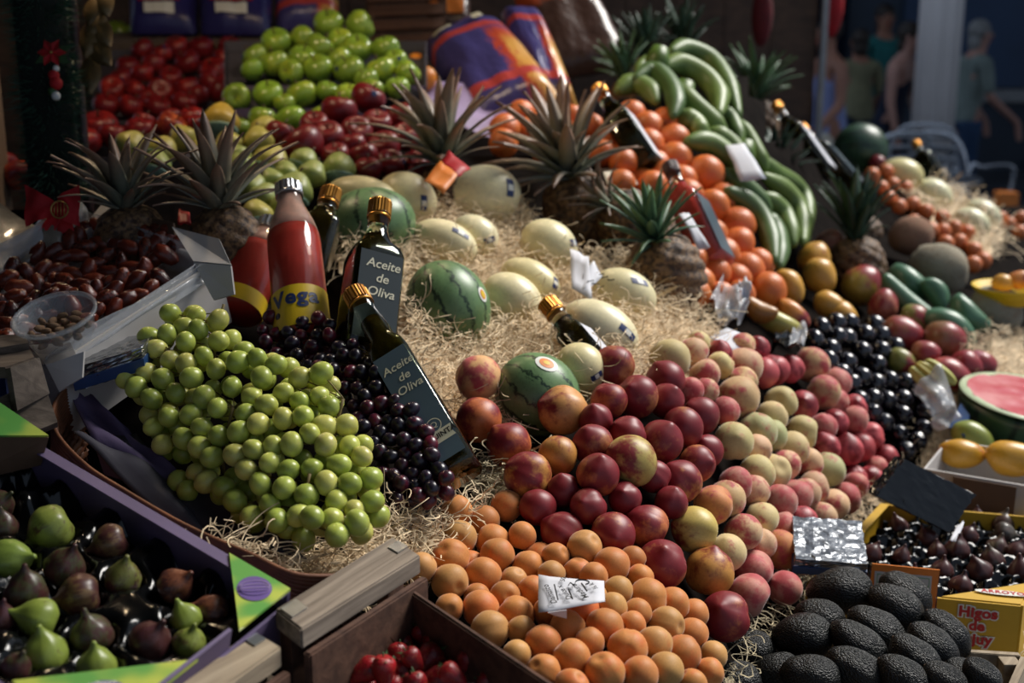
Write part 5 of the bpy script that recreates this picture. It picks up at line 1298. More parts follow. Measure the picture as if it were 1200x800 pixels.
ell([(1068,276,52,48,10,('#8a6a58',.3),'round brown coconut left, behind the green papayas'),(1101,314,70,58,-20,('#9a9280',.35),'large grey hairy coconut above the green papayas'),(1168,362,62,54,-30,('#8a8a80',.4),'grey coconut at right, beside the yellow bowl'),(972,284,32,30,0,('#8a5a4c',.4),'small brown coconut left of the right pineapple')], COCO, 'coconut', 'coconut', 'coconuts on the right', 1.0, seed=5)
straw('wood_wool', [(1140, 395), (1200, 385), (1240, 420), (1190, 440), (1130, 420)], 500, 'patch of wood wool beneath the right coconut', seed=21, low=-.03, hi=.02)
straw('wood_wool', [(1096, 455), (1130, 440), (1128, 480), (1112, 530), (1084, 560), (1086, 500)], 500, 'strip of wood wool between the plums and the halved watermelon', seed=22, low=-.03, hi=.015)
straw('wood_wool', [(1000, 560), (1040, 545), (1030, 585), (990, 600)], 160, 'small tuft of wood wool at the right foot of the peach pile', seed=23, low=-.04, hi=.0, base=False)
straw('wood_wool', [(840, 800), (890, 710), (950, 625), (1000, 590), (1025, 590), (940, 670), (890, 740), (860, 800)], 260, 'wood wool along the front edge between peaches and avocados', seed=24, low=-.05, hi=-.01, m='straw_shaded', base=False)
straw('wood_wool', [(1180, 770), (1200, 740), (1230, 800), (1150, 815)], 60, 'tuft of wood wool at the bottom right corner', seed=25, low=-.0, hi=.03, base=False, surf=lambda u, v, l=0.0: at_z(u, v, .75 + l))
# wood wool around the grapes and behind the crate rail
straw('wood_wool', [(380, 625), (425, 610), (455, 580), (520, 590), (560, 570), (560, 600), (520, 610), (500, 650), (480, 640), (440, 650), (400, 680), (340, 700), (290, 670), (330, 640)], 1500, 'wood wool spilling between the green grapes, the crate rail and the apricots', seed=31, low=-.05, hi=.0, m='straw', surf=lambda u, v, l=0.0: P(u, v, D(u, v) - .01) + Vector((0, 0, l)))
straw('wood_wool', [(250, 640), (300, 655), (350, 690), (320, 700), (260, 670)], 120, 'loose wood wool strands over the basket rim behind the fig tray', seed=32, low=-.0, hi=.03, base=False, surf=lambda u, v, l=0.0: P(u, v, 1.40) + Vector((0, 0, l)))
straw('wood_wool', [(540, 520), (600, 500), (640, 520), (600, 560), (560, 560)], 260, 'shade-toned wood wool between the leaning bottle and the nectarines', seed=33, low=-.06, hi=-.01, m='straw_shaded')
# halved watermelon
hw = P(1204, 466, 2.62); R0 = .135
hax = (Vector((.10, -.10, .98))).normalized(); rt = root('halved_watermelon', hw, 'halved watermelon with pink cut face at the right edge', 'watermelon', None, q_axis(hax))
part('rind', blob('rind', lambda t: (R0 * sin(math.pi / 2 + t / 2), R0 * cos(math.pi / 2 + t / 2)) if t > 0 else (0, 0), 40, 20, M['watermelon_dark']), rt)
part('pale_rind', lathe('pale_rind', [(R0 * .86, .0025), (R0 * .985, .0025), (R0, 0)], 40, M['rind_white'], False), rt, 'pale rim of the cut face')
V = [Vector((0, 0, .004))]; Fs = []
for j in range(1, 9):
    for k in range(40):
        a = k / 40 * 6.283; rr = R0 * .89 * j / 8; V.append(Vector((rr * cos(a), rr * sin(a), .003 + .005 * mnoise.noise(Vector((rr * cos(a) * 30, rr * sin(a) * 30, 0))))))
for k in range(40):
    k2 = (k + 1) % 40; Fs.append((0, 1 + k, 1 + k2))
    for j in range(7): Fs.append((1 + j * 40 + k, 1 + (j + 1) * 40 + k, 1 + (j + 1) * 40 + k2, 1 + j * 40 + k2))
part('flesh', mk('flesh', V, Fs, M['pink_flesh']), rt)
# white box with yellow mangoes
ZM = .90
W1, W2, W4 = at_z(1083, 548, ZM), at_z(1225, 572, ZM), at_z(1110, 515, ZM); W3 = W4 + (W2 - W1)
mb = root('mango_box', (W1 + W3) / 2 - ez * .07, 'low white cardboard box of yellow mangoes with a brown flap', 'box')
for nm, q in (('front_panel', [W1, W2, W2 - ez * .08, W1 - ez * .08]), ('side_panel', [W1, W4, W4 - ez * .08, W1 - ez * .08]), ('side_panel', [W2, W3, W3 - ez * .08, W2 - ez * .08]), ('back_panel', [W4, W3, W3 - ez * .08, W4 - ez * .08]), ('bottom', [W1 - ez * .075, W2 - ez * .075, W3 - ez * .075, W4 - ez * .075])):
    slab(nm, q, .004, M['white_card'], mb)
fd = (W2 - W1).normalized(); fo = Vector((fd.y, -fd.x, 0)) * .006; m1 = W1 + (W2 - W1) * .26; m2 = W1 + (W2 - W1) * .78
slab('brown_flap', [m1 + fo - ez * .004, m2 + fo - ez * .004, m2 + fo * 3 - ez * .085, m1 + fo * 3 - ez * .085], .004, M['brown_card'], mb, 'dark brown folded flap')
ell([(1128,532,54,34,-5,('#c9952e',.15),'yellow mango at the left end of the white box'),(1188,538,66,42,-8,('#c9952e',.2),'yellow mango at the right end of the white box'),(1142,514,56,36,-35,('#7f8a3c',.2),'green-yellow mango behind in the white box')], MANGO, 'mango', 'mango', 'mangoes in the white box', 1.22, surf=lambda u, v: 2.42 + (532 - v) * .006, seed=6)
ell([(1083,446,44,16,-45,('#b8b464',.2),'carambola in front inside the clear bag'),(1092,440,46,16,-42,('#c0b25a',.3),'carambola in the middle inside the clear bag'),(1102,436,44,15,-40,('#b0b060',.2),'carambola at the back inside the clear bag')], [blob('carambola', p_papaya, 20, 14, M['pear'], lambda v: Vector((v.x * (1 + .22 * cos(5 * math.atan2(v.y, v.x))), v.y * (1 + .22 * cos(5 * math.atan2(v.y, v.x))), v.z)))], 'carambola', 'carambola', 'carambolas in a clear bag', 2.4, surf=lambda u, v: 2.62, seed=7)
bag = root('plastic_bag', P(1105, 465, 2.58), 'clear plastic bag over the carambolas beside the plums', 'bag')
slab('film', [P(1068, 455, 2.60), P(1090, 480, 2.54), P(1118, 470, 2.56), P(1104, 428, 2.60)], .001, M['film'], bag, sub=10, warp=.03, seed=9)
slab('film', [P(1090, 480, 2.55), P(1096, 505, 2.55), P(1122, 490, 2.55), P(1112, 455, 2.58)], .001, M['film'], bag, sub=10, warp=.03, seed=10)
bc = root('blue_carton', P(1124, 492, 2.56), 'small blue and black carton left of the halved watermelon', 'carton')
slab('panel', [P(1112, 500, 2.54), P(1130, 510, 2.50), P(1136, 486, 2.56), P(1126, 472, 2.60)], .02, M['blue_wrap'], bc)
slab('dark_panel', [P(1108, 492, 2.58), P(1122, 506, 2.54), P(1126, 486, 2.57), P(1114, 482, 2.60)], .012, M['black_plastic'], bc)
yb = root('yellow_bowl', P(1182, 345, 3.1) - ez * .03, 'yellow plastic bowl holding fruit at the right edge', 'bowl')
part('shell', lathe('shell', [(.03, 0), (.06, .015), (.082, .05), (.088, .052), (.086, .046), (.062, .02), (.03, .005)], 32, M['print_yellow'], True), yb)
ell([(1176,332,26,22,0,YM,'yellow fruit in front in the yellow bowl'),(1194,328,26,22,20,OM,'orange fruit at the back in the yellow bowl')], MANGO, 'mango', 'mango', 'fruit in the yellow bowl', 1.22, surf=lambda u, v: 3.08, seed=8)
cw = root('crumpled_film', P(852, 356, 2.44), 'crumpled clear plastic and white wrapper between the oranges and the papayas', 'wrapper')
for sd_, q in enumerate(([(832,350,2.42),(850,385,2.36),(868,360,2.40),(848,320,2.50)], [(852,372,2.38),(872,372,2.40),(880,350,2.46),(860,330,2.50)], [(862,345,2.44),(876,352,2.42),(882,340,2.46),(866,332,2.48)])):
    slab('sheet', [P(*p) for p in q], .001, M['paper'] if sd_ == 2 else M['film'], cw, sub=10, warp=.04, seed=20 + sd_)
wrp = root('striped_wrapper', P(925, 396, 2.40), 'dark striped plastic wrapper between the papaya and the peaches', 'wrapper')
slab('sheet', [P(900, 402, 2.42), P(930, 412, 2.36), P(944, 396, 2.46), P(915, 386, 2.50)], .001, M['black_plastic'], wrp, sub=10, warp=.03, seed=33)
slab('sheet', [P(925, 400, 2.39), P(942, 406, 2.37), P(946, 388, 2.46), P(930, 384, 2.48)], .001, M['film'], wrp, sub=8, warp=.03, seed=34)

# ================================================================== far right: mandarins and melons
far_poly = [(1020, 205), (1040, 200), (1070, 225), (1110, 250), (1140, 278), (1152, 296), (1138, 302), (1105, 285), (1075, 268), (1040, 240)]
mand = [[P(u, v, D(u, v)), .026] for u, v in poisson(far_poly, 14, 6, 5000) + [(1182, 262), (1195, 272), (1172, 255), (1196, 255), (1140, 310), (1152, 305)]]
relax(mand, 30, .97, .1)
mrw = rows([uv_of(e[0])[:2] for e in mand], 10)
for i, (p, r) in enumerate(mand): tag(put(MANDARIN[0], 'mandarin', p, r, q_rand(rg), hexc('#c9703c', .5)), f'small distant mandarin below the far melons, {ORD[mrw[i][1]]} from left in {ORD[mrw[i][0]]} row', 'mandarin', 'mandarins on the far right')
straw('wood_wool', [(1060, 225), (1100, 210), (1150, 240), (1175, 275), (1160, 295), (1130, 270), (1100, 250)], 500, 'wood wool around the distant white melons', seed=41, low=-.03, hi=.02, ln=(.06, .16), width=.0015)
ell([(1056,206,52,42,-10,('#cfc48a',.6),'distant yellow melon highest, below the far oil bottle'),(1094,228,46,36,-30,('#dcd8b0',.4),'distant white melon in the middle'),(1152,252,46,34,-35,('#dcd8b4',.4),'distant white melon with blue mark, lowest at right'),(1138,262,46,36,-30,('#dcd8b0',.4),'distant white melon just left of the lowest one')], [MELON], 'honeydew_melon', 'melon', 'distant melons', 1.0, surf=lambda u, v: D(u, v) - .05, seed=9)
o = put(WMELON2, 'watermelon', P(1008, 176, 4.7), .10, q_axis(dir_img(0, .2))); tag(o, 'distant dark green watermelon with pale top, right of the far bottles', 'watermelon')
tag(put(APPLE[0], 'apple', P(1028, 192, 4.6), .032, q_rand(rg), hexc('#8a2026', .8)), 'single red apple beside the distant watermelon', 'apple')

# ================================================================== oranges
ORL = [(743,137,32),(757,148,34),(760,170,36),(786,163,36),(792,188,38),(776,143,30),(768,194,34),(750,206,34),(762,216,34),(822,207,42),(830,241,36),(846,232,36),(857,262,42),(834,276,36),(870,288,36),(852,300,36),(877,320,38),(893,334,40),(825,334,34),(816,306,32),(836,318,34),(817,344,30),(884,304,34),(862,327,34),(800,212,36),(812,228,34),(806,250,34),(815,280,34),(784,212,34),
 (598,152,34),(590,168,32),(616,150,30),(640,178,30),(612,134,30),(628,146,30),(690,148,30),(720,165,30),(735,176,32),(706,180,30),(655,150,30),(672,140,30),(735,150,30),(740,200,32),(728,215,30),(800,270,32),(838,342,30),(850,215,32),(868,345,32)]
ol = heap([(e[0], e[1], e[2] * 1.14, 'o') for e in ORL], ORANGE, 'orange', 'orange', 'oranges heaped beside the plantains', {'o': ('#d07030', .5)}, lambda k, c, r: f'bright orange, {c} from the left in the {r} row of the orange heap', 14,
    labels={9: 'large orange standing out at the right side, level with the sauce bottle', 12: 'large orange bulging furthest right toward the plantains', 17: 'orange lowest at the right end, above the papayas'})
relax(ol, 40, .86, .1); emit(ol, seed=6)

# ================================================================== plantains
def plantain_hand(label, lst, crown):
    rt = root('plantain_bunch', P(*crown), label, 'plantain', 'green plantain bunches')
    part('crown', mk('crown', *tube_geo([Vector((0, 0, -.02)), Vector((0, 0, .02)), Vector((.01, .01, .05))], [.03, .032, .02], 10), M['plantain']), rt)
    for i, (pts, wpx, lift) in enumerate(lst):
        d0 = [D(u, v) + lift for u, v in pts]; sp = spline([P(u, v, d) for (u, v), d in zip(pts, d0)], 18)
        rr = wpx / 2 * d0[len(d0) // 2] / F; rad = []
        for k in range(18):
            x = k / 17; rad.append(rr * min(1, .32 + 3.2 * x) * min(1, .28 + 3.0 * (1 - x)) if 0 < x < 1 else rr * .28)
        V, Fs = tube_geo([p - rt.location for p in sp], rad, 10)
        V = [v for v in V]
        for k in range(18):      # slightly angular section
            c = sum((V[k * 10 + j] for j in range(10)), Vector()) / 10
            for j in range(10): V[k * 10 + j] = c + (V[k * 10 + j] - c) * (1.05 if j % 2 == 0 else .98)
        o = part('plantain', mk('plantain', V, Fs, M['plantain']), rt); o.color = hexc(random.choice(['#657c3c', '#6f8444', '#5a7238', '#4c6636']), .4)
plantain_hand('topmost green plantain bunch arching over the oranges', [([(785,62),(803,57),(833,70),(853,100),(866,138)],24,0),([(776,80),(797,75),(826,90),(842,112),(842,136)],27,-.05),([(742,94),(765,82),(785,100),(792,120),(788,138)],24,-.07),([(722,108),(740,98),(760,105),(770,122)],24,-.03),([(746,84),(760,72),(778,72)],16,.02)], (770, 80, 3.15))
plantain_hand('green plantain bunch in the middle of the plantain stack', [([(790,98),(810,120),(832,140),(852,160)],26,-.05),([(845,128),(858,142),(868,168)],20,0),([(862,140),(876,160),(888,182),(898,200)],22,0),([(795,134),(815,145),(822,162)],26,-.04),([(803,166),(830,167),(852,182),(868,200)],26,-.08),([(830,153),(856,170),(882,208)],26,-.04)], (800, 120, 3.12))
plantain_hand('green plantain bunch hanging lowest at the right', [([(845,200),(875,220),(903,248)],24,-.06),([(850,222),(880,240),(900,270),(908,308)],26,-.08),([(880,176),(905,200),(932,217),(945,242),(945,284)],22,.02),([(893,205),(922,226),(938,252),(941,286)],24,0),([(893,228),(918,250),(930,288)],24,-.02),([(893,250),(910,275),(913,314)],26,-.04)], (870, 190, 3.05))

# ================================================================== pineapples
def pine_body():
    V = []; Fs = []; seg, rings = 64, 40
    for i in range(rings + 1):
        t = math.pi * i / rings; r = (sin(t) ** .62 if 0 < i < rings else 0); z = 1.5 * cos(t)
        for k in range(seg):
            a = 2 * math.pi * k / seg; e = abs(cos(4 * a + z * 5.2)) * abs(cos(4 * a - z * 5.2)); b = 1 + .13 * (e ** .5 - .6)
            V.append(Vector((r * cos(a) * b, r * sin(a) * b, z)))
    for i in range(rings):
        for k in range(seg): k2 = (k + 1) % seg; Fs.append((i * seg + k, (i + 1) * seg + k, (i + 1) * seg + k2, i * seg + k2))
    return mk('pineapple_body', V, Fs, M['pineapple'])
PB = pine_body(); LEAF = {}
def leaf_me(kind, curve):
    if (kind, curve) in LEAF: return LEAF[(kind, curve)]
    V = []; Fs = []; n = 7
    for k in range(n + 1):
        x = k / n; w = .125 * (1 - x) ** .65 * (.75 + .5 * x); ang = curve * x; y = x * (1 - .25 * curve * x); z_ = x
        c = Vector((curve * .45 * x * x, 0, x * (1 - .18 * curve * x)))
        V += [c + Vector((.02, -w, 0)), c + Vector((-.015 * (1 - x), 0, 0)), c + Vector((.02, w, 0)), c + Vector((.03, 0, 0))]
    for k in range(n):
        a = 4 * k
        for q in ((0, 1), (1, 2), (2, 3), (3, 0)): Fs.append((a + q[0], a + q[1], a + 4 + q[1], a + 4 + q[0]))
    LEAF[(kind, curve)] = mk('crown_leaf', V, Fs, M[kind]); return LEAF[(kind, curve)]
def pineapple(base, ax, r, body_h, crown, n, kind, label, seed, body=True, spread=1.0):
    # base = where body and crown meet; ax = direction of the crown
    q = q_axis(ax, seed); rt = root('pineapple', base, label, 'pineapple', None, q); rg = random.Random(seed)
    if body: o = put(PB, 'body', Vector((0, 0, -body_h * .5 + .004)), r, Quaternion(), None, rt, sq=(1, 1, body_h / (3 * r)))
    for i in range(n):
        f = i / n; az = i * 2.39996; tilt = (1.02 * (1 - f) ** 1.1 * spread + .04) + rg.uniform(-.1, .1)
        L = crown * .9 * (.55 + .5 * math.sin(min(1, f * 1.25 + .1) * 1.9)) * rg.uniform(.85, 1.1)
        rot = Quaternion((0, 0, 1), az) @ Quaternion((0, 1, 0), tilt)
        put(leaf_me(kind, rg.choice((.35, .6, .9))), 'leaf', Vector((0, 0, .10 * f * crown)) + (Quaternion((0, 0, 1), az) @ Vector((.014 * (1 - f), 0, 0))), L, rot, None, rt)
up = Vector((0, 0, 1))
pineapple(P(148, 244, 1.99), up + Vector((-.1, 0, 0)), .058, .14, .145, 30, 'leaf_brown', 'pineapple with brown dry crown standing left, behind the date box', 1, spread=1.1)
pineapple(P(258, 244, 2.02), up + Vector((-.12, 0, 0)), .060, .16, .165, 34, 'leaf_brown', 'pineapple with brown-green crown left of the tomato bottle', 2, spread=1.1)
pineapple(P(520, 190, 2.54), up + Vector((-.12, 0, 0)), .06, .17, .20, 36, 'leaf_brown', 'pineapple with tall crown among the red apples, above the orange tag', 3, spread=1.2)
pineapple(P(668, 206, 2.62), up + Vector((-.25, -.25, 0)), .075, .20, .21, 38, 'leaf_brown', 'pineapple with wide brown crown in front of the oranges', 4, spread=1.2)
pineapple(P(768, 282, 2.42), up * .9 + Vector((-.3, -.2, 0)), .075, .17, .14, 28, 'leaf_green', 'dark-bodied pineapple with green crown right of the white melons', 5, spread=1.1)
pineapple(P(712, 240, 2.58), up * .6 + Vector((-.7, -.2, 0)), .070, .18, .10, 18, 'leaf_brown', 'pineapple lying sideways between two others, dark red-brown body', 6, spread=1.0)
pineapple(P(1002, 280, 3.22), up + Vector((-.1, 0, 0)), .075, .17, .19, 30, 'leaf_dark', 'pineapple with upright blue-green crown standing before the coconuts', 7, spread=.65)
pineapple(P(905, 210, 3.7), up + Vector((.05, 0, 0)), .075, .17, .19, 28, 'leaf_dark', 'pineapple with dark crown behind the plantains, below the far bottles', 8, spread=.8)
pineapple(P(885, 118, 4.1), up, .08, .19, .20, 30, 'leaf_green', 'pineapple with bright green crown by the stall wall', 9, spread=.9)
pineapple(P(800, 60, 4.1), up + Vector((-.1, 0, 0)), .08, .19, .19, 26, 'leaf_dark', 'dim pineapple at the back, right above the plantains', 10, spread=.8)
pineapple(P(757, 66, 3.9), up + Vector((-.15, 0, 0)), .08, .19, .17, 26, 'leaf_dark', 'dim pineapple at the back, left of the other one above the plantains', 11, spread=.8)
pineapple(P(735, 92, 3.6), up * .9 + Vector((-.3, 0, 0)), .07, .16, .14, 22, 'leaf_green', 'small green-crowned pineapple left of the topmost plantains', 12, spread=.7)
pineapple(P(975, 262, 3.9), up * .3 + Vector((-1, 0, 0)), .06, .16, .10, 16, 'leaf_brown', 'pineapple lying on its side left of the upright blue-green crown', 13, spread=.7)

# ================================================================== red apples, pears, green apples, shelf apples
RAL = [(431,116,42),(397,131,44),(440,146,38),(410,156,40),(470,138,40),(356,166,52),(386,160,40),(450,172,40),(424,182,36),(478,162,36),(465,192,36),(482,196,34),(333,160,38),(396,182,34),(432,198,34),(495,172,34),(492,200,34),(512,190,34),(414,170,32),(500,150,34),(370,148,36)]
ral = heap([(*e, 'r') for e in RAL], APPLE, 'red_apple', 'apple', 'dark red apples in the middle', {'r': ('#9a2c30', .78)}, lambda k, c, r: f'dark red apple, {c} from the left in the {r} row of the middle heap', 15, labels={0: 'dark red apple at the peak of the middle apple heap', 5: 'largest dark red apple at the left, with a round sticker'})
relax(ral, 40, .96, .08); emit(ral, axis=(0, -.3, 1), stem=STEM, sticker=.25, seed=7)
PRL = [(154,170,40,'y',-40),(190,176,40,'y',-25),(214,162,38,'y',30),(258,141,50,'q',0),(268,168,36,'y',20),(184,192,38,'g',-10),(278,187,38,'g',40),(311,152,38,'y',-20),(303,165,40,'y',10),(317,190,48,'y',-20),(284,193,40,'g',30),(354,189,38,'g',-30),(360,204,38,'g',-20),(397,198,46,'g',0),(294,222,44,'g',-35),(344,222,50,'g',-15),(309,230,40,'g',-30),(301,252,44,'y',10),(322,210,36,'g',20),(240,175,36,'y',0),(336,206,34,'g',0),(270,215,36,'g',0),(330,240,38,'g',10),(238,196,36,'g',0)]
pr_c = {'y': ('#b5ab56', .3), 'g': ('#98a35a', .3), 'q': ('#c0a040', .4)}; pr_w = {'y': 'yellow pear', 'g': 'pale green pear', 'q': 'golden quince'}
rws = rows([(e[0], e[1]) for e in PRL], 16); pr = []
for u, v, dia, c, an in PRL: pr.append([P(u, v, D(u, v)), dia / 2 * D(u, v) / F])
relax(pr, 40, .92, .1)
for i, (u, v, dia, c, an) in enumerate(PRL):
    lbl = 'large golden quince on top of the pears, beside the red apples' if c == 'q' else f'{pr_w[c]}, {ORD[rws[i][1]]} from left in {ORD[rws[i][0]]} row of the pear heap'
    o = put(PEAR[i % 2], 'pear' if c != 'q' else 'quince', pr[i][0], pr[i][1] * .95, q_axis(dir_img(90 + an, -.3), i), hexc(*pr_c[c]), sq=(1, 1, .86)); tag(o, lbl, 'pear', 'pears heaped at upper left')
    part('stem', STEM_PEAR, o)
    if i % 2 == 1: part('wrapper', blob('wrapper', lambda t: (1.05 * sin(math.pi * .62 + t * .38), 1.05 * cos(math.pi * .62 + t * .38) * 1.02) if t > 0 else (.98, -.36), 20, 8, M['wrap_green'] if 'wrap_green' in M else M.setdefault('wrap_green', simple('green_tissue', '#7f9a86', .6, var=.25, scale=8, bump=.3)), None), o, 'green tissue wrapper')
def shelf_heap(lst, surf, meshes, name, cat, group, cols, label, hgt, stem=STEM, sticker=.3, seed=1):
    it = heap(lst, meshes, name, cat, group, cols, label, hgt, surf=surf); relax(it, 40, .96, .1); emit(it, axis=(0, -.35, 1), stem=stem, sticker=sticker, seed=seed); return it
# green apples on two stepped shelves
GA1 = Plane((300, 85, 3.10), (490, 85, 3.12), (400, 30, 3.32))
GAL = [(385,28,36),(422,30,36),(327,49,36),(376,52,36),(356,48,32),(418,56,36),(451,57,34),(319,76,36),(351,70,34),(371,80,36),(411,82,38),(447,85,36),(474,85,32),(304,68,32),(400,73,32),(430,88,30),(395,50,30),(338,82,30),(302,80,28),(462,72,28)]
shelf_heap([(*e, 'g') for e in GAL], GA1, GAPPLE, 'green_apple', 'apple', 'green apples on the upper tray', {'g': ('#7fa036', .5)}, lambda k, c, r: f'green apple, {c} from the left in the {r} row of the upper tray', 14, seed=8)
GA2 = Plane((280, 112, 3.02), (470, 108, 3.05), (400, 90, 3.10))
shelf_heap([(*e, 'g') for e in [(277,114,34),(316,112,36),(357,112,36),(400,111,34),(385,110,28),(466,103,30),(436,106,30),(336,118,26)]], GA2, GAPPLE, 'green_apple', 'apple', 'green apples on the middle tray', {'g': ('#7fa036', .5)}, lambda k, c, r: f'green apple, {c} from the left in the {r} row of the middle tray', 14, seed=9)
GA3 = Plane((280, 142, 2.92), (470, 140, 2.95), (400, 120, 3.0))
shelf_heap([(*e, 'g') for e in [(308,140,34),(344,141,38),(372,140,32),(280,150,30)]], GA3, GAPPLE, 'green_apple', 'apple', 'green apples on the lowest tray', {'g': ('#7fa036', .5)}, lambda k, c, r: f'green apple on the lowest tray, {c} from the left', 20, seed=10)
def display_tray(name, pl, u0, u1, vf, vb, off, label, m='purple_card'):
    q = [P(u0, vf, pl(u0, vf)), P(u1, vf, pl(u1, vf)), P(u1, vb, pl(u1, vb)), P(u0, vb, pl(u0, vb))]; q = [p - ez * off for p in q]
    rt = root(name, sum(q, Vector()) / 4, label, 'tray'); slab('bottom', q, .006, M['tissue'], rt)
    for a, b in ((0, 1), (1, 2), (2, 3), (3, 0)): slab('rim', [q[a], q[b], q[b] + ez * .028, q[a] + ez * .028], .004, M[m if a == 0 else 'tissue'], rt)
    for p in (q[0], q[1]):
        h = p.z / 2; block('leg', Vector((p.x, p.y + .05, h - .004)), Vector((.018, 0, 0)), Vector((0, .018, 0)), ez * (h - .006), M['old_wood'], rt)
    return rt
display_tray('display_tray', GA1, 262, 500, 92, 40, .045, 'upper purple-rimmed display tray under the green apples')
display_tray('display_tray', GA2, 262, 496, 120, 98, .042, 'middle display tray one step below the upper green apples')
display_tray('display_tray', GA3, 262, 420, 152, 130, .042, 'lowest display tray of green apples, half hidden by pears')
TA = Plane((120, 125, 3.25), (280, 125, 3.28), (200, 55, 3.65))
TAL = [(167,58,28),(207,56,30),(235,56,30),(270,56,30),(180,76,30),(150,78,28),(220,73,32),(277,77,30),(250,83,34),(135,104,32),(167,86,28),(187,106,32),(160,106,28),(218,104,32),(250,96,34),(130,124,32),(155,123,32),(186,123,32),(214,121,32),(254,108,30),(142,92,26),(200,90,28),(262,70,28),(236,112,28),(172,122,26),(192,62,26)]
shelf_heap([(*e, 'r') for e in TAL], TA, APPLE, 'red_apple', 'apple', 'red apples on the back shelf', {'r': ('#a82c24', .62)}, lambda k, c, r: f'small red apple, {c} from the left in the {r} row of the back shelf', 14, sticker=.4, seed=11)
display_tray('display_tray', TA, 108, 292, 132, 50, .048, 'dark display tray of small red apples at the back left', 'tissue')
LA = Plane((110, 160, 2.78), (240, 145, 2.82), (170, 130, 2.92))
shelf_heap([(120,152,46,'r'),(138,156,34,'r'),(163,154,38,'p'),(169,143,28,'r'),(194,149,38,'o'),(217,141,32,'r'),(110,165,34,'r'),(230,146,28,'r'),(205,138,26,'r')], LA, APPLE, 'red_apple', 'apple', 'shiny red apples behind the pears', {'r': ('#b02a20', .65), 'p': ('#c0383a', .6), 'o': ('#cf6a34', .4)}, lambda k, c, r: f'shiny red apple behind the pears, {c} from the left in the {r} row', 12, seed=12)
display_tray('display_tray', LA, 96, 262, 172, 132, .05, 'tray of shiny red apples behind the yellow pears', 'tissue')
tag(put(APPLE[0], 'red_apple', P(5, 197, 2.6), .034, q_rand(rg), hexc('#a82c24', .6)), 'red apple at the left frame edge beside the garland', 'apple')
tag(put(APPLE[1], 'red_apple', P(22, 205, 2.55), .032, q_rand(rg), hexc('#b84a2a', .5)), 'orange-red apple just left of the garland column', 'apple')
# left-edge clear plastic bag of nuts beside the dates
nb = root('film_bag', P(25, 290, 1.98), 'dull clear plastic bag of pale nuts at the left edge, above the dates', 'bag')
slab('film', [P(-40, 345, 1.86), P(60, 300, 1.93), P(90, 262, 2.02), P(-40, 230, 2.12)], .02, simple('bagged_nuts', '#7d7568', .3, var=.35, scale=40, bump=.4, coat=.5), nb, sub=12, warp=.05, seed=41)

# ================================================================== bags of sweet bread, lilac paper, wooden slats at the back
t = NT('purple_bag'); o = t.n('TexCoord').outputs['UV']; s_ = t.sep(o); nz = t.noise(o, 5.0, 4.0, .7)
yy = t.math('ADD', s_[1], t.math('MULTIPLY', t.math('SUBTRACT', nz, .5), .25)); xx = t.math('ADD', s_[0], t.math('MULTIPLY', t.math('SUBTRACT', nz, .5), .8))
c = lin('#423e74')
fl = t.math('MULTIPLY', t.step(xx, .22, .40), t.math('SUBTRACT', 1.0, t.step(yy, .25, .55)))
c = t.mix(fl, c, lin('#b0452f')); c = t.mix(t.math('MULTIPLY', t.step(xx, .45, .62), t.math('SUBTRACT', 1.0, t.step(yy, .0, .3))), c, lin('#c89448'))
band = t.math('MULTIPLY', t.step(s_[1], .46, .48), t.math('SUBTRACT', 1.0, t.step(s_[1], .60, .62))); c = t.mix(band, c, lin('#b04440'))
band = t.math('MULTIPLY', t.step(s_[1], -.72, -.70), t.math('SUBTRACT', 1.0, t.step(s_[1], -.58, -.56))); c = t.mix(band, c, lin('#b04440'))
M['bag'] = t.out(Base_Color=c, Roughness=.28, Normal=t.bump(t.noise(o, 3.0, 4.0), .5, .01))
t = NT('orange_brown_bag'); o = t.n('TexCoord').outputs['UV']; s_ = t.sep(o); nz = t.noise(o, 4.0, 4.0)
c = t.mix(t.step(t.math('ADD', s_[1], t.math('MULTIPLY', nz, .4)), .6, .8), lin('#4a342c'), lin('#a84a2a')); M['bag_brown'] = t.out(Base_Color=c, Roughness=.3, Normal=t.bump(nz, .5, .01))
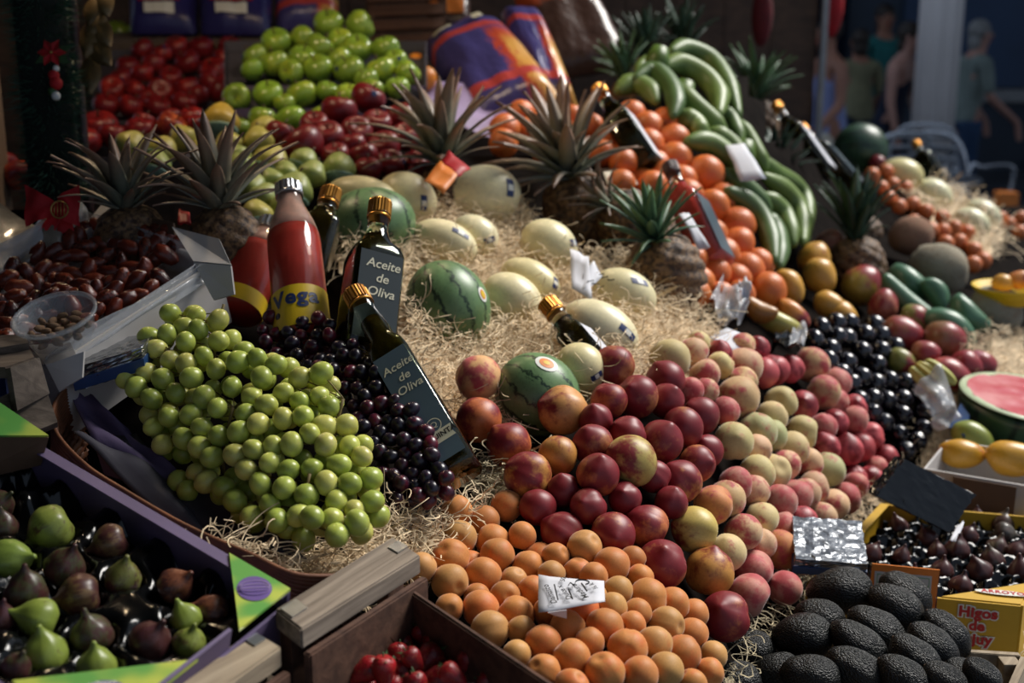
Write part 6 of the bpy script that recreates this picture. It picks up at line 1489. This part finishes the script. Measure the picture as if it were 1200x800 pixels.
def bread_bag(q, th, label, m='bag', labels=(), seed=1):
    q = [Vector(p) for p in q]; c = sum(q, Vector()) / 4; ex = ((q[1] - q[0]) + (q[2] - q[3])) / 4; ey = ((q[3] - q[0]) + (q[2] - q[1])) / 4; n = ex.cross(ey).normalized()
    if n.dot(CAM - c) < 0: n = -n
    rt = root('bread_bag', c, label, 'bag', 'printed bags at the back'); N = 18
    V = []; Fs = []
    for s in (1, -1):
        for j in range(N + 1):
            for i in range(N + 1):
                a, b = i / N * 2 - 1, j / N * 2 - 1; h = max(0, (1 - a ** 4) * (1 - b ** 6)) ** .5
                wr = mnoise.noise(Vector((a * 2, b * 3, seed))) * .16 + mnoise.noise(Vector((a * 5, b * 2, seed + 5))) * .06
                V.append(Vector((a * (1 - .08 * b * b), b, s * (h * (1 + wr) + .02))))
    for s in (0, 1):
        for j in range(N):
            for i in range(N):
                a = s * (N + 1) ** 2 + j * (N + 1) + i; f = (a, a + 1, a + N + 2, a + N + 1); Fs.append(f if s == 0 else f[::-1])
    me = mk('bag', [ex * v.x + ey * v.y + n * (th * v.z) for v in V], Fs, M[m]); ul = me.uv_layers.new(name='print')
    for lp_ in me.loops: ul.data[lp_.index].uv = (V[lp_.vertex_index].x, V[lp_.vertex_index].y)
    part('bag', me, rt)
    for a, b, w, h, mt in labels:
        V = []; Fs = []
        for j in range(9):
            for i in range(15):
                x, y = a + w * (i / 14 - .5), b + h * (j / 8 - .5); hh = max(0, (1 - x ** 4) * (1 - y ** 6)) ** .5
                wr = mnoise.noise(Vector((x * 2, y * 3, seed))) * .16 + mnoise.noise(Vector((x * 5, y * 2, seed + 5))) * .06
                V.append(ex * (x * (1 - .08 * y * y)) + ey * y + n * (th * (hh * (1 + wr) + .02) + .009))
        for j in range(8):
            for i in range(14): k = j * 15 + i; Fs.append((k, k + 1, k + 16, k + 15))
        part('printed_label', mk('printed_label', V, Fs, M[mt]), rt)
    return rt
wl = [(0, -.76, .9, .17, 'print_white'), (0, -.56, 1.2, .16, 'print_red')]
M['bag_blue'] = simple('purple_blue_film', '#2e2c66', .3, var=.15, scale=6, bump=.3)
bread_bag([P(152, 40, 3.75), P(232, 40, 3.75), P(232, -70, 3.95), P(152, -70, 3.95)], .06, 'purple-blue bag with white label, left of two on the back shelf', labels=wl, seed=3, m='bag_blue')
bread_bag([P(234, 40, 3.74), P(318, 42, 3.72), P(318, -70, 3.95), P(234, -70, 3.95)], .06, 'purple-blue bag with white label, right of two on the back shelf', labels=wl, seed=4, m='bag_blue')
bread_bag([P(322, 40, 3.8), P(400, 30, 3.85), P(390, -60, 4.0), P(318, -60, 4.0)], .06, 'purple bag with orange flame print behind the green apples', seed=6)
bk = slab('back_shelf', [P(100, 48, 3.70), P(420, 48, 3.66), P(420, 30, 4.0), P(100, 30, 4.0)], .03, M['old_wood']); tag(bk, 'wooden back shelf carrying the two purple-blue bags', 'shelf')
bread_bag([P(556, 152, 3.22), P(668, 118, 3.26), P(578, 20, 3.62), P(498, 60, 3.62)], .07, 'purple bag with flame print leaning at the centre back', labels=[(-.5, .72, .5, .08, 'print_cream'), (.42, .72, .25, .12, 'print_cream')], seed=5)
bread_bag([P(634, 130, 3.42), P(674, 128, 3.40), P(640, 18, 3.70), P(578, 14, 3.72)], .06, 'second purple bag, standing behind the leaning one', seed=8)
bread_bag([P(640, 100, 3.9), P(745, 72, 3.95), P(690, -20, 4.1), P(600, -10, 4.1)], .05, 'brown and orange bag in the dim back, right of the purple bags', 'bag_brown', seed=9)
bread_bag([P(500, 36, 4.0), P(552, 30, 4.0), P(548, -40, 4.1), P(495, -40, 4.1)], .03, 'yellow-orange printed bag hanging at the top centre', 'bag_brown', labels=[(0, 0, 1.5, 1.5, 'print_orange'), (0, 0, .8, .3, 'print_red')], seed=10)
lp = root('lilac_paper', P(560, 135, 3.15), 'crumpled lilac paper under the purple bag at the centre back', 'paper')
slab('sheet', [P(450, 128, 3.05), P(600, 165, 2.98), P(660, 130, 3.2), P(505, 98, 3.35)], .001, M['lilac_paper'], lp, sub=12, warp=.05, seed=13)
wc = root('slatted_crate', P(470, 60, 3.75), 'brown slatted wooden crate standing behind the green apples', 'crate')
for k in range(5):
    slab('slat', [P(432, 70 - k * 17, 3.8), P(520, 66 - k * 17, 3.8), P(520, 54 - k * 17, 3.82), P(432, 58 - k * 17, 3.82)], .010, M['crate_dark'], wc)
for u in (434, 518): slab('upright', [P(u - 5, 76, 3.825), P(u + 5, 76, 3.825), P(u + 5, -20, 3.9), P(u - 5, -20, 3.9)], .012, M['crate_dark'], wc)
for u, v, r_, lb_ in ((487, 75, .030, 'upper orange half hidden behind the green apple tray'), (497, 92, .034, 'lower orange behind the right end of the green apple tray')):
    tag(put(ORANGE[0], 'orange', P(u, v, 3.3), r_, q_rand(rg), hexc('#d8861e', .4)), lb_, 'orange')
# cassava or shelf greens at upper left behind the pole
for i, (u, v) in enumerate(((140, 38), (128, 58), (122, 74))): tag(put(GAPPLE[i % 2], 'green_apple', P(u, v, 3.9), .042, q_rand(rg), hexc('#6f8a30', .4)), f'dim green apple behind the garland pole, {ORD[i]} from the top', 'apple')

# ================================================================== garland column, bow, ornaments
gp = P(64, 210, 2.35); gz0, gz1 = 1.36, 2.2
gc = root('garland_column', Vector((gp.x, gp.y, gz0)), 'column wrapped in dark green tinsel garland at upper left', 'garland')
part('core', lathe('core', [(.045, -.03), (.045, gz1 - gz0 + .4)], 16, M['garland_core']), gc)
V = []; Fs = []; rg2 = random.Random(3)
for k in range(5200):
    z = rg2.uniform(0, gz1 - gz0); a = rg2.uniform(0, 6.283); d = Vector((cos(a), sin(a), rg2.uniform(-.5, .5))).normalized(); p = Vector((cos(a) * .042, sin(a) * .042, z)); L = rg2.uniform(.02, .038) * (1 + .3 * sin(z * 40))
    s = d.cross(Vector((rg2.random(), rg2.random(), rg2.random()))).normalized() * .0012; o_ = len(V); V += [p - s, p + s, p + d * L]; Fs.append((o_, o_ + 1, o_ + 2))
part('needles', mk('needles', V, Fs, M['garland'], False), gc, kind='stuff')
pole = root('thin_pole', (P(98, 170, 2.45).x, P(98, 170, 2.45).y, 0), 'thin maroon pole right behind the garland column', 'pole')
part('tube', lathe('tube', [(.010, 0), (.010, 2.7)], 14, M['maroon']), pole); part('foot', lathe('foot', [(.03, 0), (.03, .01), (.011, .02)], 16, M['maroon']), pole)
pp = P(4, 150, 2.5); wp = root('wooden_post', (pp.x - .03, pp.y, 0), 'pale wooden post at the upper left frame edge', 'post')
for k in range(2): block('stave', wp.location + Vector((-.03 + k * .035, 0, 1.35)), Vector((.0165, 0, 0)), Vector((0, .03, 0)), ez * 1.35, M['post_wood'], wp)
orn = root('christmas_ornament', P(61, 62, 2.25), 'small ornament with a red star flower and green leaves on the garland', 'ornament')
for k in range(6):
    a = k / 6 * 6.283; d = CR * cos(a) + CU * sin(a); s = CR * -sin(a) + CU * cos(a)
    wpart('petal', [orn.location - CF * .004, orn.location + d * .014 + s * .007 - CF * .006, orn.location + d * .027 - CF * .002, orn.location + d * .014 - s * .007 - CF * .006], [(0, 1, 2, 3)], M['red_cloth'], orn)
part('flower_centre', blob('flower_centre', lambda t_: (.003 * sin(t_), .003 * cos(t_)), 8, 6, M['gold']), orn, loc=-CF * .006)
for a in (20, 150, -30, 210): 
    d = dir_img(a); s = dir_img(a + 90); o_ = orn.location + CF * .002
    wpart('leaf', [o_, o_ + d * .02 + s * .008, o_ + d * .036, o_ + d * .02 - s * .008], [(0, 1, 2, 3)], M['calyx'], orn)
b0 = P(63, 95, 2.25)
for i, (dx, dy, m_, r_) in enumerate(((0, .010, 'red_cloth', .010), (.004, -.004, 'red_cloth', .012), (-.003, -.018, 'calyx', .008), (.004, -.026, 'print_white', .008), (.004, .022, 'print_white', .006))):
    part('bauble', blob('bauble', lambda t_, r_=r_: (r_ * sin(t_), r_ * cos(t_)), 12, 8, M[m_], lumpy(None, .15, i)), orn, loc=b0 + CR * dx + CU * dy - orn.location)
bow = root('red_bow', P(66, 244, 1.97), 'red velvet bow with gold ring at the foot of the garland', 'bow')
def bow_loop(sx):
    V = []; Fs = []
    for i in range(9):
        x = i / 8; w = .008 + .024 * x ** .7
        for j in range(7): y = j / 6 * 2 - 1; V.append(CR * (sx * x * .048) + CU * (y * w + .004 * x) - CF * (.012 * sin(math.pi * min(1, x * 1.1)) + .004 * cos(y * 4 + i)))
    for i in range(8):
        for j in range(6): a = i * 7 + j; Fs.append((a, a + 1, a + 8, a + 7))
    part('loop', mk('loop', V, Fs, M['red_cloth']), bow)
bow_loop(-1); bow_loop(.75)
part('knot', blob('knot', lambda t_: (.009 * sin(t_), .010 * cos(t_)), 12, 8, M['red_cloth']), bow)
for sx in (-.4, .2): slab('tail', [bow.location + CR * (sx * .01), bow.location + CR * (sx * .01 + .02), bow.location + CR * (sx * .06 + .018) - CU * .045, bow.location + CR * (sx * .06 - .01) - CU * .045], .001, M['red_cloth'], bow, sub=4, warp=.01, seed=3)
V, Fs = tube_geo([CR * (.012 + .013 * cos(k / 20 * 6.283)) + CU * (-.004 + .013 * sin(k / 20 * 6.283)) - CF * .02 for k in range(21)], .0013, 6); part('ring', mk('ring', V, Fs, M['gold']), bow, 'gold ring')
for k in range(4): V, Fs = tube_geo([CR * (.004 + k * .005) + CU * -.014 - CF * .02, CR * (.004 + k * .005) + CU * .006 - CF * .02], .0008, 5); part('ring_bar', mk('ring_bar', V, Fs, M['gold']), bow)
gl_ = root('gilded_garland', P(112, 40, 2.40), 'string of gilded dry leaves hanging beside the thin pole', 'garland')
for i, (u, v, an, L) in enumerate(((122, 4, -70, .06), (110, 14, -100, .06), (120, 38, -60, .07), (105, 46, -95, .075), (118, 62, -50, .07), (106, 88, -85, .075), (112, 30, -120, .05))):
    d = dir_img(an, .2); s = dir_img(an + 90); o_ = P(u, v, 2.40) - gl_.location; V = []
    for k in range(7):
        x = k / 6; w = .021 * sin(math.pi * (x * .85 + .12)); V += [o_ + d * (L * (x - .5)) - s * w, o_ + d * (L * (x - .5)) - CF * .012, o_ + d * (L * (x - .5)) + s * w]
    Fs = [f for k in range(6) for f in ((3 * k, 3 * k + 1, 3 * k + 4, 3 * k + 3), (3 * k + 1, 3 * k + 2, 3 * k + 5, 3 * k + 4))]; part('leaf', mk('leaf', V, Fs, M['bark_gold']), gl_)
part('cord', mk('cord', *tube_geo([P(114, v, 2.405) - gl_.location for v in range(-60, 100, 20)], .002, 5), M['stem']), gl_)
rd = root('red_decoration', P(976, 12, 6.2), 'red hanging decoration by the slim metal post', 'decoration')
part('body', blob('body', lambda t_: (.05 * sin(t_) * (1 + .2 * cos(t_)), .13 * cos(t_)), 14, 12, M['red_cloth'], lumpy(None, .2, 3)), rd); part('cord', mk('cord', *tube_geo([Vector((0, 0, .12)), Vector((0, 0, .8))], .004, 5), M['stem']), rd)
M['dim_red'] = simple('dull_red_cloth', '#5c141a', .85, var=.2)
rd = root('red_decoration', P(893, 18, 4.9), 'dim red cloth decoration hanging on the brown stall wall', 'decoration')
part('body', blob('body', lambda t_: (.038 * sin(t_), .11 * cos(t_)), 14, 12, M['dim_red'], lumpy(None, .25, 5)), rd); part('cord', mk('cord', *tube_geo([Vector((0, 0, .13)), Vector((0, 0, .7))], .004, 5), M['stem']), rd)

# ================================================================== people and furniture across the passage
def skin(name, joints, edges, m, parent, sub=2, rootv=0):
    me = bpy.data.meshes.new(name); me.from_pydata([j[0] for j in joints], edges, []); o = bpy.data.objects.new(name, me); COL.objects.link(o)
    md = o.modifiers.new('s', 'SKIN'); md.use_smooth_shade = True
    for i, j in enumerate(joints):
        sv = me.skin_vertices[0].data[i]; r_ = j[1]; sv.radius = r_ if isinstance(r_, tuple) else (r_, r_); sv.use_root = (i == rootv)
    o.modifiers.new('u', 'SUBSURF').levels = sub
    dg = bpy.context.evaluated_depsgraph_get(); ev = bpy.data.meshes.new_from_object(o.evaluated_get(dg)); bpy.data.objects.remove(o); ev.name = name
    ev.materials.clear(); ev.materials.append(m); ev.polygons.foreach_set('use_smooth', [True] * len(ev.polygons)); return part(name, ev, parent)
M['skin_a'] = simple('tan_skin', '#9a6a54', .55, var=.08, scale=6)
M['skin_b'] = simple('pale_skin', '#b58878', .55, var=.08, scale=6)
M['hair_d'] = simple('dark_hair', '#2a2018', .6, var=.3, scale=20); M['hair_g'] = simple('grey_hair', '#8a8a88', .6, var=.2, scale=20)
def cloth(n, h): return simple(n, h, .85, var=.15, scale=8)
def person(loc, yaw, label, skin_m, hair_m, top_m, low_m, H_=1.66, lean=0.0, sleeve=False, skirt=False, hair_bun=False, arms=((.05, .25), (.05, .2)), turn=0.0):
    rt = root('person', loc, label, 'person', None, Quaternion((0, 0, 1), yaw)); s = H_ / 1.66
    def B(x, y, z):      # bend the trunk forward (towards -y) above the hips
        if z > .88: k = z - .88; return Vector((x, y - k * sin(lean), .88 + k * cos(lean))) * s
        return Vector((x, y, z)) * s
    J = [(B(0, 0, .92), (.145 * s, .10 * s)), (B(0, .0, 1.06), (.125 * s, .09 * s)), (B(0, .0, 1.24), (.145 * s, .095 * s)), (B(0, .01, 1.36), (.10 * s, .075 * s)), (B(0, .0, 1.44), .05 * s), (B(0, -.01, 1.52), (.068 * s, .08 * s)), (B(0, -.01, 1.60), (.070 * s, .085 * s)), (B(0, -.01, 1.645), (.045 * s, .055 * s))]
    E = [(i, i + 1) for i in range(7)]
    for sx, (fw, el) in zip((-1, 1), arms):
        n = len(J); sh = B(sx * .17, .0, 1.35)
        J += [(sh, .055 * s), (sh + Vector((sx * .05, -fw * .5, -.27)) * s, .040 * s), (sh + Vector((sx * .05, -fw - el, -.49)) * s, .029 * s), (sh + Vector((sx * .045, -fw - el - .02, -.56)) * s, (.036 * s, .018 * s)), (sh + Vector((sx * .04, -fw - el - .04, -.65)) * s, (.028 * s, .014 * s))]
        E += [(3, n), (n, n + 1), (n + 1, n + 2), (n + 2, n + 3), (n + 3, n + 4)]
        m_ = len(J); J += [(Vector((sx * .095, 0, .80)) * s, .085 * s), (Vector((sx * .10, -.015, .47)) * s, .055 * s), (Vector((sx * .10, .01, .10)) * s, .038 * s), (Vector((sx * .105, -.05, .035)) * s, (.042 * s, .035 * s)), (Vector((sx * .11, -.13, .03)) * s, (.038 * s, .028 * s))]
        E += [(0, m_), (m_, m_ + 1), (m_ + 1, m_ + 2), (m_ + 2, m_ + 3), (m_ + 3, m_ + 4)]
    skin('body', J, E, skin_m, rt)
    T = [(B(0, 0, .78), (.175 * s, .130 * s)), (B(0, 0, .90), (.165 * s, .122 * s)), (B(0, 0, 1.06), (.138 * s, .102 * s)), (B(0, 0, 1.24), (.158 * s, .108 * s)), (B(0, .01, 1.355), (.115 * s, .085 * s))]; TE = [(0, 1), (1, 2), (2, 3), (3, 4)]
    if sleeve:
        for sx, (fw, el) in zip((-1, 1), arms):
            sh = B(sx * .17, .0, 1.35); n = len(T); T += [(sh, .066 * s), (sh + Vector((sx * .05, -fw * .5, -.27)) * s, .052 * s)]; TE += [(4, n), (n, n + 1)]
    skin('top', T, TE, top_m, rt)
    if skirt: skin('skirt', [(B(0, 0, .96), (.15 * s, .11 * s)), (Vector((0, 0, .80)) * s, (.18 * s, .14 * s)), (Vector((0, 0, .50)) * s, (.20 * s, .16 * s))], [(0, 1), (1, 2)], low_m, rt)
    else:
        L_ = [(B(0, 0, .97), (.150 * s, .108 * s))]; LE = []
        for sx in (-1, 1): n = len(L_); L_ += [(Vector((sx * .095, 0, .80)) * s, .097 * s), (Vector((sx * .10, -.015, .47)) * s, .068 * s), (Vector((sx * .10, .01, .09)) * s, .055 * s)]; LE += [(0, n), (n, n + 1), (n + 1, n + 2)]
        skin('trousers', L_, LE, low_m, rt)
    hd = B(0, -.01, 1.575)
    def ball(nm, c, r_, m_, sq=(1, 1, 1)): part(nm, blob(nm, lambda t_: (sin(t_), cos(t_)), 16, 12, m_, lambda v: Vector((v.x * sq[0], v.y * sq[1], v.z * sq[2])) * r_), rt, loc=c)
    ball('hair', hd + Vector((0, .028, .035)) * s, .10 * s, hair_m, (.88, .95, .92))
    if hair_bun: ball('hair_bun', hd + Vector((0, .085, .075)) * s, .045 * s, hair_m)
    else: ball('hair_back', hd + Vector((0, .06, -.05)) * s, .075 * s, hair_m, (.95, .7, 1.3))
    ball('nose', hd + Vector((0, -.092, -.01)) * s, .014 * s, skin_m, (.8, 1.1, 1.3))
    for sx in (-1, 1): ball('ear', hd + Vector((sx * .078, .0, -.005)) * s, .02 * s, skin_m, (.5, .8, 1.3)); ball('eye', hd + Vector((sx * .03, -.080, .015)) * s, .009 * s, hair_m)
    ball('mouth', hd + Vector((0, -.083, -.05)) * s, .012 * s, M['red_cloth'], (1.6, .5, .5))
    return rt
def ground(u, d): p = P(u, 130, d); return Vector((p.x, p.y, 0))
person(ground(974, 9.3), R(-70), 'person with brown hair bun, pale blue top and white skirt at the left', M['skin_a'], M['hair_d'], cloth('pale_blue_top', '#8a94c0'), cloth('white_skirt', '#cfc8b4'), 1.62, .10, skirt=True, hair_bun=True)
person(ground(1040, 9.9), R(50), 'person in a dark navy top bending forward left of the column', M['skin_b'], M['hair_d'], cloth('navy_top', '#1a2238'), cloth('navy_trousers', '#20283c'), 1.60, .22, arms=((.02, .05), (.02, .05)))
person(ground(1030, 12.2), R(10), 'person in a teal shirt standing furthest back, left of the column', M['skin_a'], M['hair_d'], cloth('teal_shirt', '#1f6a68'), cloth('dark_trousers', '#1c2430'), 1.72, .0, sleeve=True)
person(ground(1006, 11.0), R(180), 'person in a beige shirt seen from behind, between the bun and the teal shirt', M['skin_a'], M['hair_d'], cloth('beige_shirt', '#7d7a5c'), cloth('blue_trousers', '#22344a'), 1.52, .15, sleeve=True)
person(ground(1131, 10.4), R(100), 'grey-haired person in pale shirt and blue jeans right of the column', M['skin_b'], M['hair_g'], cloth('grey_green_shirt', '#7d8a84'), cloth('blue_jeans', '#2c4668'), 1.60, .12, sleeve=True)
def cafe_chair(loc, yaw, label):
    rt = root('cafe_chair', loc, label, 'chair', None, Quaternion((0, 0, 1), yaw)); rt.scale = (1.1, 1.1, 1.1)
    for sx in (-1, 1):
        part('frame', mk('frame', *tube_geo(spline([Vector((sx * .2, -.2, 0)), Vector((sx * .2, -.18, .43)), Vector((sx * .22, -.16, .64)), Vector((sx * .22, .1, .66)), Vector((sx * .2, .2, .62)), Vector((sx * .18, .26, 0))], 24), .014, 8), M['silver']), rt)
    part('back_hoop', mk('back_hoop', *tube_geo(spline([Vector((-.2, .18, .45)), Vector((-.2, .24, .72)), Vector((-.12, .27, .84)), Vector((.12, .27, .84)), Vector((.2, .24, .72)), Vector((.2, .18, .45))], 24), .014, 8), M['silver']), rt)
    for k in range(4): slab_ = part('back_slat', mk('back_slat', *tube_geo([Vector((-.18, .245 + .008 * k, .56 + .07 * k)), Vector((0, .265 + .008 * k, .56 + .07 * k)), Vector((.18, .245 + .008 * k, .56 + .07 * k))], .016, 8, .4), M['tin']), rt)
    part('seat', lathe('seat', [(.001, .445), (.2, .445), (.215, .435), (.2, .425), (.001, .425)], 28, M['tin'], False), rt)
    return rt
cafe_chair(ground(1032, 8.5), R(200), 'silver cafe chair, left of two at the foot of the column')
cafe_chair(ground(1080, 9.1), R(170), 'silver cafe chair, right of two at the foot of the column')
cafe_chair(ground(1136, 8.4), R(120), 'silver cafe chair turned sideways by the blue crate')
ct_ = root('cafe_table', ground(1090, 7.7), 'round metal cafe table among the silver chairs', 'table')
part('top', lathe('top', [(.001, .72), (.32, .72), (.335, .71), (.32, .695), (.001, .695)], 36, M['tin'], False), ct_); part('pedestal', lathe('pedestal', [(.025, .02), (.025, .70)], 14, M['tin']), ct_); part('foot', lathe('foot', [(.22, 0), (.22, .012), (.03, .03)], 28, M['tin']), ct_)
bl = root('blue_crate', ground(1150, 6.6), 'stack of blue plastic crates beyond the distant melons', 'crate')
for k in range(2):
    block('crate_wall', bl.location + ez * (.14 + k * .29), Vector((.25, 0, 0)), Vector((0, .18, 0)), ez * .135, M['blue_wrap'], bl, .012)
    block('crate_lip', bl.location + ez * (.262 + k * .29), Vector((.262, 0, 0)), Vector((0, .192, 0)), ez * .014, M['blue_wrap'], bl, .004)
wbx = root('white_tray', bl.location + ez * .578 - CR * .08, 'white shallow tray on top of the blue crates', 'tray'); block('base', wbx.location + ez * .012, Vector((.13, 0, 0)), Vector((0, .14, 0)), ez * .012, M['white_card'], wbx); block('rim', wbx.location + ez * .030, Vector((.135, 0, 0)), Vector((0, .145, 0)), ez * .006, M['white_card'], wbx)
c = P(1192, 186, 14.35); c.y = 13.895; tag(block('notice', c, CR * .06, Vector((0, .004, 0)), ez * .055, M['print_yellow']), 'small yellow notice low on the dark shop front at the right edge', 'notice')
c = bl.location + Vector((.17, 0, .58 + .10)); tag(block('carton', c, CR * .05, Vector((0, .05, 0)), ez * .10, M['print_orange']), 'small orange-brown carton standing on the blue crates at the right edge', 'carton')
nt = bx('wall_right', (4.2, 7.62 if False else 8.0, 0), (7.5, 8.1, 2.6), M['dark_wall'])

# warm bulbs over the back shelves
def bulb(loc, e, lb_):
    rt = root('light_bulb', loc, lb_, 'lamp', 'bulbs over the back shelves')
    t = bpy.data.materials.get('lit_bulb')
    if not t:
        t = bpy.data.materials.new('lit_bulb'); t.use_nodes = True; t.node_tree.nodes['Principled BSDF'].inputs['Emission Color'].default_value = (1, .72, .42, 1); t.node_tree.nodes['Principled BSDF'].inputs['Emission Strength'].default_value = 6.0
    part('globe', blob('globe', lambda t_: (.035 * sin(t_), .042 * cos(t_)), 16, 12, t), rt)
    part('socket', lathe('socket', [(.018, .035), (.018, .085)], 14, M['black_plastic']), rt)
    part('cord', mk('cord', *tube_geo([Vector((0, 0, .08)), Vector((0, 0, 2.75 - loc.z))], .003, 6), M['black_plastic']), rt)
    ld = bpy.data.lights.new('bulb_light', 'POINT'); ld.energy = e; ld.color = (1, .74, .46); ld.shadow_soft_size = .045
    lo = bpy.data.objects.new('bulb_light', ld); link(lo, rt); lo.location = (0, 0, -.06)
bulb(Vector((-.75, 2.6, 2.25)), 7.0, 'bare warm bulb hanging above the back red apples'); bulb(Vector((-.15, 2.9, 2.3)), 6.0, 'bare warm bulb hanging above the dark red and green apples')
